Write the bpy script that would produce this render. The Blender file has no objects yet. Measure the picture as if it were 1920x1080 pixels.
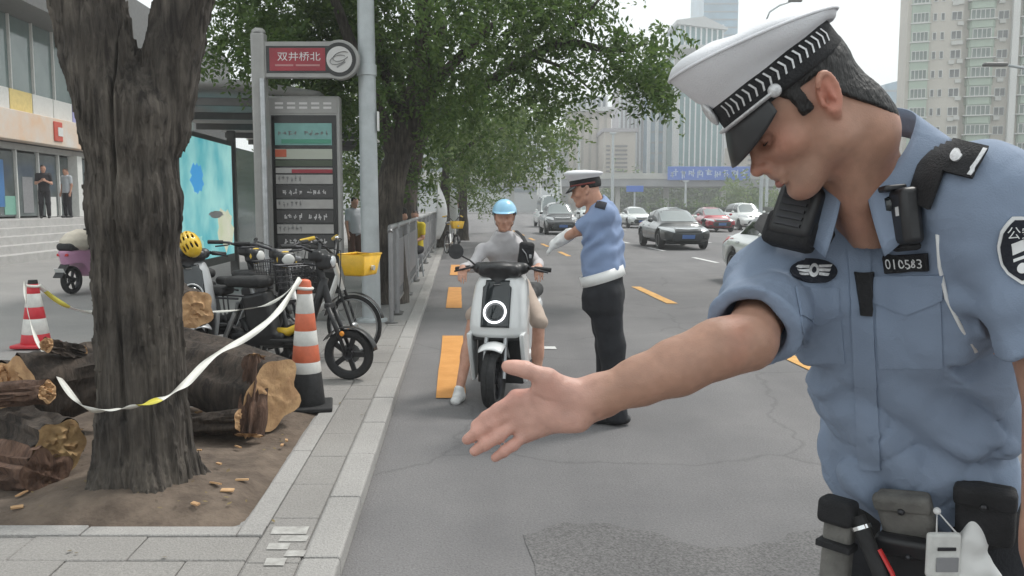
import bpy, math, random
import numpy as np
from mathutils import Vector, Matrix

# ------------------------------------------------------------------ camera
SC = bpy.context.scene
COL = SC.collection
CAM_H, FPX = 1.55, 1600.0
PITCH = math.atan(155 / FPX)
cd = bpy.data.cameras.new('camera')
cam = bpy.data.objects.new('camera', cd)
COL.objects.link(cam)
cam.location = (0, 0, CAM_H)
cam.rotation_euler = (math.pi / 2 - PITCH, 0, 0)
cd.sensor_width = 36.0
cd.lens = 36.0 * FPX / 1920
cd.clip_start, cd.clip_end = 0.05, 3000
SC.camera = cam

# ------------------------------------------------------------------ sky, sun, exposure
SUN_EL, SUN_AZ = math.radians(58), math.radians(50)      # azimuth from +Y towards +X: behind the officer, to the right
wd = bpy.data.worlds.new('World')
SC.world = wd
wd.use_nodes = True
nt = wd.node_tree
nt.nodes.clear()
sky = nt.nodes.new('ShaderNodeTexSky')
sky.sky_type = 'NISHITA'
sky.sun_disc = False
sky.sun_elevation = SUN_EL
sky.sun_rotation = SUN_AZ
sky.air_density, sky.dust_density, sky.ozone_density = 1.0, 4.0, 1.0
mixn = nt.nodes.new('ShaderNodeMix')
mixn.data_type = 'RGBA'
mixn.inputs[0].default_value = 0.86                      # an overcast sheet veils the blue
mixn.inputs[7].default_value = (8.0, 8.5, 8.45, 1)
bgn = nt.nodes.new('ShaderNodeBackground')
bgn.inputs[1].default_value = 0.085
outn = nt.nodes.new('ShaderNodeOutputWorld')
nt.links.new(sky.outputs[0], mixn.inputs[6])
nt.links.new(mixn.outputs[2], bgn.inputs[0])
nt.links.new(bgn.outputs[0], outn.inputs[0])
sl = bpy.data.lights.new('sun', 'SUN')
sl.energy = 1.5
sl.angle = math.radians(11)
sl.color = (1.0, 0.97, 0.92)
sun = bpy.data.objects.new('sun', sl)
COL.objects.link(sun)
sd = Vector((math.cos(SUN_EL) * math.sin(SUN_AZ), math.cos(SUN_EL) * math.cos(SUN_AZ), math.sin(SUN_EL)))
sun.rotation_euler = sd.to_track_quat('Z', 'Y').to_euler()
sun.location = (20, 30, 60)
SC.view_settings.view_transform = 'Standard'
SC.view_settings.look = 'None'
SC.view_settings.exposure = 0.85
SC.view_settings.gamma = 1.0
SC.view_settings.use_curve_mapping = False
SC.render.engine = 'CYCLES'
SC.cycles.use_denoising = True
SC.cycles.max_bounces = 6
SC.cycles.volume_bounces = 1
SC.cycles.transparent_max_bounces = 12
SC.cycles.volume_step_rate = 4.0

# ------------------------------------------------------------------ helpers: points
rnd = random.Random(7)
NR = np.random.RandomState(11)
PZ = 0.08                                                # pavement height
SL = 0.063                                               # the road runs towards (-SL, 1)
TH = math.atan(SL)
cP, sP = math.cos(PITCH), math.sin(PITCH)


def ray(px, py):
    a, b = (px - 960) / FPX, (540 - py) / FPX
    return Vector((a, cP + b * sP, -sP + b * cP))


def at(px, py, Y):
    r = ray(px, py)
    t = Y / r.y
    return Vector((r.x * t, Y, CAM_H + r.z * t))


def gnd(px, py, z=0.0):
    r = ray(px, py)
    t = (z - CAM_H) / r.z
    return Vector((r.x * t, r.y * t, z))


def road(u, v, z=0.0):
    return Vector((u - SL * v, v, z))


# ------------------------------------------------------------------ helpers: materials
def _sock(n, *names):
    for s in names:
        if s in n.inputs:
            return n.inputs[s]


def mat(name, col, rough=0.6, metal=0.0, var=0.0, vscale=8.0, bump=0.0, bscale=60.0, coat=0.0, col2=None, emit=0.0,
        stretch=None, alpha=1.0, trans=0.0, detail=4.0, sss=0.0, spec=None, coords='Object'):
    m = bpy.data.materials.new(name)
    m.use_nodes = True
    t = m.node_tree
    b = t.nodes['Principled BSDF']
    c = (*col, 1)
    b.inputs['Base Color'].default_value = c
    b.inputs['Roughness'].default_value = rough
    b.inputs['Metallic'].default_value = metal
    if coat:
        b.inputs['Coat Weight'].default_value = coat
        b.inputs['Coat Roughness'].default_value = 0.06
    if trans:
        b.inputs['Transmission Weight'].default_value = trans
    if alpha < 1:
        b.inputs['Alpha'].default_value = alpha
    if spec is not None:
        b.inputs['Specular IOR Level'].default_value = spec
    if sss:
        b.inputs['Subsurface Weight'].default_value = sss
        b.inputs['Subsurface Radius'].default_value = (0.012, 0.005, 0.003)
        b.inputs['Subsurface Scale'].default_value = 0.4
    if emit:
        b.inputs['Emission Color'].default_value = c
        b.inputs['Emission Strength'].default_value = emit
    if var or bump or col2:
        tc = t.nodes.new('ShaderNodeTexCoord')
        src = tc.outputs[coords]
        if stretch:
            mp = t.nodes.new('ShaderNodeMapping')
            mp.inputs['Scale'].default_value = stretch
            t.links.new(src, mp.inputs[0])
            src = mp.outputs[0]
        if var or col2:
            n = t.nodes.new('ShaderNodeTexNoise')
            n.inputs['Scale'].default_value = vscale
            n.inputs['Detail'].default_value = detail
            n.inputs['Roughness'].default_value = 0.6
            t.links.new(src, n.inputs['Vector'])
            r = t.nodes.new('ShaderNodeValToRGB')
            c2 = col2 if col2 else tuple(min(1, x * (1 + var)) for x in col)
            c1 = col if col2 else tuple(x * (1 - var) for x in col)
            r.color_ramp.elements[0].position = 0.32
            r.color_ramp.elements[1].position = 0.68
            r.color_ramp.elements[0].color = (*c1, 1)
            r.color_ramp.elements[1].color = (*c2, 1)
            t.links.new(n.outputs[0], r.inputs[0])
            t.links.new(r.outputs[0], b.inputs['Base Color'])
            if emit:
                t.links.new(r.outputs[0], b.inputs['Emission Color'])
        if bump:
            n2 = t.nodes.new('ShaderNodeTexNoise')
            n2.inputs['Scale'].default_value = bscale
            n2.inputs['Detail'].default_value = 5
            t.links.new(src, n2.inputs['Vector'])
            bp = t.nodes.new('ShaderNodeBump')
            bp.inputs['Strength'].default_value = min(1.0, bump)
            bp.inputs['Distance'].default_value = 0.01
            t.links.new(n2.outputs[0], bp.inputs['Height'])
            t.links.new(bp.outputs[0], b.inputs['Normal'])
    return m


# ------------------------------------------------------------------ helpers: mesh builder
class MB:
    def __init__(s):
        s.v, s.f = [], []

    def add(s, vs, fs):
        o = len(s.v)
        s.v += [tuple(x) for x in vs]
        s.f += [tuple(i + o for i in f) for f in fs]
        return s

    def box(s, c, d, M=None):
        x, y, z = d[0] / 2, d[1] / 2, d[2] / 2
        vs = [Vector((a * x, b * y, e * z)) for e in (-1, 1) for b in (-1, 1) for a in (-1, 1)]
        if M is not None:
            vs = [M @ q for q in vs]
        vs = [q + Vector(c) for q in vs]
        return s.add(vs, [(0, 2, 3, 1), (4, 5, 7, 6), (0, 1, 5, 4), (2, 6, 7, 3), (0, 4, 6, 2), (1, 3, 7, 5)])

    def bar(s, a, b, w, h, up=(0, 0, 1)):
        a, b = Vector(a), Vector(b)
        d = (b - a)
        L = d.length
        z = d.normalized()
        u = Vector(up)
        if abs(z.dot(u)) > 0.98:
            u = Vector((1, 0, 0))
        x = u.cross(z).normalized()
        y = z.cross(x)
        M = Matrix((x, y, z)).transposed()
        return s.box((a + b) / 2, (w, h, L), M)

    def tube(s, pts, r, n=10, cap=True, closed=False, flat=None):
        pts = [Vector(p) for p in pts]
        m = len(pts)
        rs = r if isinstance(r, (list, tuple)) else [r] * m
        rings = []
        px = None
        for i in range(m):
            if closed:
                d = (pts[(i + 1) % m] - pts[i - 1]).normalized()
            else:
                d = (pts[min(i + 1, m - 1)] - pts[max(i - 1, 0)]).normalized()
            if px is None:
                u = Vector((0, 0, 1)) if abs(d.z) < 0.9 else Vector((1, 0, 0))
                px = u.cross(d).normalized()
            else:
                px = (px - d * px.dot(d)).normalized()
            py = d.cross(px)
            k = flat if flat else 1.0
            rings.append([pts[i] + (px * math.cos(2 * math.pi * j / n) + py * (k * math.sin(2 * math.pi * j / n))) * rs[i] for j in range(n)])
        vs = [q for rg in rings for q in rg]
        fs = []
        for i in range(m if closed else m - 1):
            a, b = i * n, ((i + 1) % m) * n
            for j in range(n):
                k2 = (j + 1) % n
                fs.append((a + j, a + k2, b + k2, b + j))
        if cap and not closed:
            fs.append(tuple(range(n - 1, -1, -1)))
            fs.append(tuple((m - 1) * n + j for j in range(n)))
        return s.add(vs, fs)

    def cyl(s, a, b, r0, r1=None, n=16):
        return s.tube([a, b], [r0, r0 if r1 is None else r1], n)

    def lathe(s, prof, c=(0, 0, 0), axis=(0, 0, 1), n=24, cap=True):
        z = Vector(axis).normalized()
        u = Vector((1, 0, 0)) if abs(z.x) < 0.9 else Vector((0, 1, 0))
        x = (u - z * u.dot(z)).normalized()
        y = z.cross(x)
        c = Vector(c)
        vs = [c + z * h + (x * math.cos(2 * math.pi * j / n) + y * math.sin(2 * math.pi * j / n)) * r for r, h in prof for j in range(n)]
        fs = []
        for i in range(len(prof) - 1):
            for j in range(n):
                k = (j + 1) % n
                fs.append((i * n + j, i * n + k, (i + 1) * n + k, (i + 1) * n + j))
        if cap:
            fs.append(tuple(range(n - 1, -1, -1)))
            fs.append(tuple((len(prof) - 1) * n + j for j in range(n)))
        return s.add(vs, fs)

    def torus(s, c, axis, R, r, n=32, m=10, flat=1.0):
        z = Vector(axis).normalized()
        u = Vector((1, 0, 0)) if abs(z.x) < 0.9 else Vector((0, 1, 0))
        x = (u - z * u.dot(z)).normalized()
        y = z.cross(x)
        c = Vector(c)
        vs, fs = [], []
        for i in range(n):
            a = 2 * math.pi * i / n
            e = x * math.cos(a) + y * math.sin(a)
            for j in range(m):
                b = 2 * math.pi * j / m
                vs.append(c + e * (R + r * math.cos(b)) + z * (r * flat * math.sin(b)))
        for i in range(n):
            for j in range(m):
                i2, j2 = (i + 1) % n, (j + 1) % m
                fs.append((i * m + j, i2 * m + j, i2 * m + j2, i * m + j2))
        return s.add(vs, fs)

    def ell(s, c, r, n=16, m=10, M=None):
        c = Vector(c)
        vs = [Vector((0, 0, -1))]
        for i in range(1, m):
            t = -math.pi / 2 + math.pi * i / m
            for j in range(n):
                a = 2 * math.pi * j / n
                vs.append(Vector((math.cos(t) * math.cos(a), math.cos(t) * math.sin(a), math.sin(t))))
        vs.append(Vector((0, 0, 1)))
        out = []
        for q in vs:
            q = Vector((q.x * r[0], q.y * r[1], q.z * r[2]))
            if M is not None:
                q = M @ q
            out.append(q + c)
        fs = []
        for j in range(n):
            fs.append((0, 1 + (j + 1) % n, 1 + j))
        for i in range(m - 2):
            for j in range(n):
                k = (j + 1) % n
                a, b = 1 + i * n, 1 + (i + 1) * n
                fs.append((a + j, a + k, b + k, b + j))
        e = len(out) - 1
        a = 1 + (m - 2) * n
        for j in range(n):
            fs.append((a + j, a + (j + 1) % n, e))
        return s.add(out, fs)

    def prism(s, poly, d, o=(0, 0, 0), x=(1, 0, 0), y=(0, 1, 0)):
        """polygon in the plane (x, y) at o, pushed by the vector d"""
        o, x, y, d = Vector(o), Vector(x), Vector(y), Vector(d)
        a = [o + x * p[0] + y * p[1] for p in poly]
        n = len(a)
        vs = a + [q + d for q in a]
        fs = [tuple(range(n - 1, -1, -1)), tuple(range(n, 2 * n))]
        for i in range(n):
            k = (i + 1) % n
            fs.append((i, k, n + k, n + i))
        if x.cross(y).dot(d) < 0:
            fs = [tuple(reversed(f)) for f in fs]
        return s.add(vs, fs)

    def grid(s, fn, nu, nv, wrap=False):
        vs = [fn(i / nu, j / nv) for j in range(nv + 1) for i in range(nu + 1)]
        w = nu + 1
        fs = [(j * w + i, j * w + i + 1, (j + 1) * w + i + 1, (j + 1) * w + i) for j in range(nv) for i in range(nu)]
        return s.add(vs, fs)

    def xf(s, M):
        s.v = [tuple(M @ Vector(q)) for q in s.v]
        return s


def mesh(name, vs, fs, smooth=35):
    me = bpy.data.meshes.new(name)
    if isinstance(vs, np.ndarray):
        fs = np.asarray(fs)
        k = fs.shape[1]
        me.vertices.add(len(vs))
        me.vertices.foreach_set('co', vs.astype(np.float32).ravel())
        me.loops.add(fs.size)
        me.loops.foreach_set('vertex_index', fs.astype(np.int32).ravel())
        me.polygons.add(len(fs))
        me.polygons.foreach_set('loop_start', np.arange(0, fs.size, k, dtype=np.int32))
        me.update(calc_edges=True)
    else:
        me.from_pydata(vs, [], fs)
        me.update()
    if smooth:
        me.polygons.foreach_set('use_smooth', [True] * len(me.polygons))
        if smooth < 180:
            me.set_sharp_from_angle(angle=math.radians(smooth))
    return me


def obj(name, mb, m=None, parent=None, smooth=35, bevel=0.0, loc=None, kind=None, label=None, seg=2, solid=0.0):
    me = mb if isinstance(mb, bpy.types.Mesh) else mesh(name, mb.v, mb.f, smooth)
    if m is not None and not me.materials:
        me.materials.append(m)
    o = bpy.data.objects.new(name, me)
    COL.objects.link(o)
    if parent is not None:
        o.parent = parent
    if loc is not None:
        o.location = loc
    if bevel:
        b = o.modifiers.new('bevel', 'BEVEL')
        b.width = bevel
        b.segments = seg
        b.limit_method = 'ANGLE'
        b.angle_limit = math.radians(40)
    if solid:
        b = o.modifiers.new('solid', 'SOLIDIFY')
        b.thickness = solid
        b.offset = 1.0
    if kind:
        o['kind'] = kind
    if label:
        o['label'] = label
    return o


def tag(o, label, cat, group=None):
    o['label'] = label
    o['category'] = cat
    if group:
        o['group'] = group
    return o


def thing(name, label, cat, loc=(0, 0, 0), rotz=0.0, group=None):
    o = bpy.data.objects.new(name, None)
    o.empty_display_size = 0.1
    COL.objects.link(o)
    o.location = loc
    o.rotation_euler = (0, 0, rotz)
    return tag(o, label, cat, group)


def struct(name, mb, m, parent=None, **k):
    return obj(name, mb, m, parent, kind='structure', **k)


def dup(root, loc=None, rotz=None, label=None, group=None, swap=None):
    def cp(o, par):
        c = o.copy()
        COL.objects.link(c)
        if par is not None:
            c.parent = par
        for ch in o.children:
            cp(ch, c)
        return c
    r = cp(root, None)
    if loc is not None:
        r.location = loc
    if rotz is not None:
        r.rotation_euler = (0, 0, rotz)
    if label:
        r['label'] = label
    if group:
        r['group'] = group
    return r


def text_mesh(body, size=1.0, extrude=0.0, align='CENTER'):
    """lettering as a mesh in its own xy plane"""
    cu = bpy.data.curves.new('lettering', 'FONT')
    cu.body = body
    cu.size = size
    cu.extrude = extrude
    cu.align_x = align
    cu.align_y = 'CENTER'
    cu.resolution_u = 3
    o = bpy.data.objects.new('lettering', cu)
    COL.objects.link(o)
    dg = bpy.context.evaluated_depsgraph_get()
    me = bpy.data.meshes.new_from_object(o.evaluated_get(dg))
    me.materials.clear()
    bpy.data.objects.remove(o)
    return me


# ------------------------------------------------------------------ helpers: smooth solids (distance fields meshed by surface nets)
def V(*a):
    return np.array(a if len(a) > 1 else tuple(a[0]), dtype=np.float64)


def smin(a, b, k):
    if k <= 0:
        return np.minimum(a, b)
    h = np.maximum(k - np.abs(a - b), 0) / k
    return np.minimum(a, b) - h * h * k * 0.25


def smax(a, b, k):
    return -smin(-a, -b, k)


class Field:
    def __init__(s):
        s.ops = []
        s.disp = []

    def cap(s, a, b, ra, rb=None, k=0.02, flat=None, sub=False):
        """tapered capsule; flat = (direction, ratio) squashes the section along that direction"""
        a, b = V(a), V(b)
        rb = ra if rb is None else rb
        ba = b - a
        L2 = max(ba.dot(ba), 1e-12)
        if flat:
            n = V(flat[0])
            n = n / np.linalg.norm(n)
            q = 1 / flat[1] - 1

        def fn(P):
            pa = P - a
            h = np.clip(pa @ ba / L2, 0, 1)
            w = pa - h[:, None] * ba
            if flat:
                w = w + (w @ n * q)[:, None] * n
                return (np.sqrt((w * w).sum(1)) - (ra + (rb - ra) * h)) * (flat[1] if flat[1] < 1 else 1)
            return np.sqrt((w * w).sum(1)) - (ra + (rb - ra) * h)
        s.ops.append((fn, k, sub))
        return s

    def chain(s, pts, rs, k=0.01, flat=None):
        for i in range(len(pts) - 1):
            s.cap(pts[i], pts[i + 1], rs[i], rs[i + 1], k, flat)
        return s

    def ell(s, c, r, R=None, k=0.02, sub=False):
        c, r = V(c), V(r)
        R = None if R is None else np.array(R, dtype=float)

        def fn(P):
            q = P - c
            if R is not None:
                q = q @ R
            k0 = np.sqrt(((q / r) ** 2).sum(1)) + 1e-9
            k1 = np.sqrt(((q / (r * r)) ** 2).sum(1)) + 1e-9
            return k0 * (k0 - 1) / k1
        s.ops.append((fn, k, sub))
        return s

    def box(s, c, h, R=None, rad=0.01, k=0.01, sub=False):
        c, h = V(c), V(h)
        R = None if R is None else np.array(R, dtype=float)

        def fn(P):
            q = P - c
            if R is not None:
                q = q @ R
            q = np.abs(q) - (h - rad)
            return np.sqrt((np.maximum(q, 0) ** 2).sum(1)) + np.minimum(q.max(1), 0) - rad
        s.ops.append((fn, k, sub))
        return s

    def loft(s, o, R, secs, k=0.03, p=2.4):
        """sections (z, half width x, half depth front, half depth back, offset x, offset y) in the frame R (columns x, y, z) at o"""
        o, R = V(o), np.array(R, dtype=float)
        S = np.array(secs, dtype=float)

        def fn(P):
            q = (P - o) @ R
            z = np.clip(q[:, 2], S[0, 0], S[-1, 0])
            g = [np.interp(z, S[:, 0], S[:, i]) for i in range(1, 6)]
            x = np.abs(q[:, 0] - g[3]) / g[0]
            yy = q[:, 1] - g[4]
            y = np.abs(yy) / np.where(yy > 0, g[1], g[2])
            rr = (x ** p + y ** p) ** (1 / p)
            d = (rr - 1) * np.minimum(g[0], np.minimum(g[1], g[2])) * 0.9
            dz = np.abs(q[:, 2] - z)
            return np.where(dz > 0, np.sqrt(np.maximum(d, 0) ** 2 + dz ** 2) + np.minimum(np.maximum(d, -dz), 0), d)
        s.ops.append((fn, k, False))
        return s

    def fn(s, f, k=0.01, sub=False):
        s.ops.append((f, k, sub))
        return s

    def d(s, P):
        P = np.asarray(P, dtype=np.float64)
        r = None
        for fn, k, sub in s.ops:
            e = fn(P)
            r = e if r is None else (smax(r, -e, k) if sub else smin(r, e, k))
        for g in s.disp:
            r = r + g(P)
        return r

    def normal(s, P, h=0.0015):
        g = np.zeros_like(P)
        for i in range(3):
            e = np.zeros(3)
            e[i] = h
            g[:, i] = s.d(P + e) - s.d(P - e)
        return g / (np.linalg.norm(g, axis=1)[:, None] + 1e-9)

    def mesh(s, lo, hi, h):
        lo, hi = V(lo), V(hi)
        B = 4
        nb = np.maximum(np.ceil((hi - lo) / (h * B)).astype(int), 2)
        n = nb * B + 1
        # coarse pass at block centres
        ax = [lo[i] + (np.arange(nb[i]) + 0.5) * B * h for i in range(3)]
        Cc = np.stack(np.meshgrid(*ax, indexing='ij'), -1).reshape(-1, 3)
        dc = s.d(Cc)
        D = np.repeat(np.repeat(np.repeat(np.where(dc < 0, -1.0, 1.0).reshape(nb).astype(np.float32), B, 0), B, 1), B, 2)
        D = np.pad(D, ((0, 1),) * 3, mode='edge')
        act = np.nonzero(np.abs(dc) < B * h * 1.9 + 0.006)[0]
        bi = np.stack(np.unravel_index(act, nb), -1) * B
        off = np.stack(np.meshgrid(*([np.arange(B + 1)] * 3), indexing='ij'), -1).reshape(-1, 3)
        for c0 in range(0, len(bi), 4000):
            idx = (bi[c0:c0 + 4000, None, :] + off[None]).reshape(-1, 3)
            D[idx[:, 0], idx[:, 1], idx[:, 2]] = s.d(lo + idx * h)
        return nets(D, lo, h)

    def hit(s, o, d, t0=0.0, t1=5.0, it=90):
        o, d = np.asarray(o, float), np.asarray(d, float)
        d = d / np.linalg.norm(d, axis=1)[:, None]
        t = np.full(len(o), t0)
        for _ in range(it):
            e = s.d(o + d * t[:, None])
            t = np.minimum(t + e * 0.75, t1)
        return o + d * t[:, None]


def nets(D, lo, h):
    ins = D < 0
    nx, ny, nz = D.shape
    c = [ins[a:nx - 1 + a, b:ny - 1 + b, e:nz - 1 + e] for a in (0, 1) for b in (0, 1) for e in (0, 1)]
    sm = sum(x.astype(np.int8) for x in c)
    cells = np.argwhere((sm > 0) & (sm < 8))
    idx = np.full((nx - 1, ny - 1, nz - 1), -1, dtype=np.int64)
    idx[cells[:, 0], cells[:, 1], cells[:, 2]] = np.arange(len(cells))
    acc = np.zeros((len(cells), 3))
    cnt = np.zeros(len(cells))
    cor = np.array([(a, b, e) for a in (0, 1) for b in (0, 1) for e in (0, 1)])
    val = np.stack([D[cells[:, 0] + q[0], cells[:, 1] + q[1], cells[:, 2] + q[2]] for q in cor], 1)
    for i in range(8):
        for j in range(i + 1, 8):
            if np.abs(cor[i] - cor[j]).sum() != 1:
                continue
            a, b = val[:, i], val[:, j]
            m = (a < 0) != (b < 0)
            t = np.where(m, a / np.where(m, a - b, 1), 0)
            acc += np.where(m[:, None], cor[i] + (cor[j] - cor[i]) * t[:, None], 0)
            cnt += m
    vs = np.asarray(lo) + (cells + acc / cnt[:, None]) * h
    fs = []
    for axn in range(3):
        o1, o2 = [(1, 2), (2, 0), (0, 1)][axn]
        sl0 = [slice(None)] * 3
        sl1 = [slice(None)] * 3
        sl0[axn], sl1[axn] = slice(0, -1), slice(1, None)
        a, b = ins[tuple(sl0)], ins[tuple(sl1)]
        e = np.argwhere(a != b)
        e = e[(e[:, o1] > 0) & (e[:, o2] > 0) & (e[:, o1] < D.shape[o1] - 1) & (e[:, o2] < D.shape[o2] - 1)]
        if not len(e):
            continue
        q = []
        for s1, s2 in ((1, 1), (0, 1), (0, 0), (1, 0)):
            g = e.copy()
            g[:, o1] -= s1
            g[:, o2] -= s2
            q.append(idx[g[:, 0], g[:, 1], g[:, 2]])
        q = np.stack(q, 1)
        fl = a[e[:, 0], e[:, 1], e[:, 2]]
        q = np.where(fl[:, None], q, q[:, ::-1])
        fs.append(q)
    fs = np.concatenate(fs) if fs else np.zeros((0, 4), int)
    fs = fs[(fs >= 0).all(1)]
    return vs, fs


def join_np(parts):
    vs, fs, o = [], [], 0
    for v, f in parts:
        vs.append(v)
        fs.append(f + o)
        o += len(v)
    return np.concatenate(vs), np.concatenate(fs)


def fobj(name, fld, lo, hi, h, m, parent=None, org=(0, 0, 0), **k):
    v, f = fld.mesh(lo, hi, h)
    return obj(name, mesh(name, v - V(org), f, 180), m, parent, **k)


def px_hit(fld, pts, t0=0.3, t1=6.0):
    """where sight lines through photo pixels meet a body"""
    d = np.array([V(ray(p[0], p[1])) for p in pts])
    o = np.tile(V(0, 0, CAM_H), (len(pts), 1))
    return fld.hit(o, d, t0, t1)


def patch(fld, fn, nu, nv, off=0.002, thick=0.002, org=(0, 0, 0), cast=None):
    """a thin pad lying on a body: fn(u, v) gives a photo pixel (or, with cast=(dir), a 3D start point)"""
    uv = [(i / nu, j / nv) for j in range(nv + 1) for i in range(nu + 1)]
    if cast is None:
        H = px_hit(fld, [fn(u, v) for u, v in uv])
    else:
        o = np.array([V(fn(u, v)) for u, v in uv])
        H = fld.hit(o, np.tile(V(cast), (len(uv), 1)), 0.0, 4.0)
    N = fld.normal(H)
    N = N * np.sign((N * ((V(0, 0, CAM_H) - H) if cast is None else -V(cast))).sum(1))[:, None]
    top = H + N * (off + thick) - V(org)
    bot = H + N * (off - 0.0015) - V(org)
    w = nu + 1
    n = len(uv)
    fs = []
    for j in range(nv):
        for i in range(nu):
            a = j * w + i
            fs.append((a, a + 1, a + w + 1, a + w))
    rim = [i for i in range(w)] + [j * w + nu for j in range(1, nv + 1)] + [nv * w + i for i in range(nu - 1, -1, -1)] + [j * w for j in range(nv - 1, 0, -1)]
    for i in range(len(rim)):
        a, b = rim[i], rim[(i + 1) % len(rim)]
        fs.append((a, b, n + b, n + a))
    mb = MB()
    mb.v = [tuple(q) for q in top] + [tuple(q) for q in bot]
    mb.f = fs
    return mb


def bil(q):
    """bilinear map over four corners: top left, top right, bottom right, bottom left (v runs downwards)"""
    a, b, c, d = [Vector(x) for x in q]
    def f(u, v):
        return (a * (1 - u) + b * u) * (1 - v) + (d * (1 - u) + c * u) * v
    return f


def vnoise(P, s, seed=0):
    """smooth value noise for arrays of points, -1..1"""
    Q = P * s + seed * 17.31
    i = np.floor(Q).astype(np.int64)
    f = Q - i
    f = f * f * (3 - 2 * f)

    def hsh(a):
        n = (a[:, 0] * 73856093) ^ (a[:, 1] * 19349663) ^ (a[:, 2] * 83492791)
        n = (n ^ (n >> 13)) * 1274126177
        return ((n & 0xffff) / 32767.5) - 1
    r = 0
    for a in (0, 1):
        for b in (0, 1):
            for c in (0, 1):
                w = (f[:, 0] if a else 1 - f[:, 0]) * (f[:, 1] if b else 1 - f[:, 1]) * (f[:, 2] if c else 1 - f[:, 2])
                r = r + w * hsh(i + np.array([a, b, c]))
    return r


def frame(z, y):
    """columns x, y, z with z kept and y made square to it"""
    z = V(z) / np.linalg.norm(V(z))
    y = V(y) - z * (V(y) @ z)
    y = y / np.linalg.norm(y)
    x = np.cross(y, z)
    return np.stack([x, y, z], 1)


# ------------------------------------------------------------------ shared materials
M = {}
M['white_paint'] = mat('white paint', (0.74, 0.75, 0.75), 0.28, var=0.04, vscale=5, coat=0.4)
M['black_plastic'] = mat('black plastic', (0.018, 0.018, 0.02), 0.42, var=0.25, vscale=30)
M['black_rubber'] = mat('black rubber', (0.02, 0.02, 0.021), 0.75, var=0.3, vscale=40, bump=0.2, bscale=120)
M['dark_metal'] = mat('dark metal', (0.05, 0.05, 0.055), 0.4, 0.7)
M['steel'] = mat('brushed steel', (0.42, 0.43, 0.44), 0.36, 0.85, var=0.15, vscale=12)
M['chrome'] = mat('chrome', (0.75, 0.76, 0.77), 0.12, 1.0)
M['glass_dark'] = mat('dark glass', (0.02, 0.025, 0.028), 0.06, spec=0.7)
M['yellow_plastic'] = mat('yellow plastic', (0.72, 0.42, 0.02), 0.4, var=0.12, vscale=14)
M['white_plastic'] = mat('white plastic', (0.7, 0.7, 0.69), 0.4, var=0.06, vscale=9)
M['grey_plastic'] = mat('grey plastic', (0.22, 0.22, 0.23), 0.5, var=0.12, vscale=10)
M['navy_cloth'] = mat('navy cloth', (0.012, 0.014, 0.022), 0.85, var=0.3, vscale=9, bump=0.25, bscale=200)
M['skin'] = mat('skin', (0.45, 0.23, 0.155), 0.5, col2=(0.56, 0.315, 0.23), vscale=14, bump=0.08, bscale=260, sss=0.12)
M['hair'] = mat('black hair', (0.012, 0.011, 0.011), 0.55, var=0.5, vscale=60, bump=0.9, bscale=170, stretch=(1, 1, 0.25))
M['red_plastic'] = mat('red plastic', (0.55, 0.03, 0.03), 0.35)
M['amber'] = mat('amber lens', (0.8, 0.3, 0.03), 0.25)
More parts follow.
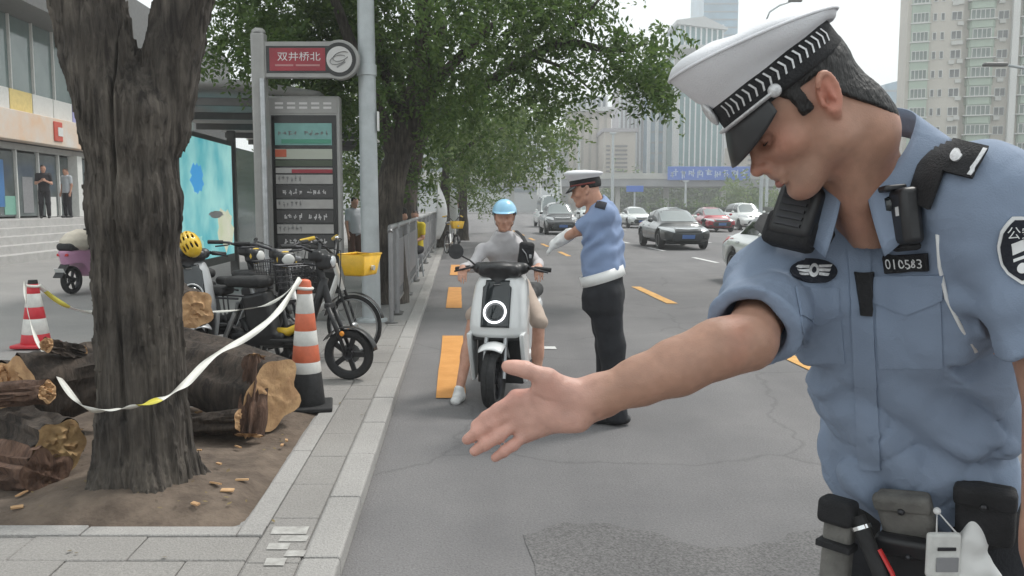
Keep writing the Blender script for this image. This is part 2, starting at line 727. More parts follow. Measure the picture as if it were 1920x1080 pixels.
# ------------------------------------------------------------------ ground, road, pavement
def asphalt(name, c1, c2, speck=0.5, streak=False):
    m = mat(name, c1, 0.9)
    t = m.node_tree
    b = t.nodes['Principled BSDF']
    tc = t.nodes.new('ShaderNodeTexCoord')
    big = t.nodes.new('ShaderNodeTexNoise')
    big.inputs['Scale'].default_value = 0.55
    big.inputs['Detail'].default_value = 6
    big.inputs['Roughness'].default_value = 0.65
    fine = t.nodes.new('ShaderNodeTexNoise')
    fine.inputs['Scale'].default_value = 85
    fine.inputs['Detail'].default_value = 3
    vor = t.nodes.new('ShaderNodeTexVoronoi')
    vor.inputs['Scale'].default_value = 120
    for n in (big, fine, vor):
        t.links.new(tc.outputs['Object'], n.inputs['Vector'])
    r = t.nodes.new('ShaderNodeValToRGB')
    r.color_ramp.elements[0].position, r.color_ramp.elements[1].position = 0.3, 0.7
    r.color_ramp.elements[0].color, r.color_ramp.elements[1].color = (*c1, 1), (*c2, 1)
    t.links.new(big.outputs[0], r.inputs[0])
    r2 = t.nodes.new('ShaderNodeValToRGB')
    r2.color_ramp.elements[0].position, r2.color_ramp.elements[1].position = 0.3, 0.72
    r2.color_ramp.elements[0].color, r2.color_ramp.elements[1].color = (1 - speck,) * 3 + (1,), (1 + speck * 0.8,) * 3 + (1,)
    t.links.new(fine.outputs[0], r2.inputs[0])
    mx = t.nodes.new('ShaderNodeMix')
    mx.data_type, mx.blend_type = 'RGBA', 'MULTIPLY'
    mx.inputs[0].default_value = 1
    t.links.new(r.outputs[0], mx.inputs[6])
    t.links.new(r2.outputs[0], mx.inputs[7])
    t.links.new(mx.outputs[2], b.inputs['Base Color'])
    if streak:                                            # tyre-worn lanes and hairline cracks
        mp = t.nodes.new('ShaderNodeMapping')
        mp.inputs['Rotation'].default_value = (0, 0, -TH)
        mp.inputs['Scale'].default_value = (0.9, 0.045, 1)
        st = t.nodes.new('ShaderNodeTexNoise')
        st.inputs['Scale'].default_value, st.inputs['Detail'].default_value = 1.0, 5
        t.links.new(tc.outputs['Object'], mp.inputs[0])
        t.links.new(mp.outputs[0], st.inputs['Vector'])
        r3 = t.nodes.new('ShaderNodeValToRGB')
        r3.color_ramp.elements[0].position, r3.color_ramp.elements[1].position = 0.35, 0.65
        r3.color_ramp.elements[0].color, r3.color_ramp.elements[1].color = (0.84, 0.84, 0.85, 1), (1.1, 1.1, 1.1, 1)
        t.links.new(st.outputs[0], r3.inputs[0])
        wv = t.nodes.new('ShaderNodeTexNoise')
        wv.inputs['Scale'].default_value, wv.inputs['Detail'].default_value = 0.9, 6
        t.links.new(tc.outputs['Object'], wv.inputs['Vector'])
        va = t.nodes.new('ShaderNodeVectorMath')
        va.operation = 'ADD'
        t.links.new(tc.outputs['Object'], va.inputs[0])
        t.links.new(wv.outputs['Color'], va.inputs[1])
        vc = t.nodes.new('ShaderNodeTexVoronoi')
        vc.feature = 'DISTANCE_TO_EDGE'
        vc.inputs['Scale'].default_value = 0.32
        t.links.new(va.outputs[0], vc.inputs['Vector'])
        r4 = t.nodes.new('ShaderNodeValToRGB')
        r4.color_ramp.elements[0].position, r4.color_ramp.elements[1].position = 0.0015, 0.006
        r4.color_ramp.elements[0].color, r4.color_ramp.elements[1].color = (0.78, 0.78, 0.78, 1), (1, 1, 1, 1)
        t.links.new(vc.outputs['Distance'], r4.inputs[0])
        out = mx.outputs[2]
        for r_ in (r3, r4):
            m2 = t.nodes.new('ShaderNodeMix')
            m2.data_type, m2.blend_type = 'RGBA', 'MULTIPLY'
            m2.inputs[0].default_value = 1
            t.links.new(out, m2.inputs[6])
            t.links.new(r_.outputs[0], m2.inputs[7])
            out = m2.outputs[2]
        t.links.new(out, b.inputs['Base Color'])
    bp = t.nodes.new('ShaderNodeBump')
    bp.inputs['Strength'].default_value, bp.inputs['Distance'].default_value = 0.5, 0.006
    t.links.new(vor.outputs[0], bp.inputs['Height'])
    t.links.new(bp.outputs[0], b.inputs['Normal'])
    return m


M['asphalt'] = asphalt('worn asphalt', (0.135, 0.131, 0.134), (0.19, 0.183, 0.182), 0.22, True)
M['asphalt_patch'] = asphalt('coarse asphalt patch', (0.118, 0.114, 0.114), (0.172, 0.165, 0.163), 0.45, True)
M['ground'] = asphalt('dusty ground', (0.14, 0.135, 0.13), (0.2, 0.19, 0.18), 0.2)
M['concrete'] = asphalt('pale concrete', (0.235, 0.23, 0.225), (0.30, 0.29, 0.28), 0.14)
M['slab'] = asphalt('concrete slab', (0.225, 0.213, 0.203), (0.30, 0.287, 0.272), 0.18)
M['kerb'] = asphalt('kerb stone', (0.28, 0.27, 0.26), (0.38, 0.365, 0.35), 0.16)
M['soil'] = mat('dry soil', (0.075, 0.055, 0.042), 1.0, col2=(0.17, 0.13, 0.1), vscale=6, bump=1.0, bscale=40, detail=8)
M['orange_mark'] = mat('orange road paint', (0.57, 0.255, 0.06), 0.8, col2=(0.67, 0.32, 0.09), vscale=5, bump=0.3, bscale=150, detail=8)
M['yellow_mark'] = mat('worn yellow road paint', (0.5, 0.26, 0.07), 0.85, col2=(0.68, 0.4, 0.14), vscale=7, bump=0.3, bscale=150, detail=8)
M['white_mark'] = mat('worn white road paint', (0.5, 0.5, 0.49), 0.85, col2=(0.75, 0.75, 0.74), vscale=6, bump=0.3, bscale=150)

g = MB()
g.add([(-900, -120, -0.02), (900, -120, -0.02), (900, 1500, -0.02), (-900, 1500, -0.02)], [(0, 1, 2, 3)])
struct('ground', g, M['ground'], smooth=0)


def strip(name, pts, z, m, parent=None, **k):
    b = MB()
    b.add([(p[0], p[1], z) for p in pts], [tuple(range(len(pts)))])
    return struct(name, b, m, parent, smooth=0, **k)


def rect_uv(u0, u1, v0, v1):
    return [road(u0, v0), road(u1, v0), road(u1, v1), road(u0, v1)]


road_o = strip('road', rect_uv(-0.5, 46, -30, 420), 0.0, M['asphalt'])
mb = MB()
pp = [(0.2, -1.0), (3.6, -1.0), (3.5, 3.2)]
for i in range(46):                                       # ragged far edge
    pp.append((3.45 - 3.15 * i / 45, 3.9 + 0.5 * math.sin(i * 0.35) * 0.3 + rnd.uniform(-0.05, 0.05)))
for i in range(20):
    pp.append((0.3 + rnd.uniform(-0.03, 0.03), 3.8 - 0.24 * i))
mb.add([tuple(road(u, v, 0.004)) for u, v in pp], [tuple(range(len(pp)))])
struct('road_patch', mb, M['asphalt_patch'], road_o, smooth=0)
# painted markings: each dash a sheet of its own just above the road
def dash(name, u, w, v0, v1, m, z=0.008):
    nv = 6
    b = MB()
    vs = []
    for j in range(nv + 1):
        v = v0 + (v1 - v0) * j / nv
        e = 0.004
        vs += [tuple(road(u - w / 2 + rnd.uniform(-e, e), v, z)), tuple(road(u + w / 2 + rnd.uniform(-e, e), v, z))]
    b.add(vs, [(2 * j, 2 * j + 1, 2 * j + 3, 2 * j + 2) for j in range(nv)])
    return struct(name, b, m, road_o, smooth=0)


for v0 in (6.75, 12.8, 18.9, 25, 31):
    dash('lane_dash', -0.07, 0.24, v0, v0 + 3.3, M['orange_mark'])
for v0 in (0.9, 7.2, 13.4, 19.6):
    dash('lane_dash', 3.38, 0.17, v0, v0 + 2.5 + 0.3, M['yellow_mark'])
for v0 in (26, 32, 38, 44, 50):
    dash('lane_dash', 3.38, 0.15, v0, v0 + 2.5, M['yellow_mark'])
for u in (7.0, 10.5, 14.0):
    for v0 in (10, 16, 22, 28, 34, 40, 46, 52, 58, 64):
        dash('lane_dash', u, 0.14, v0 + (u % 3), v0 + 2.4 + (u % 3), M['white_mark'])
q = gnd(1030, 655)
dash('paint_scuff', q.x + SL * q.y, 0.16, q.y, q.y + 0.16, M['white_mark'], 0.006)

# the raised pavement: slabs one by one near the viewer, a plain sheet farther off
pave = strip('pavement', rect_uv(-60, -0.66, -30, 420), PZ - 0.012, M['concrete'])
PIT_U, PIT_V = -1.0, 3.80                                 # near right corner of the tree pit (inner edge)


def slab(u0, u1, v0, v1, name='paving_slab', m=None, z=PZ, h=0.03, parent=pave, gap=0.0028):
    b = MB()
    dz = rnd.uniform(-0.0025, 0.0025)
    tl = rnd.uniform(-0.002, 0.002)
    c = [road(u0 + gap, v0 + gap), road(u1 - gap, v0 + gap), road(u1 - gap, v1 - gap), road(u0 + gap, v1 - gap)]
    top = [(q.x, q.y, z + dz + (tl if i in (0, 1) else -tl)) for i, q in enumerate(c)]
    bot = [(q.x, q.y, z - h) for q in c]
    b.add(bot + top, [(4, 5, 6, 7), (0, 1, 5, 4), (1, 2, 6, 5), (2, 3, 7, 6), (3, 0, 4, 7)])
    return struct(name, b, m or M['slab'], parent, smooth=0, bevel=0.004, seg=1)


v = 1.9
row = 0
while v < 10.6:                                           # slabs between tree pit border and kerb
    d = 0.5
    o = (row % 2) * 0.0
    slab(-0.88, -0.66, v + (0.25 if row % 2 else 0), v + d + (0.25 if row % 2 else 0)) if False else None
    slab(-0.885, -0.665, v, v + d)
    v += d
    row += 1
for r_ in range(7):                                       # courses in front of the tree pit
    v0 = PIT_V - 0.12 - 0.26 * (r_ + 1)
    u = -0.89 - (0.25 if r_ % 2 else 0)
    if r_ % 2:
        slab(-1.14, -0.89, v0, v0 + 0.26)
    while u > -3.6:
        slab(max(u - 0.5, -3.9), u, v0, v0 + 0.26)
        u -= 0.5
for i in range(9):                                        # behind the cone
    for j in range(4):
        slab(-0.885 - 0.5 * (j + 1), -0.885 - 0.5 * j, 6.2 + 0.5 * i, 6.7 + 0.5 * i)
# kerb stones
kerb = strip('kerb', rect_uv(-0.66, -0.5, -30, 420), -0.004, M['kerb'])
v = 1.2
while v < 42:
    b = MB()
    L = 0.75 if v < 14 else 1.5
    g_ = 0.004
    c = [road(-0.66, v + g_), road(-0.502, v + g_), road(-0.502, v + L - g_), road(-0.66, v + L - g_)]
    dz = rnd.uniform(-0.003, 0.003)
    b.add([(q.x, q.y, -0.003) for q in c] + [(q.x, q.y, PZ + 0.004 + dz) for q in c], [(4, 5, 6, 7), (0, 1, 5, 4), (1, 2, 6, 5), (2, 3, 7, 6), (3, 0, 4, 7)])
    struct('kerb_stone', b, M['kerb'], kerb, smooth=0, bevel=0.012)
    v += L
b = MB()
for (v0, v1) in ((-30, 1.2), (42, 420)):
    c = rect_uv(-0.66, -0.502, v0, v1)
    b.add([(q.x, q.y, -0.003) for q in c] + [(q.x, q.y, PZ + 0.004) for q in c], [(4, 5, 6, 7), (0, 1, 5, 4), (1, 2, 6, 5), (2, 3, 7, 6), (3, 0, 4, 7)])
struct('kerb_run', b, M['kerb'], kerb, smooth=0)
# tree pit: border stones and bare soil
def border(u0, u1, v0, v1):
    slab(u0, u1, v0, v1, 'border_stone', M['kerb'], PZ + 0.006, 0.06)


v = PIT_V
while v < 6.1:
    border(PIT_U, PIT_U + 0.115, v, v + 0.6)
    v += 0.6
u = PIT_U + 0.115
border(PIT_U, PIT_U + 0.115, PIT_V - 0.115, PIT_V)
u = PIT_U
while u > -4.2:
    border(u - 0.7, u, PIT_V - 0.115, PIT_V)
    u -= 0.7


def soil_pt(a, b_):
    uu, vv = -4.2 + a * (PIT_U + 4.2 - 0.002), PIT_V + b_ * 2.4
    q = road(uu, vv)
    e = min(1, min(a, 1 - a) * 25) * min(1, min(b_, 1 - b_) * 18)
    n = vnoise(np.array([[q.x, q.y, 0.3]]), 3.1)[0] * 0.02 + vnoise(np.array([[q.x, q.y, 0.7]]), 11)[0] * 0.009
    r_ = math.hypot(q.x + 1.86, q.y - 4.25)
    return (q.x, q.y, PZ - 0.016 + e * (0.03 + n + 0.10 * math.exp(-(r_ / 0.42) ** 2)))


b = MB()
b.grid(soil_pt, 60, 46)
struct('tree_pit_soil', b, M['soil'], smooth=180)
M['lime'] = mat('lime stain', (0.28, 0.27, 0.255), 0.9, col2=(0.44, 0.43, 0.41), vscale=22, detail=6)
# lime spots by the kerb, bits of bark and litter
for i, (x0, x1, y0, y1) in enumerate(((507, 580, 1001, 987), (522, 580, 1015, 1004), (499, 545, 1030, 1018), (532, 575, 1043, 1032), (494, 538, 1060, 1046))):
    q = [gnd(x, y, PZ + 0.0045) for x, y in ((x0, y0), (x1 - 6, y0), (x1, y1), (x0 + 6, y1))]
    struct('pale_paver', MB().add([tuple(p) for p in q], [(0, 1, 2, 3)]), M['lime'], pave, smooth=0)
# ------------------------------------------------------------------ officer close to the viewer
M['shirt'] = mat('light blue shirt cloth', (0.21, 0.262, 0.355), 0.82, var=0.08, vscale=5, bump=0.18, bscale=420)
_t = M['shirt'].node_tree
_n = _t.nodes.new('ShaderNodeTexNoise')
_n.inputs['Scale'].default_value, _n.inputs['Detail'].default_value, _n.inputs['Distortion'].default_value = 9, 2, 0.9
_m = _t.nodes.new('ShaderNodeMapRange')                   # ridges of the noise read as small creases
_m.inputs[1].default_value, _m.inputs[2].default_value = 0.44, 0.5
_m2 = _t.nodes.new('ShaderNodeMapRange')
_m2.inputs[1].default_value, _m2.inputs[2].default_value, _m2.inputs[3].default_value, _m2.inputs[4].default_value = 0.5, 0.56, 1, 0
_mn = _t.nodes.new('ShaderNodeMath')
_mn.operation = 'MINIMUM'
_b = _t.nodes.new('ShaderNodeBump')
_b.inputs['Strength'].default_value, _b.inputs['Distance'].default_value = 0.11, 0.006
_tc = _t.nodes.new('ShaderNodeTexCoord')
_t.links.new(_tc.outputs['Object'], _n.inputs['Vector'])
_t.links.new(_n.outputs[0], _m.inputs[0])
_t.links.new(_n.outputs[0], _m2.inputs[0])
_t.links.new(_m.outputs[0], _mn.inputs[0])
_t.links.new(_m2.outputs[0], _mn.inputs[1])
_t.links.new(_mn.outputs[0], _b.inputs['Height'])
_old = [n for n in _t.nodes if n.type == 'BUMP' and n != _b][0]
_t.links.new(_b.outputs[0], _old.inputs['Normal'])
M['cap_white'] = mat('white cap cloth', (0.76, 0.76, 0.79), 0.8, bump=0.35, bscale=520, var=0.03, vscale=20)
M['black_cloth'] = mat('black webbing', (0.014, 0.014, 0.016), 0.8, var=0.35, vscale=25, bump=0.35, bscale=300)
M['silver_thread'] = mat('silver thread', (0.62, 0.62, 0.63), 0.45, 0.5, var=0.2, vscale=200)
M['white_thread'] = mat('white thread', (0.72, 0.72, 0.72), 0.7)
M['trouser'] = mat('dark trouser cloth', (0.013, 0.014, 0.018), 0.85, var=0.3, vscale=10, bump=0.3, bscale=200)
M['eye_white'] = mat('eye white', (0.7, 0.68, 0.65), 0.15)
M['lip'] = mat('lip', (0.36, 0.15, 0.12), 0.45)
M['visor'] = mat('patent visor', (0.02, 0.02, 0.022), 0.28)

off = thing('person', 'officer in light blue short-sleeved shirt, leaning and pointing with an open palm', 'person', (0.72, 1.52, 0.0))
OO = V(off.location)
BELT = V(at(1735, 905, 1.50))
NECK = V(at(1668, 322, 1.37))
Tax = NECK - BELT
TL = np.linalg.norm(Tax)
RF = frame(Tax, (-0.62, -0.79, 0))                        # columns: his right, chest forward, up
RF_l, RF_f, RF_u = RF[:, 0], RF[:, 1], RF[:, 2]
SHL = V(at(1838, 380, 1.23))
NK = V(at(1634, 330, 1.35))
SHR = V(at(1450, 538, 1.43))
ELR = V(at(1402, 640, 1.27))
WRR = V(at(1112, 746, 1.24))
ELL = V(at(1985, 700, 1.17))
WRL = V(at(1960, 1030, 1.08))


def tp(t, r=0.0, f=0.0):
    """point in the torso frame: t along the spine (m from the belt), r to his right, f forward"""
    return BELT + RF_u * t + RF_l * r + RF_f * f


# ---- head in its own frame: x to his right, y forward, z up
ps, yw = math.radians(38), math.radians(-5)
Fw = V(-math.cos(ps) * math.cos(yw), -math.cos(ps) * math.sin(yw), -math.sin(ps))
Uw = V(-math.sin(ps) * math.cos(yw), -math.sin(ps) * math.sin(yw), math.cos(ps))
Rw = np.cross(Fw, Uw)
HR = np.stack([Rw, Fw, Uw], 1)
EAR = V(at(1548, 186, 1.19))
HC = EAR + Rw * 0.076 + Fw * 0.006
HS = 0.935


def hp(x, y, z):
    return HC + HR @ (V(x, y, z) * HS)


def head_field(ears=True):
    f = Field()
    f.ell((0, -0.001, 0.048), (0.076, 0.092, 0.088), k=0.0)
    f.ell((0, 0.036, 0.03), (0.066, 0.062, 0.068), k=0.03)
    f.cap((0, 0.055, -0.02), (0, 0.062, -0.078), 0.05, 0.03, k=0.03)            # face block down to the chin
    f.cap((0.05, 0.012, -0.055), (0.014, 0.074, -0.09), 0.02, 0.017, k=0.025)   # jaw
    f.cap((-0.05, 0.012, -0.055), (-0.014, 0.074, -0.09), 0.02, 0.017, k=0.025)
    f.cap((0.056, -0.004, 0.0), (0.052, 0.006, -0.055), 0.019, 0.016, k=0.03)
    f.cap((-0.056, -0.004, 0.0), (-0.052, 0.006, -0.055), 0.019, 0.016, k=0.03)
    f.ell((0, 0.084, -0.094), (0.02, 0.015, 0.014), k=0.015)                    # chin
    f.ell((0.043, 0.062, -0.022), (0.022, 0.022, 0.018), k=0.025)               # cheekbones
    f.ell((-0.043, 0.062, -0.022), (0.022, 0.022, 0.018), k=0.025)
    f.cap((0.012, 0.094, 0.027), (0.046, 0.076, 0.026), 0.011, 0.008, k=0.016)  # brows
    f.cap((-0.012, 0.094, 0.027), (-0.046, 0.076, 0.026), 0.011, 0.008, k=0.016)
    f.ell((0.034, 0.094, 0.004), (0.019, 0.015, 0.012), k=0.014, sub=True)      # eye sockets
    f.ell((-0.034, 0.094, 0.004), (0.019, 0.015, 0.012), k=0.014, sub=True)
    f.cap((0, 0.092, 0.016), (0, 0.112, -0.026), 0.0075, 0.0105, k=0.012)       # nose
    f.ell((0, 0.118, -0.03), (0.0105, 0.0105, 0.0095), k=0.01)
    f.ell((0.0125, 0.105, -0.034), (0.008, 0.0105, 0.008), k=0.007)
    f.ell((-0.0125, 0.105, -0.034), (0.008, 0.0105, 0.008), k=0.007)
    f.ell((0.0065, 0.108, -0.0425), (0.0035, 0.006, 0.004), k=0.003, sub=True)
    f.ell((-0.0065, 0.108, -0.0425), (0.0035, 0.006, 0.004), k=0.003, sub=True)
    f.ell((0, 0.096, -0.052), (0.026, 0.013, 0.012), k=0.014)                   # mouth mound
    f.cap((-0.02, 0.098, -0.056), (0.02, 0.098, -0.056), 0.0055, k=0.006)
    f.cap((-0.017, 0.099, -0.0665), (0.017, 0.099, -0.0665), 0.0062, k=0.006)
    f.cap((-0.024, 0.106, -0.0615), (0.024, 0.106, -0.0615), 0.0022, k=0.004, sub=True)
    f.cap((-0.014, 0.102, -0.077), (0.014, 0.102, -0.077), 0.004, k=0.008, sub=True)
    for s in (1, -1):                                                            # eyelids
        f.ell((0.032 * s, 0.0785, 0.006), (0.0142, 0.0142, 0.0125), k=0.004)
        f.cap((0.021 * s, 0.0915, -0.001), (0.043 * s, 0.0865, -0.001), 0.0012, k=0.001, sub=True)
    for s in (1, -1) if ears else ():                                            # ears
        R = frame((0.18 * s, -0.22, 1), (0.35 * s, 1, 0.2))
        f.ell((0.083 * s, -0.014, 0.006), (0.008, 0.0175, 0.031), R, k=0.008)
        f.ell((0.079 * s, -0.008, -0.022), (0.0065, 0.0095, 0.012), k=0.006)
        f.ell((0.0935 * s, -0.011, 0.006), (0.008, 0.0105, 0.021), R, k=0.004, sub=True)
        pts = []
        for a in range(-60, 205, 20):
            a = math.radians(a)
            q = R @ V(0, -0.0155 * math.sin(a) if False else 0.0155 * math.cos(a + math.pi / 2), 0.029 * math.sin(a + math.pi / 2))
            pts.append(V(0.0885 * s, -0.014, 0.006) + q)
        f.chain(pts, [0.0042] * len(pts), k=0.003)
        f.cap((0.088 * s, -0.0145, -0.006), (0.089 * s, -0.017, 0.017), 0.0034, 0.003, k=0.004)
        f.ell((0.0865 * s, 0.0015, -0.003), (0.004, 0.0042, 0.0065), k=0.003)
        f.ell((0.088 * s, -0.0065, -0.004), (0.008, 0.0045, 0.0065), k=0.003, sub=True)
    # neck
    f.cap((0, -0.03, -0.02), (0, -0.048, -0.08), 0.053, 0.051, k=0.025)
    return f


hf = head_field()
# ---- neck, torso, arms, legs
bf = Field()
nb = hp(0, -0.045, -0.06)

nv_, nq_ = None, None


def head_world(P):
    return hf.d(((P - HC) @ HR) / HS) * HS


hn = Field()
hn.fn(head_world)
hn.cap(hp(0, -0.034, -0.05), NK - RF_u * 0.05 + RF_f * 0.008, 0.051, 0.064, k=0.03)
hn.cap(hp(-0.045, 0.0, -0.055), NK - RF_u * 0.08 + RF_f * 0.06, 0.017, 0.014, k=0.03)   # neck cords
hn.cap(hp(0.045, 0.0, -0.055), NK - RF_u * 0.08 + RF_f * 0.06, 0.017, 0.014, k=0.03)
lo = np.minimum(hp(0, 0, 0) - 0.2, NECK - 0.12)
hi = np.maximum(hp(0, 0, 0) + 0.2, NECK + 0.12)
head_part = hn.mesh(lo, hi, 0.003)

# right arm and hand (palm towards the viewer, thumb uppermost)
D0 = 1.235
H_ = lambda x, y, dy=0.0: V(at(x, y, D0 + dy))
af = Field()
af.cap(SHR, ELR, 0.046, 0.038, k=0)
af.chain([ELR, H_(1345, 654, 0.015), H_(1270, 688, 0.01), H_(1200, 714, 0.005)], [0.038, 0.0385, 0.037, 0.033], k=0.03)
af.cap(H_(1200, 714, 0.005), H_(1118, 745), 0.0325, 0.0285, k=0.02, flat=((0, -1, 0), 0.85))
af.cap(H_(1118, 745), H_(1075, 758), 0.0275, 0.026, k=0.02, flat=((0, -1, 0), 0.7))
af.ell(H_(1118, 727, 0.004), (0.012, 0.012, 0.008), k=0.02)
KN = {'index': (968, 746), 'middle': (958, 771), 'ring': (964, 795), 'little': (985, 815)}
for nm, (x, y) in KN.items():                             # palm: metacarpals
    af.cap(H_(1085, {'index': 742, 'middle': 752, 'ring': 764, 'little': 774}[nm]), H_(x, y, 0.004), 0.0165, 0.0125, k=0.016)
af.ell(H_(1040, 735, -0.012), (0.034, 0.012, 0.017), frame((0.25, 0, 1), (0, 1, 0)), k=0.018)   # ball of the thumb
af.ell(H_(1055, 785, -0.008), (0.036, 0.012, 0.014), frame((0.42, 0, 1), (0, 1, 0)), k=0.018)   # heel of the hand
FN = {'index': ([(968, 746, 0.002), (934, 768, -0.003), (911, 783, -0.003), (892, 797, 0.002)], 0.0098),
      'middle': ([(958, 771, 0.003), (922, 795, -0.006), (897, 810, -0.006), (876, 824, 0.0)], 0.0102),
      'ring': ([(964, 795, 0.004), (934, 818, -0.01), (910, 833, -0.012), (890, 846, -0.006)], 0.0097),
      'little': ([(985, 815, 0.004), (962, 835, -0.012), (945, 847, -0.016), (928, 858, -0.012)], 0.0084)}
hf2 = Field()
for nm, (pts, r) in FN.items():
    pts = [H_(*p) for p in pts]
    rr = [r * 1.08, r, r * 0.93, r * 0.8]
    fl = Field()
    fl.chain(pts, rr, k=0.004)
    for a in (0.5, 0.95):                                 # finger pads between the joints
        pass
    af.fn(fl.d, k=0.005)
tb = Field()
tb.chain([H_(1072, 735, -0.006), H_(1028, 708, -0.014), H_(985, 693, -0.016), H_(951, 687, -0.012)], [0.016, 0.0125, 0.0112, 0.0088], k=0.008)
tb.ell(H_(965, 689, -0.016), (0.014, 0.0085, 0.0095), k=0.008)
af.fn(tb.d, k=0.014)


def groove(pts, depth, w):
    pts = [V(p) for p in pts]

    def g(P):
        d = None
        for i in range(len(pts) - 1):
            a, b = pts[i], pts[i + 1]
            ba = b - a
            h = np.clip((P - a) @ ba / ba.dot(ba), 0, 1)
            e = np.linalg.norm(P - a - h[:, None] * ba, axis=1)
            d = e if d is None else np.minimum(d, e)
        return depth * np.exp(-(d / w) ** 2)
    return g


FR = -0.019
for pl in ([(1060, 708), (1046, 742), (1058, 775)], [(1000, 742), (1028, 750), (1052, 752)], [(990, 785), (1004, 772), (990, 752), (980, 745)],
           [(1112, 718), (1108, 748), (1116, 780)]):
    af.disp.append(groove([H_(x, y, FR) for x, y in pl], 0.0022, 0.0035))
for nm, (pts, r) in FN.items():
    for i in (1, 2):
        x, y, d = pts[i]
        nxt, prv = pts[i + 1], pts[i - 1]
        ux, uy = nxt[0] - prv[0], nxt[1] - prv[1]
        L = math.hypot(ux, uy)
        af.disp.append(groove([H_(x - uy / L * 11, y + ux / L * 11, d - r), H_(x + uy / L * 11, y - ux / L * 11, d - r)], 0.0014, 0.0022))
af.disp.append(lambda P: vnoise(P, 95, 3) * 0.0005)
arm_part = af.mesh(np.minimum(np.minimum(SHR, ELR), H_(862, 868)) - 0.06, np.maximum(np.maximum(SHR, ELR), H_(1112, 680)) + 0.06, 0.0029)

# left arm, trunk and legs
lf = Field()
lf.cap(SHL, ELL, 0.052, 0.043, k=0)
lf.cap(ELL, WRL, 0.044, 0.028, k=0.03)
hl = WRL + V(-0.005, -0.02, -0.05)
lf.cap(WRL, hl, 0.028, 0.032, k=0.02, flat=((1, 0.3, 0), 0.5))
for i, (a, b_) in enumerate(((-0.028, 0.075), (-0.01, 0.085), (0.01, 0.08), (0.027, 0.065))):
    p0 = hl + V(0.3 * a, a, -0.02)
    p1 = p0 + V(-0.01, 0.2 * a, -b_ * 0.55)
    p2 = p1 + V(-0.025, -0.005, -b_ * 0.4)
    lf.chain([p0, p1, p2], [0.0105, 0.0095, 0.008], k=0.004)
lf.chain([WRL + V(-0.01, -0.02, -0.02), hl + V(-0.03, -0.035, -0.02), hl + V(-0.045, -0.035, -0.055)], [0.014, 0.0115, 0.009], k=0.006)
larm_part = lf.mesh(np.minimum(np.minimum(SHL, ELL), WRL - 0.22) - 0.07, np.maximum(np.maximum(SHL, ELL), WRL) + 0.07, 0.007)
HIPR, HIPL = tp(-0.14, 0.085, -0.01), tp(-0.14, -0.085, -0.01)
FTR, FTL = V(HIPR[0] - 0.05, HIPR[1] + 0.03, 0.09), V(HIPL[0] + 0.05, HIPL[1] + 0.03, 0.09)
tf = Field()
tf.loft(BELT, RF, [(-0.2, 0.14, 0.09, 0.1, 0, 0), (0, 0.14, 0.095, 0.09, 0, 0), (0.15, 0.14, 0.095, 0.09, 0, 0), (0.3, 0.155, 0.1, 0.09, 0, 0), (0.42, 0.13, 0.07, 0.08, 0, 0), (0.5, 0.07, 0.05, 0.05, 0, 0)], k=0)
tf.cap(HIPR, FTR, 0.075, 0.045, k=0.04)
tf.cap(HIPL, FTL, 0.075, 0.045, k=0.04)
torso_part = tf.mesh((BELT[0] - 0.4, BELT[1] - 0.4, 0.0), (BELT[0] + 0.35, BELT[1] + 0.4, 1.7), 0.016)
v_, f_ = join_np([head_part, arm_part, larm_part, torso_part])
bodym = mesh('body', v_ - OO, f_, 180)
tone = np.tile(np.array([0.395, 0.222, 0.157]), (len(v_), 1))


def blend(w, c):
    global tone
    w = np.clip(w, 0, 1)[:, None]
    tone = tone * (1 - w) + np.array(c) * w


Qh = ((v_ - HC) @ HR) / HS
hd_ = (np.abs(Qh[:, 0]) < 0.11) & (np.abs(Qh[:, 1]) < 0.15) & (np.abs(Qh[:, 2]) < 0.14)
blend(hd_ * np.exp(-((np.abs(Qh[:, 0]) - 0.09) / 0.013) ** 2) * np.exp(-((Qh[:, 1] + 0.012) / 0.028) ** 2 - (Qh[:, 2] / 0.04) ** 2) * 0.75, (0.50, 0.165, 0.115))
blend(hd_ * np.exp(-((Qh[:, 1] - 0.075) / 0.035) ** 2 - ((Qh[:, 2] + 0.02) / 0.03) ** 2) * 0.45, (0.45, 0.19, 0.13))
blend(hd_ * np.exp(-((Qh[:, 1] - 0.075) / 0.05) ** 2 - ((Qh[:, 2] + 0.075) / 0.032) ** 2) * 0.42, (0.26, 0.165, 0.125))
blend(hd_ * np.exp(-((Qh[:, 1] - 0.118) / 0.02) ** 2 - ((Qh[:, 2] + 0.03) / 0.02) ** 2) * 0.5, (0.47, 0.19, 0.135))
xh = (V(at(1140, 745, 1.24))[0] - v_[:, 0]) / 0.05
ishand = v_[:, 2] < 1.4
blend(ishand * (v_[:, 0] < WRR[0] + 0.06) * np.clip(xh, 0, 1) * 0.85, (0.56, 0.325, 0.265))
fg = np.clip((H_(985, 760)[0] - v_[:, 0]) / 0.05, 0, 1) * ishand
blend(fg * 0.4, (0.56, 0.27, 0.21))
mott = 0.10 * vnoise(v_, 45, 2) + 0.07 * vnoise(v_, 130, 4) + 0.07 * vnoise(v_, 14, 7)
tone = tone * (1 + mott)[:, None] * (1 + np.stack([0.5 * mott * 0, -0.35 * np.maximum(0, vnoise(v_, 22, 9)) * 0.3, -0.35 * np.maximum(0, vnoise(v_, 22, 9)) * 0.3], 1))
ca = bodym.attributes.new('tone', 'FLOAT_COLOR', 'POINT')
ca.data.foreach_set('color', np.concatenate([np.clip(tone, 0, 1), np.ones((len(v_), 1))], 1).astype(np.float32).ravel())
M['skin_near'] = mat('officer skin', (0.45, 0.24, 0.16), 0.46, bump=0.16, bscale=420, sss=0.1)
_t = M['skin_near'].node_tree
_a = _t.nodes.new('ShaderNodeAttribute')
_a.attribute_name = 'tone'
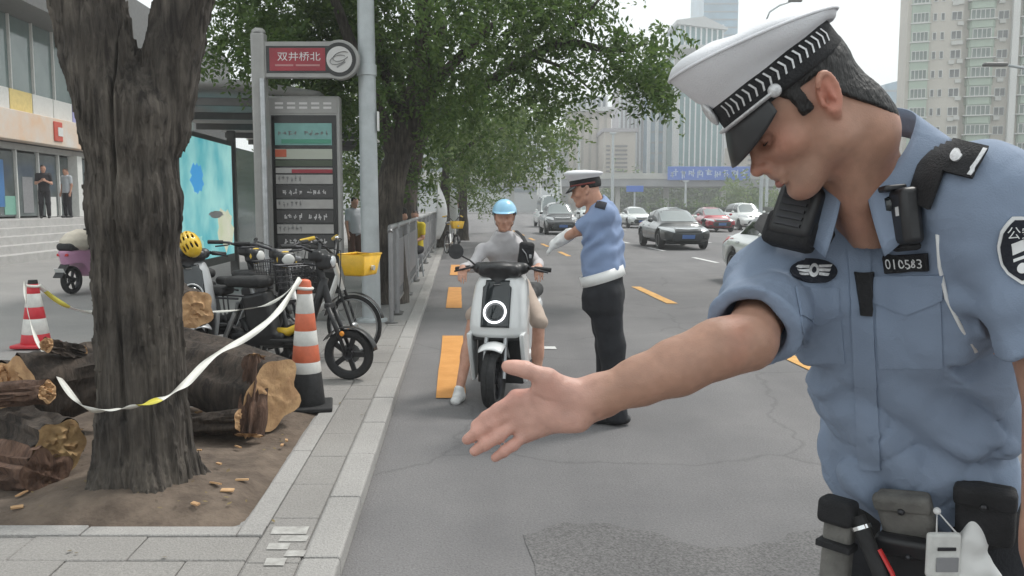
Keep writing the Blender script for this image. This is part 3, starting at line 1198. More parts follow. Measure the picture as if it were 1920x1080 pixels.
_t.links.new(_a.outputs['Color'], _t.nodes['Principled BSDF'].inputs['Base Color'])
obj('body', bodym, M['skin_near'], off)

# eyes and brows
for s in (1, -1):
    obj('eyelashes', MB().tube([hp(x * s, y, z) - OO for x, y, z in ((0.021, 0.0905, -0.002), (0.028, 0.0928, -0.003), (0.036, 0.092, -0.003), (0.043, 0.0875, -0.001))], [0.0006, 0.0011, 0.0011, 0.0006], 6), M['hair'], off, smooth=180)
    b = MB()
    pts = [hp(x * s, y, z) - OO for x, y, z in ((0.012, 0.1035, 0.026), (0.025, 0.1035, 0.0315), (0.04, 0.094, 0.0325), (0.052, 0.081, 0.026))]
    b.tube(pts, [0.003, 0.0042, 0.0038, 0.0015], 8, flat=0.7)
    obj('eyebrow', b, M['hair'], off, smooth=180)
b = MB()
b.tube([hp(x, y, z) - OO for x, y, z in ((-0.022, 0.0955, -0.0615), (-0.011, 0.1025, -0.067), (0, 0.1045, -0.068), (0.011, 0.1025, -0.067), (0.022, 0.0955, -0.0615))], [0.001, 0.0048, 0.0056, 0.0048, 0.001], 8)
b.tube([hp(x, y, z) - OO for x, y, z in ((-0.022, 0.0955, -0.061), (-0.01, 0.1015, -0.0555), (0, 0.1025, -0.057), (0.01, 0.1015, -0.0555), (0.022, 0.0955, -0.061))], [0.001, 0.004, 0.0042, 0.004, 0.001], 8)
obj('lips', b, M['lip'], off, smooth=180)

# hair: cropped, with sideburns and a faded nape
hb_ = head_field(False)


hnk = Field()
hnk.fn(lambda P: hb_.d(((P - HC) @ HR) / HS) * HS)
hnk.cap(hp(0, -0.034, -0.05), NK - RF_u * 0.05 + RF_f * 0.008, 0.051, 0.064, k=0.03)


def hair_fn(P):
    Q = ((P - HC) @ HR) / HS
    y, z = Q[:, 1], Q[:, 2]
    th = 0.0075 * np.clip((z + 0.098 + 0.3 * np.maximum(0, y + 0.03)) / 0.07, 0, 1) ** 0.7 - 0.0012
    sh = hnk.d(P) / HS - th
    line = np.where(y < -0.022, -0.3, np.where(y < 0.012, 0.036, np.where(y < 0.032, -0.002, 0.03 + (y - 0.032) * 1.4)))
    behind = np.where(y < -0.022, (y + 0.026), -1.0)        # the hairline curves round behind the ear
    d = smax(sh, (line - z) * 0.6, 0.005)
    d = np.where((z < 0.03) & (y < -0.022), smax(d, behind * 0.8 + np.maximum(0, -z) * 0.55, 0.004), d)
    return (d + vnoise(Q * np.array([1, 1, 0.45]), 420, 1) * 0.0008 + vnoise(Q, 150, 5) * 0.0005) * HS


hh = Field()
hh.fn(hair_fn)
fobj('hair', hh, hp(0, 0, 0) - 0.17, hp(0, 0, 0) + 0.17, 0.003, M['hair'], off, OO)

# ---- cap
def ring(a, b_, z0, zf, cy, n=56, dome=0.0):
    """ellipse half-axes a (side), b_ (front-back), height z0 plus zf at the front, centred at y = cy"""
    out = []
    for i in range(n):
        t = 2 * math.pi * i / n
        out.append((a * math.sin(t), cy + b_ * math.cos(t), z0 + zf * math.cos(t)))
    return out


def loft_rings(rings, close_top=True):
    mb = MB()
    n = len(rings[0])
    vs = [hp(*p) - OO for r in rings for p in r]
    fs = []
    for k in range(len(rings) - 1):
        for i in range(n):
            j = (i + 1) % n
            fs.append((k * n + i, k * n + j, (k + 1) * n + j, (k + 1) * n + i))
    if close_top:
        fs.append(tuple((len(rings) - 1) * n + i for i in range(n)))
    mb.add(vs, fs)
    return mb


capo = thing('police_cap', 'white-topped peaked cap with black chevron band worn by the pointing officer', 'cap', off.location)
CY, CB, CA = 0.010, 0.104, 0.087
Z0, Z1 = 0.047, 0.092
crown = [ring(CA - 0.001, CB - 0.001, Z1 - 0.012, 0.0, CY), ring(CA + 0.004, CB + 0.004, Z1 + 0.002, 0.002, CY + 0.001),
         ring(0.106, 0.117, Z1 + 0.008, 0.014, CY + 0.002), ring(0.121, 0.122, Z1 + 0.021, 0.026, CY + 0.002),
         ring(0.129, 0.128, Z1 + 0.036, 0.036, CY + 0.002), ring(0.1295, 0.1285, Z1 + 0.041, 0.038, CY + 0.002),
         ring(0.121, 0.12, Z1 + 0.048, 0.038, CY + 0.002), ring(0.10, 0.112, Z1 + 0.055, 0.033, CY + 0.002),
         ring(0.06, 0.068, Z1 + 0.061, 0.022, CY + 0.002), ring(0.02, 0.022, Z1 + 0.063, 0.008, CY + 0.002)]
crs = []
for k, r in enumerate(crown):                             # the soft cloth sags and puckers a little
    crs.append([(x * (1 + 0.006 * math.sin(9 * i / 56 * 6.283 + k)), y, z + 0.0025 * math.sin(5 * i / 56 * 6.283 + 0.6 * k) * (1 if 1 < k < 9 else 0)) for i, (x, y, z) in enumerate(r)])
cr = obj('crown', loft_rings(crs), M['cap_white'], capo, smooth=180)
obj('piping', MB().tube([hp(*p) - OO for p in ring(0.1305, 0.1295, Z1 + 0.0385, 0.037, CY + 0.002)], 0.0022, 6, closed=True), M['cap_white'], cr, smooth=180)
bnd = [ring(CA - 0.006, CB - 0.006, Z0 - 0.002, 0, CY), ring(CA + 0.001, CB + 0.001, Z0, 0, CY), ring(CA + 0.004, CB + 0.004, Z0 + 0.006, 0, CY), ring(CA + 0.004, CB + 0.004, Z1 - 0.004, 0, CY), ring(CA, CB, Z1 + 0.004, 0, CY)]
bd = obj('band', loft_rings(bnd, False), M['black_cloth'], capo, smooth=50)


def band_pt(t, z, o=0.0):
    return hp((CA + 0.0045 + o) * math.sin(t), CY + (CB + 0.0045 + o) * math.cos(t), z) - OO


zm = (Z0 + Z1) / 2 + 0.006
chv = []
for s in (1, -1):
    for i in range(17):                                   # woven chevrons round the band
        t = -(0.42 + i * 0.118) * s
        if abs(t) > 2.4:
            continue
        w = 0.052 * s
        mb = MB()
        P_ = [band_pt(t, zm + 0.011, 0.001), band_pt(t - w * 0.55, zm + 0.011, 0.001), band_pt(t - w * 1.35, zm, 0.0016), band_pt(t - w * 0.8, zm, 0.0016)]
        Q_ = [band_pt(t, zm - 0.011, 0.001), band_pt(t - w * 0.55, zm - 0.011, 0.001), P_[2], P_[3]]
        mb.add([*P_], [(0, 1, 2, 3)])
        mb.add([*Q_], [(3, 2, 1, 0)])
        obj('chevron', mb, M['silver_thread'], bd, smooth=0, solid=0.0006)
# visor
def vis(u, v):
    t = (u - 0.5) * 2 * 1.12
    r0 = 1.0
    reach = 0.044 * (math.cos(t * 1.28) ** 0.75 if abs(t * 1.28) < math.pi / 2 else 0)
    bx, by = (CA + 0.002) * math.sin(t), CY + (CB + 0.002) * math.cos(t)
    k = reach * v
    return hp(bx + math.sin(t) * k * 0.55, by + math.cos(t) * k * 0.62, Z0 + 0.004 - k * 0.98 - 0.012 * v * v * (1 if reach > 0 else 0)) - OO


vm = MB()
vm.grid(vis, 36, 8)
obj('visor', vm, M['visor'], capo, smooth=180, solid=0.0025)
st = [band_pt(t, Z0 + 0.004 + 0.004 * (abs(t) / 1.2), 0.003) for t in np.linspace(-1.22, 1.22, 30)]
sto = obj('chin_strap', MB().tube(st, 0.0065, 10, flat=0.45), M['silver_thread'], capo, smooth=180)
for s in (1, -1):
    c = band_pt(1.25 * s, Z0 + 0.009, 0.005)
    ax = (HR @ V(math.sin(1.25 * s), math.cos(1.25 * s), 0))
    obj('button', MB().lathe([(0.0, -0.004), (0.009, -0.003), (0.0095, 0.001), (0.007, 0.004), (0.0, 0.005)], c, ax, 16, cap=False), M['silver_thread'], capo, smooth=180)
bdg = MB()
bdg.ell(hp(0, CY + CB + 0.009, Z1 - 0.006) - OO, (0.016, 0.006, 0.02), M=Matrix(HR.tolist()))
obj('cap_badge', bdg, M['silver_thread'], capo, smooth=180)

# ---- shirt
sf = Field()
sf.loft(BELT, RF, [(-0.10, 0.158, 0.105, 0.118, 0, 0), (-0.02, 0.153, 0.105, 0.112, 0, 0), (0.03, 0.16, 0.118, 0.118, 0, 0), (0.12, 0.16, 0.12, 0.115, 0, 0),
                   (0.24, 0.166, 0.122, 0.11, 0, 0), (0.34, 0.172, 0.118, 0.11, 0, 0), (0.42, 0.165, 0.095, 0.1, 0, -0.005), (0.49, 0.125, 0.068, 0.085, 0, -0.01), (0.55, 0.085, 0.05, 0.062, 0, -0.01)], k=0, p=2.3)
sf.cap(tp(TL - 0.075, 0.04, -0.01), SHR, 0.06, 0.068, k=0.06)
sf.cap(tp(TL - 0.045, -0.03, -0.02), SHL, 0.056, 0.067, k=0.06)
sf.cap(tp(0.36, 0.08, 0.04), SHR, 0.085, 0.055, k=0.07)
sf.cap(tp(0.36, -0.09, 0.045), SHL, 0.085, 0.06, k=0.07)
hemR = SHR + (ELR - SHR) * 0.80
sf.cap(SHR, hemR, 0.066, 0.067, k=0.035)
hemL = SHL + (ELL - SHL) * 0.82
sf.cap(SHL, hemL, 0.07, 0.072, k=0.04)


def cutp(o, n):
    o, n = V(o), V(n) / np.linalg.norm(V(n))
    return lambda P: -((P - o) @ n)


dR = (ELR - SHR) / np.linalg.norm(ELR - SHR)
dL = (ELL - SHL) / np.linalg.norm(ELL - SHL)


def hem_cut(c, d, rad):
    def g(P):
        w = P - c
        h = w @ d
        rr = np.linalg.norm(w - h[:, None] * d, axis=1)
        return np.maximum(np.maximum(-h, rr - rad), h - 0.14)
    return g


sf.fn(hem_cut(hemR, dR, 0.13), 0.004, True)
sf.fn(hem_cut(hemL, dL, 0.14), 0.004, True)
# openings: sleeves and neck hollow
sf.cap(hemR - dR * 0.028, hemR + dR * 0.03, 0.055, 0.0625, k=0.006, sub=True)
sf.cap(hemL - dL * 0.028, hemL + dL * 0.03, 0.058, 0.0665, k=0.006, sub=True)
sf.cap(NK - RF_u * 0.022, hp(0, -0.045, -0.04), 0.066, 0.09, k=0.008, sub=True)
sf.fn(lambda P: np.maximum(np.maximum((P - BELT) @ RF_u + 0.06, -((P - BELT) @ RF_u) - 0.3), -1), 0.0, True)


def folds(P):
    Q = (P - BELT) @ RF
    x, y, z = Q[:, 0], Q[:, 1], Q[:, 2]
    e = np.zeros(len(P))
    # drag lines across the belly towards the raised shoulder, tucks above the belt
    w1 = np.exp(-((z - 0.13) / 0.10) ** 2)
    e += w1 * 0.009 * np.sin(42 * (z - 0.75 * x) + 2.2 * vnoise(Q, 7, 2))
    w2 = np.exp(-((z - 0.02) / 0.06) ** 2)
    e += w2 * 0.008 * np.sin(62 * x + 3 * vnoise(Q, 9, 4))
    e += 0.007 * vnoise(Q, 12, 9) + 0.003 * vnoise(Q, 30, 6)
    A1 = Q @ np.array([[0.8, 0, 0.6], [0, 1, 0], [-0.6, 0, 0.8]])
    cr1 = np.exp(-np.abs(vnoise(A1 * np.array([9, 12, 26]), 1.0, 21)) / 0.11)
    A2 = Q @ np.array([[0.75, 0, -0.66], [0, 1, 0], [0.66, 0, 0.75]])
    cr2 = np.exp(-np.abs(vnoise(A2 * np.array([8, 12, 22]), 1.0, 33)) / 0.11)
    low = np.clip((0.36 - z) / 0.2, 0.25, 1)
    e += (0.0058 * cr1 + 0.0035 * cr2) * low - 0.003
    ar = np.exp(-((x - 0.14) / 0.05) ** 2 - ((z - 0.3) / 0.1) ** 2)
    e += ar * 0.009 * np.sin(95 * (z + 0.55 * x) + 2 * vnoise(Q, 11, 8))
    al = np.exp(-((x + 0.15) / 0.05) ** 2 - ((z - 0.28) / 0.16) ** 2)
    e += al * 0.010 * np.sin(70 * (x * 1.1 - 0.25 * z) + 1.5 * vnoise(Q, 8, 12))
    for c, d in ((hemR, dR), (hemL, dL)):                 # sleeve wrinkles and hem
        h = (P - c) @ d
        r = np.linalg.norm(P - c - h[:, None] * d, axis=1)
        near = np.exp(-np.maximum(0, r - 0.075) / 0.012) * (h < 0.01)
        e += near * np.exp(-((h + 0.09) / 0.05) ** 2) * 0.006 * np.sin(75 * h + 14 * (P[:, 0] - c[0]) + 2.5 * vnoise(P, 12, 3))
        e += near * 0.0016 * np.exp(-((h + 0.024) / 0.0016) ** 2)
    return e


sf.disp.append(folds)
slo = np.minimum(np.minimum(BELT - V(0.32, 0.32, 0.13), hemR - 0.1), SHL - 0.12)
shi = np.maximum(np.maximum(BELT + V(0.28, 0.3, 0.1), hemL + 0.12), NECK + V(0.2, 0.2, 0.1))
shv, shf = sf.mesh(slo, shi, 0.0048)
shirt = obj('shirt', mesh('shirt', shv - OO, shf, 180), M['shirt'], off)

# collar: two leaves standing round the neck and folded over
def collar_pt(a, v):
    """a: angle round the neck (0 = front, + to his right), v: 0 top fold .. 1 outer edge"""
    c = NK - RF_u * 0.018
    rx, ry = 0.074, 0.08
    fr = max(0.0, math.cos(a))
    r = 1.0 + (0.62 - 0.2 * fr) * v + 0.2 * fr * v
    up = 0.098 - 0.066 * fr + 0.016 * max(0.0, -math.cos(a)) - v * (0.046 + 0.064 * fr ** 2)
    return c + RF_l * (math.sin(a) * rx * r) + RF_f * (math.cos(a) * (ry if math.cos(a) > 0 else 0.048) * r + 0.012 * fr) + RF_u * up


for s in (1, -1):
    mb = MB()
    mb.grid(lambda u, v: collar_pt(s * (0.20 + 2.95 * u + 0.16 * v * (1 - u)), v) - OO, 34, 6)
    mb.grid(lambda u, v: (collar_pt(s * (0.18 + 2.95 * u), 0) - RF_u * 0.045 * v - OO), 34, 3)
    obj('collar', mb, M['shirt'], off, smooth=180, solid=0.0022)

# placket, pockets, flaps
def pad(name, q, m, nu=10, nv=10, off_=0.002, th=0.002, par=None, fn=None, label=None, smooth=50):
    return obj(name, patch(sf, fn or bil([(*p, 0) for p in q]), nu, nv, off_, th, OO), m, par or shirt, smooth=smooth, label=label)


pad('placket', [(1588, 455), (1631, 455), (1652, 880), (1612, 880)], M['shirt'], 4, 40, 0.0015, 0.0022)


def flap(q, tip):
    f0 = bil([(*p, 0) for p in q])

    def fn(u, v):
        p = f0(u, v)
        return (p.x, p.y + v * tip * (1 - abs(2 * u - 1)))
    return fn


p1 = pad('pocket', [(1640, 545), (1764, 545), (1768, 690), (1648, 690)], M['shirt'], 14, 14, 0.0008, 0.0014)
pad('pocket_flap', None, M['shirt'], 16, 6, 0.0025, 0.0022, p1, flap([(1632, 520), (1770, 515), (1770, 562), (1634, 566)], 26))
p2 = pad('pocket', [(1496, 550), (1572, 550), (1585, 680), (1512, 680)], M['shirt'], 10, 14, 0.0008, 0.0014)
pad('pocket_flap', None, M['shirt'], 12, 6, 0.0025, 0.0022, p2, flap([(1490, 540), (1572, 540), (1572, 588), (1500, 592)], 18))
# number plate
np_q = bil([(1659, 480, 0), (1742, 473, 0), (1745, 506, 0), (1662, 514, 0)])
plate = pad('number_plate', None, M['black_cloth'], 8, 4, 0.004, 0.003, shirt, np_q)


def lettering(body, name, fld, fn, m, par, off_=0.009, org=None, k=1.0):
    me = text_mesh(body)
    co = np.array([v.co[:2] for v in me.vertices])
    lo_, hi_ = co.min(0), co.max(0)
    uv = (co - lo_) / (hi_ - lo_)
    P = px_hit(fld, [fn(u, 1 - v) for u, v in uv])
    N = fld.normal(P)
    N = N * np.sign((N * (V(0, 0, CAM_H) - P)).sum(1))[:, None]
    P = P + N * off_ - (OO if org is None else org)
    me.vertices.foreach_set('co', P.astype(np.float32).ravel())
    me.update()
    me.materials.append(m)
    return obj(name, me, None, par)


def sub_q(f, u0, u1, v0, v1):
    return lambda u, v: tuple(f(u0 + (u1 - u0) * u, v0 + (v1 - v0) * v))[:2]


fn_np = lambda u, v: tuple(np_q(u, v))[:2]
lettering('010583', 'digits', sf, sub_q(np_q, 0.08, 0.92, 0.22, 0.78), M['white_thread'], plate, 0.0085)
# winged chest badge
def oval(cx, cy, rx, ry, rot=0.0, e=2.0):
    c_, s_ = math.cos(rot), math.sin(rot)

    def fn(u, v):
        x, y = (u * 2 - 1), (v * 2 - 1)
        # square to disc
        dx, dy = x * math.sqrt(1 - y * y / 2), y * math.sqrt(1 - x * x / 2)
        dx, dy = dx * rx, dy * ry
        return (cx + dx * c_ - dy * s_, cy + dx * s_ + dy * c_)
    return fn


wb = pad('chest_badge', None, M['navy_cloth'], 12, 8, 0.003, 0.0022, shirt, oval(1524, 509, 44, 22, 0.04))
for sx in (-1, 1):
    for k in range(3):
        x0, x1 = 1524 + sx * 9, 1524 + sx * (34 - 3 * k)
        y0 = 500 + k * 6.5
        pad('badge_wing', [(x0, y0), (x1, y0 - 1 + k), (x1 - sx * 3, y0 + 3.5 + k), (x0, y0 + 5)], M['silver_thread'], 4, 2, 0.0055, 0.0012, wb)
pad('badge_shield', None, M['silver_thread'], 6, 6, 0.0055, 0.0016, wb, oval(1524, 509, 9, 12))
pad('badge_star', None, M['navy_cloth'], 4, 4, 0.0072, 0.0008, wb, oval(1524, 509, 4.2, 5.5))
# sleeve shield patch with its outline and emblem
def shield(cx, cy, k):
    prof = [(0, 0.0), (0.02, 0.5), (0.2, 0.86), (0.45, 1.0), (0.7, 0.86), (0.88, 0.5), (1, 0.0)]

    def fn(u, v):
        w = np.interp(v, [p[0] for p in prof], [p[1] for p in prof])
        if v < 0.02:
            w = 0.42
        return (cx + (u * 2 - 1) * 50 * k * max(w, 0.03), cy + (v - 0.5) * 128 * k)
    return fn


sp = pad('sleeve_patch', None, M['white_thread'], 10, 14, 0.003, 0.0018, shirt, shield(1918, 470, 1.0))
pad('patch_field', None, M['navy_cloth'], 10, 14, 0.0055, 0.0008, sp, shield(1918, 470, 0.9))
fnp = lambda x0, y0, x1, y1: (lambda u, v: (x0 + (x1 - x0) * u, y0 + (y1 - y0) * v))
lettering('公安', 'patch_letters', sf, fnp(1884, 424, 1930, 446), M['white_thread'], sp, 0.0085)
pad('patch_emblem', [(1892, 456), (1914, 448), (1918, 470), (1896, 478)], M['white_thread'], 4, 4, 0.0062, 0.001, sp)
pad('patch_emblem', [(1898, 486), (1934, 478), (1934, 484), (1900, 493)], M['white_thread'], 4, 3, 0.0062, 0.001, sp)
pad('patch_emblem', None, M['white_thread'], 5, 5, 0.0062, 0.001, sp, oval(1918, 506, 9, 10))
pad('patch_emblem', None, M['yellow_plastic'], 4, 4, 0.0062, 0.001, sp, oval(1922, 455, 6, 6))
# shoulder board with its bar and pip, webbing harness
sb = pad('shoulder_board', [(1752, 262), (1852, 286), (1824, 338), (1734, 316)], M['black_cloth'], 12, 8, 0.006, 0.006)
pad('rank_bar', [(1843, 290), (1849, 291.5), (1823, 335), (1817, 333)], M['silver_thread'], 2, 6, 0.0125, 0.0014, sb)
pad('rank_pip', None, M['silver_thread'], 6, 6, 0.0125, 0.002, sb, oval(1800, 301, 8, 11, 0.6))
pad('harness_strap', [(1738, 296), (1778, 318), (1752, 392), (1716, 372)], M['black_cloth'], 5, 8, 0.008, 0.004, off)
pad('pen_clip', [(1600, 512), (1640, 512), (1636, 592), (1612, 588)], M['black_cloth'], 4, 6, 0.004, 0.006, shirt)
obj('cord', MB().tube([Vector(q) - Vector(OO) for q in px_hit(sf, [(1758, 440), (1762, 500), (1775, 560), (1800, 610), (1830, 660)])], 0.003, 8), M['white_thread'], off, smooth=180)

# body camera on the chest, radio on the other shoulder
def gear_frame(px, py, lift):
    h = px_hit(sf, [(px, py)])
    n = sf.normal(h)[0]
    n = n * np.sign(n @ (V(0, 0, CAM_H) - h[0]))
    return h[0] + n * lift, n


c, n = gear_frame(1712, 405, 0.018)
bc = thing('body_camera', 'black body camera clipped to chest above the number plate', 'camera', Vector(c))
R3 = frame((-0.1, 0.1, 1), n)
mb = MB().box((0, 0, 0), (0.078, 0.03, 0.082), Matrix(R3.tolist()))
bb = obj('housing', mb, M['black_plastic'], bc, bevel=0.009, seg=3)
obj('lens', MB().lathe([(0.0, 0.021), (0.012, 0.021), (0.015, 0.016), (0.015, 0.010)], R3 @ V(0.008, 0, 0.02), Vector(n), 20, cap=False), M['glass_dark'], bc, smooth=40)
obj('label_sticker', MB().box(R3 @ V(-0.022, 0.0148, 0.008), (0.009, 0.002, 0.013), Matrix(R3.tolist())), M['white_plastic'], bc)
obj('visor_hood', MB().box(R3 @ V(0.008, 0.01, 0.043), (0.046, 0.034, 0.009), Matrix(R3.tolist())), M['black_plastic'], bc, bevel=0.003)
obj('clip', MB().box(R3 @ V(0, -0.014, 0.0), (0.035, 0.02, 0.06), Matrix(R3.tolist())), M['black_plastic'], bc, bevel=0.004)
obj('lower_grip', MB().box(R3 @ V(-0.004, -0.002, -0.044), (0.05, 0.024, 0.012), Matrix(R3.tolist())), M['black_cloth'], bc, bevel=0.006)

c = V(at(1496, 398, 1.33))
rad = thing('shoulder_radio', 'bulky black radio strapped at shoulder below the chin of pointing officer', 'radio', Vector(c))
R4 = frame((0.35, 0.1, 1), (-0.7, -0.7, 0))
obj('housing', MB().box((0, 0, 0), (0.07, 0.04, 0.085), Matrix(R4.tolist())), M['black_plastic'], rad, bevel=0.012, seg=3)
gr = MB()
for i in range(5):
    gr.box(R4 @ V(0.0, 0.0215, -0.025 + 0.011 * i), (0.042, 0.003, 0.005), Matrix(R4.tolist()))
obj('speaker_grille', gr, M['dark_metal'], rad)
obj('holster', MB().box(R4 @ V(0.004, -0.008, -0.03), (0.08, 0.045, 0.055), Matrix(R4.tolist())), M['black_cloth'], rad, bevel=0.012, seg=3)
obj('antenna', MB().cyl(R4 @ V(0.028, 0, 0.04), R4 @ V(0.045, 0, 0.075), 0.009, 0.007, 12), M['black_rubber'], rad)
obj('knob', MB().cyl(R4 @ V(-0.015, 0, 0.04), R4 @ V(-0.015, 0, 0.058), 0.010, 0.009, 14), M['black_plastic'], rad)
obj('clip', MB().box(R4 @ V(-0.014, 0.012, 0.042), (0.006, 0.006, 0.024), Matrix(R4.tolist())), M['silver_thread'], rad, bevel=0.001)
obj('strap', MB().tube([Vector(q) - Vector(c) for q in (V(at(1452, 440, 1.36)), V(at(1436, 425, 1.42)), V(at(1448, 405, 1.48)))], 0.02, 8, flat=0.25), M['black_cloth'], rad, smooth=60)
cw = [V(at(x, y, Y)) - c for x, y, Y in ((1515, 452, 1.32), (1545, 470, 1.31), (1560, 440, 1.32), (1550, 410, 1.34))]
obj('coiled_cord', MB().tube([Vector(q) for q in cw], 0.005, 8), M['black_rubber'], rad, smooth=180)

# ---- trousers, shoes, duty belt and what hangs from it
trf = Field()
trf.loft(BELT, RF, [(-0.3, 0.165, 0.11, 0.125, 0, 0), (-0.16, 0.168, 0.112, 0.13, 0, 0), (-0.05, 0.156, 0.104, 0.116, 0, 0), (0.0, 0.15, 0.1, 0.11, 0, 0)], k=0)
trf.cap(tp(-0.2, 0.085, 0), (FTR[0], FTR[1], 0.06), 0.105, 0.082, k=0.05)
trf.cap(tp(-0.2, -0.085, 0), (FTL[0], FTL[1], 0.06), 0.105, 0.082, k=0.05)
trf.disp.append(lambda P: 0.006 * vnoise(P, 9, 2) + 0.003 * vnoise(P, 26, 4))
fobj('trousers', trf, (BELT[0] - 0.4, BELT[1] - 0.35, 0.0), (BELT[0] + 0.35, BELT[1] + 0.35, BELT[2] + 0.05), 0.011, M['trouser'], off, OO)
for q in (FTR, FTL):
    sh = Field()
    sh.cap((q[0], q[1] + 0.03, 0.05), (q[0] - 0.1, q[1] - 0.13, 0.04), 0.05, 0.045, k=0, flat=((0, 0, 1), 0.8))
    sh.cap((q[0], q[1], 0.05), (q[0], q[1], 0.12), 0.05, 0.05, k=0.03)
    sh.fn(lambda P: P[:, 2] - 0.003, 0.0, True)
    fobj('shoe', sh, (q[0] - 0.2, q[1] - 0.25, -0.02), (q[0] + 0.1, q[1] + 0.12, 0.2), 0.008, M['visor'], off, OO)
bl = [tp(-0.035, 0.166 * math.sin(t), 0.118 * math.cos(t) - 0.006) - OO for t in np.linspace(0, 2 * math.pi, 49)[:-1]]
mb = MB()
n_ = len(bl)
RU = Vector(RF_u)
vs = []
for p in bl:
    p = Vector(p)
    vs += [p - RU * 0.026, p + RU * 0.026]
mb.add(vs, [(2 * i, 2 * ((i + 1) % n_), 2 * ((i + 1) % n_) + 1, 2 * i + 1) for i in range(n_)])
obj('duty_belt', mb, M['black_cloth'], off, smooth=60, solid=0.006)


def pouch(name, label, cat, px, py, Y, dims, m, tilt=0.0, flap_m=None, bev=0.01):
    o = thing(name, label, cat, at(px, py, Y))
    R = Matrix(frame(RF_u + V(tilt, 0, 0), RF_f + V(0.15 * tilt, 0, 0)).tolist())
    obj('pocket', MB().box((0, 0, 0), dims, R), m, o, bevel=bev, seg=3)
    obj('flap', MB().box(R @ Vector((0, dims[1] * 0.28, dims[2] * 0.36)), (dims[0] * 1.06, dims[1] * 0.62, dims[2] * 0.36), R), flap_m or m, o, bevel=bev * 0.8, seg=3)
    obj('snap', MB().ell(R @ Vector((0, dims[1] * 0.6, dims[2] * 0.26)), (0.006, 0.006, 0.006)), M['dark_metal'], o, smooth=180)
    return o


M['khaki'] = mat('grey khaki cloth', (0.14, 0.135, 0.125), 0.85, var=0.3, vscale=18, bump=0.3, bscale=250)
M['pale_plastic'] = mat('cloudy plastic', (0.6, 0.6, 0.58), 0.3, var=0.15, vscale=30)
pouch('belt_pouch', 'black belt pouch at the far right of the officer\'s duty belt', 'pouch', 1848, 962, 1.33, (0.085, 0.04, 0.10), M['black_cloth'], 0.1)
pouch('belt_pouch', 'grey khaki pouch on the duty belt beside the hanging white tag', 'pouch', 1700, 965, 1.385, (0.085, 0.035, 0.085), M['khaki'], -0.1)
pouch('belt_pouch', 'dark leather pouch hanging low below the grey khaki pouch', 'pouch', 1712, 1052, 1.385, (0.10, 0.04, 0.10), M['black_plastic'], 0.0)
g_ = thing('glove', 'crumpled pale grey glove tucked under the officer\'s belt by the white tag', 'glove', at(1822, 1030, 1.335))
gf = Field()
gf.ell((0, 0, -0.02), (0.026, 0.012, 0.042), k=0)
for i, (a, L) in enumerate(((-0.02, 0.05), (-0.007, 0.062), (0.008, 0.058), (0.02, 0.045))):
    gf.chain([V(a, 0, -0.05), V(a * 1.3, -0.006, -0.05 - L * 0.6), V(a * 1.35 - 0.004, 0.0, -0.05 - L)], [0.0095, 0.009, 0.007], k=0.005)
gf.cap((0, 0, 0.02), (0.004, 0, 0.06), 0.02, 0.012, k=0.02)
gf.chain([V(0.02, 0, -0.02), V(0.04, -0.004, -0.045)], [0.01, 0.008], k=0.008)
gf.disp.append(lambda P: 0.003 * vnoise(P, 45, 2))
fobj('cloth', gf, (-0.07, -0.05, -0.14), (0.07, 0.05, 0.1), 0.0035, M['white_plastic'], g_)
t_ = thing('hanging_tag', 'white plastic card case hanging from the belt on a split white cord', 'tag', at(1768, 1040, 1.33))
obj('case', MB().box((0, 0, 0), (0.055, 0.012, 0.075)), M['pale_plastic'], t_, bevel=0.006, seg=3)
obj('slot', MB().box((0.002, -0.0075, 0.012), (0.03, 0.002, 0.006)), M['dark_metal'], t_, bevel=0.001)
obj('window', MB().box((0.004, -0.0075, -0.014), (0.036, 0.002, 0.024)), M['grey_plastic'], t_, bevel=0.002)
tp0 = V(at(1757, 958, 1.335)) - V(t_.location)
obj('cord', MB().tube([Vector((-0.012, 0, 0.036)), Vector(tp0), Vector((0.02, 0, 0.036))], 0.0016, 6), M['white_thread'], t_, smooth=180)
obj('bead', MB().ell(Vector(tp0), (0.006,) * 3), M['white_thread'], t_, smooth=180)
r_ = thing('baton', 'black baton with a red strap hanging from the officer\'s belt', 'baton', at(1660, 1045, 1.36))
A_, B_ = V(at(1606, 968, 1.40)) - V(r_.location), V(at(1682, 1150, 1.33)) - V(r_.location)
obj('shaft', MB().cyl(A_, B_, 0.014, 0.012, 14), M['black_rubber'], r_, smooth=40)
obj('grip_ring', MB().cyl(A_ + (B_ - A_) * 0.1, A_ + (B_ - A_) * 0.14, 0.017, 0.017, 14), M['chrome'], r_)
d_ = (B_ - A_)
obj('red_strap', MB().tube([Vector(A_ + d_ * 0.32 + V(0.012, -0.012, 0)), Vector(A_ + d_ * 0.55 + V(0.016, -0.014, 0)), Vector(A_ + d_ * 0.8 + V(0.014, -0.013, 0))], 0.006, 8, flat=0.4), M['red_plastic'], r_, smooth=60)
h_ = thing('holster', 'grey webbing holster on the near hip of the pointing officer', 'holster', at(1572, 985, 1.42))
Rh = Matrix(frame((0.05, 0, 1), (-0.7, -0.7, 0)).tolist())
obj('sleeve', MB().box((0, 0, -0.045), (0.05, 0.03, 0.15), Rh), M['khaki'], h_, bevel=0.01, seg=3)
obj('flap', MB().box((-0.004, -0.006, 0.028), (0.06, 0.042, 0.045), Rh), M['black_cloth'], h_, bevel=0.01, seg=3)
obj('strap', MB().box((-0.006, -0.01, -0.03), (0.06, 0.036, 0.012), Rh), M['black_cloth'], h_, bevel=0.002)
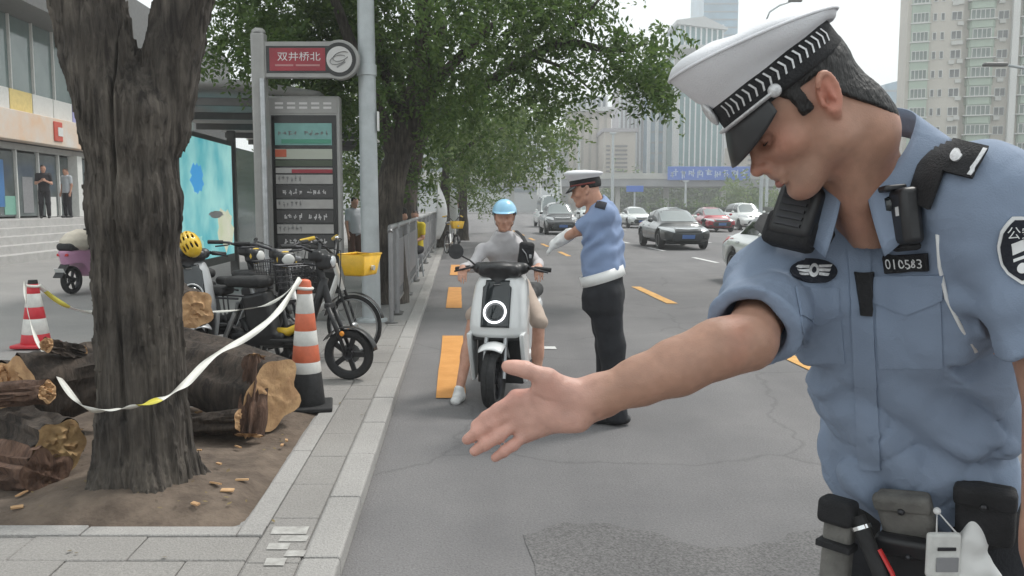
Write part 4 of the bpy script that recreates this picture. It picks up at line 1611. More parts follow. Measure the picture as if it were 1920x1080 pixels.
# ------------------------------------------------------------------ second officer, standing in the bike lane
def person_head(fld, C, F, U, sc=0.97):
    F, U = V(F) / np.linalg.norm(V(F)), V(U)
    U = U - F * (U @ F)
    U = U / np.linalg.norm(U)
    R = np.stack([np.cross(F, U), F, U], 1)
    fld.fn(lambda P: hf.d(((P - C) @ R) / sc) * sc, 0.03)
    return R


def hair_cap(C, R, sc, low=-0.03, grow=0.0):
    h = Field()

    def fn(P):
        Q = ((P - C) @ R) / sc
        y, z = Q[:, 1], Q[:, 2]
        a = np.sqrt((Q[:, 0] / (0.083 + grow)) ** 2 + ((y + 0.005) / (0.105 + grow)) ** 2 + ((z - 0.046) / (0.098 + grow)) ** 2)
        line = np.where(y < -0.02, low, np.where(y < 0.03, 0.02, 0.055 + (y - 0.03) * 0.6))
        d = smax((a - 1) * 0.083, (line - z) * 0.7, 0.008)
        return (smax(d, -(a - 0.84) * 0.08, 0.002) + vnoise(Q, 150, 5) * 0.001) * sc
    h.fn(fn)
    return h


def hand_chain(f, W, d, side, r=0.0095, L=0.075, curl=(0, 0, -0.3)):
    """a relaxed hand of four fingers and a thumb: W wrist, d pointing direction, side towards the thumb"""
    d, side, curl = V(d) / np.linalg.norm(V(d)), V(side) / np.linalg.norm(V(side)), V(curl)
    pc = W + d * 0.08
    f.cap(W, W + d * 0.03, 0.026, 0.028, k=0.015)
    for i, s in enumerate((0.03, 0.01, -0.011, -0.03)):
        k = pc + side * s
        f.cap(W + d * 0.02 + side * s * 0.5, k, 0.016, 0.0135, k=0.012)
        l = L * (0.92, 1.0, 0.94, 0.75)[i]
        a = k + (d + curl * 0.5) * l * 0.5
        b = a + (d + curl * 1.5) * l * 0.45
        f.chain([k, a, b], [r * 1.1, r, r * 0.85], k=0.005)
    f.chain([W + d * 0.02 + side * 0.02, W + d * 0.055 + side * 0.05, W + d * 0.085 + side * 0.058], [0.016, 0.012, 0.0095], k=0.012)


SHIRT2 = mat('bright blue shirt cloth', (0.225, 0.3, 0.47), 0.8, var=0.06, vscale=8, bump=0.25, bscale=220)
o2 = thing('person', 'second officer in blue shirt and dark trousers with white belt, reaching out a gloved hand', 'person', (0.72, 6.0, 0.0))
O2 = V(o2.location)
a_ = lambda x, y, Y=6.0: V(at(x, y, Y))
C2 = a_(1101, 357, 6.0)
b2 = Field()
R2 = person_head(b2, C2, (-0.93, 0.25, -0.16), (-0.14, 0, 1), 0.97)
WB, CB2 = a_(1131, 520, 6.0), a_(1130, 425, 6.0)
NK2 = a_(1122, 384, 6.0)
SHL2, SHR2 = a_(1133, 402, 5.86), a_(1120, 400, 6.17)
EL2, WR2 = a_(1087, 431, 5.98), a_(1058, 446, 6.12)
b2.cap(C2 + V(0.03, 0, -0.05), NK2 + V(0.01, 0, -0.06), 0.055, 0.062, k=0.03)
b2.cap(NK2 + V(0, 0, -0.1), WB, 0.10, 0.11, k=0.04)
b2.cap(SHL2, EL2, 0.048, 0.04, k=0.03)
b2.cap(EL2, WR2, 0.039, 0.028, k=0.02)
b2.cap(SHR2, a_(1128, 470, 6.24), 0.048, 0.038, k=0.03)
b2.cap(a_(1128, 470, 6.24), a_(1122, 520, 6.22), 0.038, 0.03, k=0.02)
b2.cap(WB, a_(1148, 770, 6.02), 0.09, 0.04, k=0.04)
fobj('body', b2, (C2[0] - 0.45, 5.6, 0.05), (C2[0] + 0.45, 6.5, 1.95), 0.0075, M['skin'], o2, O2)
fobj('hair', hair_cap(C2, R2, 0.97, 0.012), C2 - 0.16, C2 + 0.16, 0.007, M['hair'], o2, O2)
s2 = Field()
FR2 = frame(CB2 - WB + V(0, 0, 0.0), (-0.85, 0.5, 0))
s2.loft(WB, FR2, [(-0.02, 0.165, 0.115, 0.115, 0, 0), (0.05, 0.175, 0.135, 0.13, 0, 0), (0.16, 0.18, 0.135, 0.125, 0, 0), (0.3, 0.185, 0.12, 0.11, 0, -0.01), (0.40, 0.185, 0.1, 0.1, 0, -0.015), (0.47, 0.13, 0.075, 0.085, 0, -0.015), (0.53, 0.07, 0.06, 0.06, 0, -0.01)], k=0)
s2.cap(NK2 + V(0, -0.04, -0.04), SHL2, 0.06, 0.068, k=0.06)
s2.cap(NK2 + V(0, 0.06, -0.04), SHR2, 0.06, 0.068, k=0.06)
hm2 = SHL2 + (EL2 - SHL2) * 0.9
s2.cap(SHL2, hm2, 0.066, 0.074, k=0.03)
hm2r = SHR2 + (a_(1128, 470, 6.24) - SHR2) * 0.85
s2.cap(SHR2, hm2r, 0.062, 0.068, k=0.03)
d2 = (EL2 - SHL2) / np.linalg.norm(EL2 - SHL2)
s2.fn(hem_cut(hm2, d2, 0.1), 0.004, True)
s2.cap(hm2 - d2 * 0.04, hm2 + d2 * 0.05, 0.058, 0.066, k=0.005, sub=True)
s2.cap(NK2 + V(0, 0, -0.02), C2, 0.06, 0.07, k=0.01, sub=True)


def f2(P):
    Q = (P - WB) @ FR2
    e = 0.005 * vnoise(Q, 8, 3) + 0.002 * vnoise(Q, 21, 5)
    e += np.exp(-((Q[:, 2] - 0.07) / 0.06) ** 2) * 0.008 * np.sin(38 * Q[:, 0] + 3 * vnoise(Q, 7, 8))
    e += np.exp(-((Q[:, 2] - 0.26) / 0.13) ** 2) * 0.007 * np.sin(48 * (Q[:, 2] + 0.8 * Q[:, 1]) + 2 * vnoise(Q, 9, 1))
    return e


s2.disp.append(f2)
sh2 = fobj('shirt', s2, (C2[0] - 0.5, 5.6, 0.95), (C2[0] + 0.5, 6.5, 1.75), 0.0075, SHIRT2, o2, O2)


def ring_band(name, c, FRm, a, bf_, bb_, h, m, par, org, z=0.0, th=0.006):
    n = 40
    vs = []
    for i in range(n):
        t = 2 * math.pi * i / n
        y = math.cos(t) * (bf_ if math.cos(t) > 0 else bb_)
        p = c + FRm @ V(a * math.sin(t), y, z) - org
        vs += [tuple(p - FRm[:, 2] * h / 2), tuple(p + FRm[:, 2] * h / 2)]
    b = MB().add(vs, [(2 * i, 2 * ((i + 1) % n), 2 * ((i + 1) % n) + 1, 2 * i + 1) for i in range(n)])
    return obj(name, b, m, par, smooth=60, solid=th)


bl2 = ring_band('white_belt', WB + V(0.0, 0, 0.01), frame(FR2[:, 2] + V(-0.28, 0.05, 0), FR2[:, 1]), 0.192, 0.156, 0.148, 0.075, M['white_plastic'], o2, O2, 0.0, 0.008)
p = patch(s2, lambda u, v: (1120 + 18 * u - 4 * v, 377 + 5 * u + 12 * v), 5, 5, 0.004, 0.004, O2)
obj('shoulder_board', p, M['navy_cloth'], sh2)
c_ = NK2 + V(-0.01, 0, 0.005)
ring_band('collar', c_, frame((-0.1, 0, 1), (-1, 0, 0)), 0.066, 0.07, 0.066, 0.05, SHIRT2, o2, O2, 0.0, 0.005)
t2 = Field()
HL, HRr = WB + V(0.0, -0.07, -0.12), WB + V(0.0, 0.09, -0.12)
t2.loft(WB, frame((0, 0, 1), (-0.85, 0.5, 0)), [(-0.22, 0.175, 0.125, 0.135, 0, 0), (-0.1, 0.178, 0.125, 0.135, 0, 0), (0.0, 0.168, 0.12, 0.12, 0, 0)], k=0)
FL2, FR_2 = V(0.735, 5.93, 0.07), V(0.70, 6.17, 0.07)
KL, KRr = V(a_(1148, 650, 5.95)), V(a_(1142, 650, 6.12))
t2.chain([HL, KL, FL2], [0.115, 0.092, 0.082], k=0.05)
t2.chain([HRr, KRr, FR_2], [0.115, 0.092, 0.082], k=0.05)
t2.disp.append(lambda P: 0.007 * vnoise(P, 8, 2) + 0.004 * vnoise(P, 19, 6))
fobj('trousers', t2, (0.4, 5.65, 0.03), (1.1, 6.45, 1.12), 0.010, M['trouser'], o2, O2)
for q in (FL2, FR_2):
    sh = Field()
    sh.cap((q[0] + 0.06, q[1], 0.045), (q[0] - 0.15, q[1] + 0.04, 0.035), 0.048, 0.042, k=0, flat=((0, 0, 1), 0.8))
    sh.cap((q[0], q[1], 0.05), (q[0], q[1], 0.11), 0.05, 0.05, k=0.03)
    sh.fn(lambda P: P[:, 2] - 0.002, 0.0, True)
    fobj('shoe', sh, (q[0] - 0.25, q[1] - 0.12, -0.02), (q[0] + 0.15, q[1] + 0.14, 0.2), 0.009, M['visor'], o2, O2)
gl = thing('glove', 'white glove on the outstretched hand of the second officer', 'glove', Vector(WR2))
g2 = Field()
dg = V(-0.72, 0.25, -0.5)
g2.cap(-dg * 0.05, dg * 0.03, 0.046, 0.042, k=0)
g2.cap(dg * 0.02, dg * 0.09, 0.042, 0.044, k=0.02, flat=((0.3, 0.5, -0.6), 0.75))
hand_chain(g2, V(0, 0, 0), dg, (0.15, -0.9, 0.2), 0.015, 0.08, (0.1, 0, -0.35))
g2.disp.append(lambda P: 0.002 * vnoise(P, 50, 2))
fobj('cloth', g2, (-0.22, -0.12, -0.22), (0.09, 0.2, 0.1), 0.005, M['white_thread'], gl)
# his cap
cp2 = thing('police_cap', 'white peaked cap with dark red-edged band on the second officer', 'cap', o2.location)


def hp2(x, y, z):
    return C2 + R2 @ (V(x, y, z) * 0.97) - O2


def rings2(rs, close=True):
    n = len(rs[0])
    b = MB()
    b.add([tuple(hp2(*q)) for r in rs for q in r], [(k * n + i, k * n + (i + 1) % n, (k + 1) * n + (i + 1) % n, (k + 1) * n + i) for k in range(len(rs) - 1) for i in range(n)])
    if close:
        b.f.append(tuple((len(rs) - 1) * n + i for i in range(n)))
    return b


e2 = lambda a, b, z, zf, cy: ring(a, b, z, zf, cy, 40)
obj('crown', rings2([e2(0.088, 0.107, 0.078, 0, 0.008), e2(0.095, 0.113, 0.092, 0.003, 0.008), e2(0.122, 0.134, 0.112, 0.014, 0.008), e2(0.131, 0.142, 0.125, 0.02, 0.008), e2(0.128, 0.139, 0.132, 0.021, 0.008), e2(0.1, 0.11, 0.142, 0.018, 0.008), e2(0.05, 0.055, 0.148, 0.01, 0.008), e2(0.01, 0.01, 0.149, 0, 0.008)]), M['cap_white'], cp2, smooth=180)
bd2 = obj('band', rings2([e2(0.084, 0.103, 0.04, 0, 0.008), e2(0.091, 0.11, 0.042, 0, 0.008), e2(0.091, 0.11, 0.084, 0, 0.008), e2(0.088, 0.107, 0.088, 0, 0.008)], False), M['black_cloth'], cp2, smooth=50)
M['maroon'] = mat('maroon piping', (0.16, 0.035, 0.03), 0.7)
obj('edge_strip', rings2([e2(0.0915, 0.1105, 0.041, 0, 0.008), e2(0.093, 0.112, 0.043, 0, 0.008), e2(0.093, 0.112, 0.052, 0, 0.008), e2(0.0915, 0.1105, 0.054, 0, 0.008)], False), M['maroon'], bd2, smooth=50)


def vis2(u, v):
    t = (u - 0.5) * 2.2
    k = 0.055 * max(0.0, math.cos(t * 1.25)) ** 0.75 * v
    return hp2(0.09 * math.sin(t) + math.sin(t) * k * 0.6, 0.008 + 0.109 * math.cos(t) + math.cos(t) * k * 0.75, 0.042 - k * 0.75)


obj('visor', MB().grid(vis2, 20, 5), M['visor'], cp2, smooth=180, solid=0.003)

# ------------------------------------------------------------------ electric scooter and its rider
M['scoot_white'] = mat('white scooter paint', (0.72, 0.73, 0.73), 0.22, var=0.03, vscale=4, coat=0.6)
M['scoot_grey'] = mat('silver grey panel', (0.42, 0.43, 0.44), 0.35, 0.3)
M['led_ring'] = mat('white light ring', (0.9, 0.92, 0.95), 0.3, emit=1.2)


def spoke_wheel(root, name, c, R, w, axis, rim_m, n=5, rim_r=0.62):
    wl = obj(name, MB().lathe([(R * 0.16, -w * 0.34), (R * 0.2, -w * 0.40), (R * 0.2, w * 0.40), (R * 0.16, w * 0.34)], c, axis, 16), M['dark_metal'], root, smooth=40)
    ax = Vector(axis).normalized()
    t = MB().lathe([(R * 0.72, -w * 0.36), (R * 0.8, -w * 0.48), (R * 0.92, -w * 0.47), (R * 0.985, -w * 0.28), (R, -w * 0.08), (R * 0.985, -w * 0.06), (R * 0.985, w * 0.06), (R, w * 0.08), (R * 0.985, w * 0.28), (R * 0.92, w * 0.47), (R * 0.8, w * 0.48), (R * 0.72, w * 0.36)], c, axis, 40, cap=False)
    obj('tyre', t, M['black_rubber'], wl, smooth=40)
    rm = MB().lathe([(R * 0.70, -w * 0.33), (R * 0.735, -w * 0.37), (R * 0.735, w * 0.37), (R * 0.70, w * 0.33), (R * 0.66, w * 0.2), (R * 0.66, -w * 0.2), (R * 0.70, -w * 0.33)], c, axis, 40, cap=False)
    obj('rim', rm, rim_m, wl, smooth=40)
    u = Vector((0, 0, 1))
    v_ = ax.cross(u)
    for i in range(n):
        a = 2 * math.pi * i / n + 0.3
        d = u * math.cos(a) + v_ * math.sin(a)
        cc = Vector(c)
        sp_ = MB().bar(cc + d * R * 0.17, cc + d * R * 0.69, R * 0.2, w * 0.3, ax)
        obj('spoke', sp_, rim_m, wl, bevel=0.004)
    return wl


def make_scooter(name, label, loc, rotz, body_m, ring_m):
    r = thing(name, label, 'scooter', loc, rotz)
    R = 0.235
    spoke_wheel(r, 'wheel', (0, 0, R), R, 0.105, (1, 0, 0), M['dark_metal'])
    spoke_wheel(r, 'wheel', (0, 1.27, R), R, 0.105, (1, 0, 0), M['dark_metal'])
    fd = MB()

    def fend(u, v):
        a = math.radians(-30 + 90 * u)                    # from ahead of the tyre over its top
        t = (v - 0.5) * 2
        rr = R + 0.03 + 0.018 * (1 - t * t)
        return (t * 0.098 * (0.8 + 0.2 * math.sin(math.pi * min(1, u + 0.25))), math.sin(a) * rr, R + math.cos(a) * rr - 0.012 * t * t)
    fd.grid(fend, 18, 8)
    obj('front_fender', fd, body_m, r, smooth=180, solid=0.006)
    for s in (-1, 1):
        obj('fork_leg', MB().cyl((0.078 * s, 0.0, R), (0.075 * s, 0.11, 0.62), 0.017, 0.02, 12), M['steel'], r)
    # front shield: a shell bent round the sides
    rows = [(1.0, 0.155, 0.20), (0.985, 0.185, 0.165), (0.93, 0.205, 0.135), (0.83, 0.218, 0.10), (0.72, 0.226, 0.065), (0.62, 0.228, 0.04), (0.56, 0.226, 0.045), (0.535, 0.222, 0.07)]

    def shell(u, v):
        z = np.interp(v, np.linspace(0, 1, len(rows)), [q[0] for q in rows])
        w = np.interp(v, np.linspace(0, 1, len(rows)), [q[1] for q in rows])
        y = np.interp(v, np.linspace(0, 1, len(rows)), [q[2] for q in rows])
        t = (u - 0.5) * 2
        x = w * math.copysign(abs(math.sin(t * math.pi / 2)) ** 0.75, t)
        return (x, y + 0.21 * (1 - abs(math.cos(t * math.pi / 2)) ** 0.42), z)
    sh = MB().grid(shell, 36, 30)
    obj('front_shield', sh, body_m, r, smooth=180, solid=0.012)
    for s in (-1, 1):                                      # aprons running down beside the wheel
        pl = [(0.03, 0.57), (0.24, 0.60), (0.30, 0.30), (0.27, 0.20), (0.19, 0.17), (0.12, 0.33), (0.06, 0.47)]
        b = MB().prism(pl, (0.034 * s, 0, 0), (0.19 * s, 0, 0), (0, 1, 0), (0, 0, 1))
        obj('side_apron', b, body_m, r, bevel=0.012, seg=3)
    obj('inner_liner', MB().box((0, 0.26, 0.40), (0.37, 0.05, 0.5)), M['black_plastic'], r, bevel=0.01)
    obj('wheel_arch', MB().box((0, 0.17, 0.53), (0.38, 0.16, 0.04)), M['black_plastic'], r, bevel=0.01)

    def dark(u, v):
        z = 0.972 - 0.352 * v
        w = 0.112 - 0.02 * (1 - v) * (1 if v < 0.15 else 0)
        t = (u - 0.5) * 2
        y = np.interp(z, [q[0] for q in rows][::-1], [q[2] for q in rows][::-1])
        x = t * w
        wv = np.interp(z, [q[0] for q in rows][::-1], [q[1] for q in rows][::-1])
        tt = (abs(x) / wv) ** (1 / 0.75)
        tt = math.asin(min(1, tt)) * 2 / math.pi
        return (x, y + 0.21 * (1 - abs(math.cos(tt * math.pi / 2)) ** 0.42) - 0.004, z)
    pn = obj('dark_panel', MB().grid(dark, 14, 20), M['glass_dark'], r, smooth=180, solid=-0.006)
    hx = Vector((0, 0.052, 0.735))
    nrm = Vector((0, -0.93, 0.37)).normalized()
    hl_ = obj('headlight', MB().lathe([(0.0, 0.02), (0.05, 0.018), (0.07, 0.01), (0.075, -0.01)], hx, nrm, 32, cap=False), M['glass_dark'], r, smooth=180)
    obj('light_ring', MB().torus(hx + nrm * 0.012, nrm, 0.083, 0.008, 40, 10), ring_m, hl_, smooth=180)
    obj('emblem', MB().box((0, 0.118, 0.945), (0.05, 0.004, 0.007), Matrix.Rotation(0.3, 3, 'X')), M['steel'], pn)
    # steering: stem cover, bar, grips, levers, mirror
    cv = Field()
    cv.box((0, 0.24, 1.045), (0.17, 0.09, 0.05), rad=0.045, k=0)
    cv.cap((-0.18, 0.26, 1.06), (0.18, 0.26, 1.06), 0.045, k=0.03)
    cv.ell((0, 0.2, 1.07), (0.11, 0.09, 0.045), k=0.03)
    cv.cap((0, 0.24, 1.0), (0, 0.22, 0.9), 0.09, 0.09, k=0.03)
    v2_, f2_ = cv.mesh((-0.3, 0.05, 0.78), (0.3, 0.42, 1.2), 0.009)
    obj('handlebar_cover', mesh('handlebar_cover', v2_, f2_, 180), M['black_plastic'], r)
    hb = MB().tube([(-0.375, 0.33, 1.045), (-0.25, 0.29, 1.06), (0, 0.26, 1.06), (0.25, 0.29, 1.06), (0.375, 0.33, 1.045)], 0.012, 10)
    hbo = obj('handlebar', hb, M['dark_metal'], r, smooth=180)
    for s in (-1, 1):
        obj('grip', MB().cyl((0.26 * s, 0.292, 1.059), (0.385 * s, 0.334, 1.044), 0.019, 0.018, 14), M['black_rubber'], hbo)
        obj('brake_lever', MB().tube([(0.22 * s, 0.25, 1.07), (0.28 * s, 0.225, 1.055), (0.375 * s, 0.25, 1.03)], [0.012, 0.009, 0.007], 8), M['dark_metal'], hbo, smooth=180)
    mr = obj('mirror', MB().lathe([(0.0, -0.018), (0.045, -0.016), (0.06, -0.004), (0.06, 0.006), (0.0, 0.008)], (-0.345, 0.19, 1.19), (0.12, -1, 0.08), 24, cap=False), M['black_plastic'], r, smooth=50)
    obj('mirror_stalk', MB().tube([(-0.2, 0.27, 1.07), (-0.25, 0.25, 1.12), (-0.335, 0.21, 1.17)], 0.007, 8), M['black_plastic'], mr, smooth=180)
    # floor, seat, tail
    fl = Field()
    fl.box((0, 0.52, 0.30), (0.17, 0.27, 0.045), rad=0.03, k=0)
    fl.loft((0, 0, 0), np.eye(3), [(0.30, 0.17, 0.32, 0.25, 0, 1.05), (0.5, 0.17, 0.36, 0.3, 0, 1.07), (0.68, 0.165, 0.42, 0.33, 0, 1.08), (0.72, 0.15, 0.42, 0.33, 0, 1.08)], k=0.05)
    fl.cap((-0.3, 1.27, 0.235), (0.3, 1.27, 0.235), 0.28, k=0.02, sub=True)
    v2_, f2_ = fl.mesh((-0.25, 0.2, 0.2), (0.25, 1.6, 0.8), 0.016)
    obj('rear_body', mesh('rear_body', v2_, f2_, 180), body_m, r)
    st_ = Field()
    st_.box((0, 1.08, 0.775), (0.135, 0.36, 0.05), rad=0.045, k=0)
    st_.box((0, 1.3, 0.80), (0.125, 0.15, 0.05), rad=0.045, k=0.04)
    v2_, f2_ = st_.mesh((-0.2, 0.65, 0.68), (0.2, 1.55, 0.9), 0.014)
    obj('seat', mesh('seat', v2_, f2_, 180), M['black_rubber'], r)
    obj('tail_light', MB().box((0, 1.465, 0.66), (0.2, 0.03, 0.045)), M['red_plastic'], r, bevel=0.008)
    obj('rear_mudguard', MB().bar((0, 1.42, 0.5), (0, 1.62, 0.3), 0.16, 0.015), M['black_plastic'], r)
    obj('registration_plate', MB().box((0, 1.56, 0.40), (0.17, 0.008, 0.10), Matrix.Rotation(-0.6, 3, 'X')), M['white_plastic'], r)
    return r


SX, SY = -0.14, 6.42
scooter = make_scooter('scooter', 'white electric scooter with glowing ring headlight stopped before the officers', (SX, SY, 0), math.radians(-12), M['scoot_white'], M['led_ring'])

M['grey_tee'] = mat('grey jersey cloth', (0.47, 0.455, 0.465), 0.85, var=0.08, vscale=9, bump=0.2, bscale=200)
M['beige_cloth'] = mat('pale beige cloth', (0.45, 0.36, 0.30), 0.85, var=0.1, vscale=9)
M['helmet_blue'] = mat('pale blue helmet', (0.30, 0.58, 0.78), 0.3, var=0.05, coat=0.5)
rd = thing('person', 'scooter rider in grey long-sleeved top holding the handlebars, one white shoe on the road', 'person', (SX + 0.12, SY + 0.95, 0))
OR = V(rd.location)
a_ = lambda x, y, Y: V(at(x, y, Y))
CR = a_(946, 408, 7.18)
rb_ = Field()
RR = person_head(rb_, CR, (-0.05, -1, -0.12), (0, -0.1, 1), 0.97)
NKr, HPr = a_(946, 452, 7.22), V(SX + 0.13, SY + 0.98, 0.86)
SA, SB = a_(905, 470, 7.18), a_(985, 470, 7.18)
EA, EB = a_(884, 500, 7.02), a_(1008, 495, 7.02)
WA, WBr = a_(868, 503, 6.80), a_(1010, 500, 6.76)
rb_.cap(CR + V(0, 0.03, -0.05), NKr + V(0, 0, -0.06), 0.05, 0.055, k=0.03)
rb_.cap(NKr + V(0, 0.02, -0.12), HPr + V(0, 0.02, 0), 0.06, 0.07, k=0.04)
for s_, e_, w_, sd_ in ((SA, EA, WA, 1), (SB, EB, WBr, -1)):
    rb_.cap(s_, e_, 0.04, 0.036, k=0.02)
    rb_.cap(e_, w_, 0.036, 0.027, k=0.02)
    hand_chain(rb_, w_, V(0.02 * sd_ - 0.0, -1, -0.25), (sd_, -0.2, 0.2), 0.0095, 0.07, (0, -0.1, -1.1))
KA, KB = V(SX - 0.17, SY + 0.62, 0.64), V(SX + 0.36, SY + 0.55, 0.60)
FA, FB = V(a_(861, 735, 6.68)), V(SX + 0.34, SY + 0.45, 0.10)
for k_, f_a in ((KA, FA), (KB, FB)):
    rb_.cap(HPr + V(0.08 if k_ is KB else -0.08, -0.05, -0.02), k_, 0.075, 0.055, k=0.03)
    rb_.cap(k_, V(k_ * 0.45 + f_a * 0.55), 0.052, 0.05, k=0.02)
    rb_.cap(V(k_ * 0.55 + f_a * 0.45), f_a, 0.05, 0.034, k=0.02)
fobj('body', rb_, (SX - 0.6, SY - 0.05, -0.0), (SX + 0.7, SY + 1.25, 1.75), 0.0095, M['skin'], rd, OR)
fobj('hair', hair_cap(CR, RR, 0.97, -0.06, 0.004), CR - 0.17, CR + 0.17, 0.009, M['hair'], rd, OR)
sr = Field()
sr.loft(HPr + V(0, 0, -0.04), frame(NKr - HPr, (0, -1, 0)), [(-0.02, 0.15, 0.12, 0.12, 0, 0), (0.12, 0.14, 0.115, 0.11, 0, 0), (0.3, 0.148, 0.11, 0.1, 0, 0), (0.44, 0.155, 0.09, 0.09, 0, 0), (0.52, 0.11, 0.075, 0.08, 0, 0), (0.58, 0.06, 0.055, 0.055, 0, 0)], k=0)
for s_, e_, w_ in ((SA, EA, WA), (SB, EB, WBr)):
    sr.cap(NKr + V(0, 0, -0.06), s_, 0.05, 0.055, k=0.06)
    sr.cap(s_, e_, 0.054, 0.05, k=0.03)
    sr.cap(e_, w_ * 0.85 + e_ * 0.15, 0.049, 0.039, k=0.02)
sr.cap(NKr + V(0, -0.02, -0.0), CR, 0.06, 0.06, k=0.01, sub=True)
sr.disp.append(lambda P: 0.007 * vnoise(P, 11, 3) + 0.004 * vnoise(P, 26, 5))
fobj('top', sr, (SX - 0.6, SY + 0.1, 0.75), (SX + 0.7, SY + 1.25, 1.6), 0.009, M['grey_tee'], rd, OR)
tr = Field()
for k_, sg in ((KA, -1), (KB, 1)):
    tr.cap(HPr + V(0.08 * sg, -0.03, -0.02), k_ + (k_ - HPr) * 0.02, 0.098, 0.072, k=0.03)
tr.disp.append(lambda P: 0.006 * vnoise(P, 12, 3))
fobj('shorts', tr, (SX - 0.5, SY + 0.3, 0.5), (SX + 0.6, SY + 1.2, 1.05), 0.012, M['beige_cloth'], rd, OR)
for q, dy in ((FA, -0.12), (FB, -0.12)):
    z0 = q[2] - 0.085
    sh = Field()
    sh.cap((q[0], q[1] + 0.04, z0 + 0.045), (q[0] - 0.02, q[1] + dy, z0 + 0.04), 0.047, 0.043, k=0, flat=((0, 0, 1), 0.85))
    sh.cap((q[0], q[1] + 0.01, z0 + 0.05), (q[0], q[1] + 0.01, z0 + 0.10), 0.045, 0.042, k=0.03)
    fobj('shoe', sh, (q[0] - 0.12, q[1] - 0.25, z0 - 0.03), (q[0] + 0.12, q[1] + 0.14, z0 + 0.2), 0.008, M['white_plastic'], rd, OR)
hm = thing('helmet', 'pale blue open-face helmet worn by the scooter rider', 'helmet', Vector(CR))
he = Field()


def helm(P):
    Q = P @ RR / 0.97
    a = np.sqrt((Q[:, 0] / 0.108) ** 2 + ((Q[:, 1] + 0.0) / 0.126) ** 2 + ((Q[:, 2] - 0.04) / 0.122) ** 2)
    line = np.where(Q[:, 1] > 0.03, 0.048, 0.048 - (0.03 - Q[:, 1]) * 0.5)
    d = smax((a - 1) * 0.108, line - Q[:, 2], 0.006)
    return smax(d, -(a - 0.9) * 0.108, 0.003)


he.fn(helm)
fobj('shell', he, (-0.16, -0.16, -0.1), (0.16, 0.16, 0.2), 0.007, M['helmet_blue'], hm)
obj('peak', MB().grid(lambda u, v: Vector(RR @ V(0.1 * math.sin((u - 0.5) * 2.2), (0.118 + 0.05 * v) * math.cos((u - 0.5) * 2.2), 0.062 - 0.012 * v)), 16, 4), M['helmet_blue'], hm, smooth=180, solid=0.003)
for s in (1, -1):
    obj('chin_strap', MB().tube([Vector(RR @ V(0.09 * s, 0.0, 0.02)), Vector(RR @ V(0.075 * s, 0.03, -0.05)), Vector(RR @ V(0.0, 0.055, -0.11))], 0.005, 6, flat=0.4), M['black_cloth'], hm)
bg = thing('sling_bag', 'black sling bag across the chest of the scooter rider', 'bag', a_(986, 480, 6.98))
bf2 = Field()
bf2.box((0, 0, 0), (0.062, 0.045, 0.115), R=frame((0.12, 0, 1), (0, 1, 0)), rad=0.03, k=0)
bf2.disp.append(lambda P: 0.004 * vnoise(P, 30, 3))
fobj('pouch', bf2, (-0.1, -0.08, -0.16), (0.1, 0.08, 0.16), 0.007, M['black_cloth'], bg)
obj('zip', MB().tube([(-0.03, -0.047, 0.06), (0.0, -0.05, 0.02), (0.02, -0.048, -0.05)], 0.004, 6), M['steel'], bg, smooth=180)
obj('strap', MB().tube([(0.0, 0.0, 0.11), (-0.03, 0.10, 0.16), (-0.08, 0.2, 0.2)], 0.018, 8, flat=0.2), M['black_cloth'], bg)
obj('buckle', MB().box((0.035, -0.045, 0.0), (0.02, 0.012, 0.03)), M['steel'], bg, bevel=0.003)
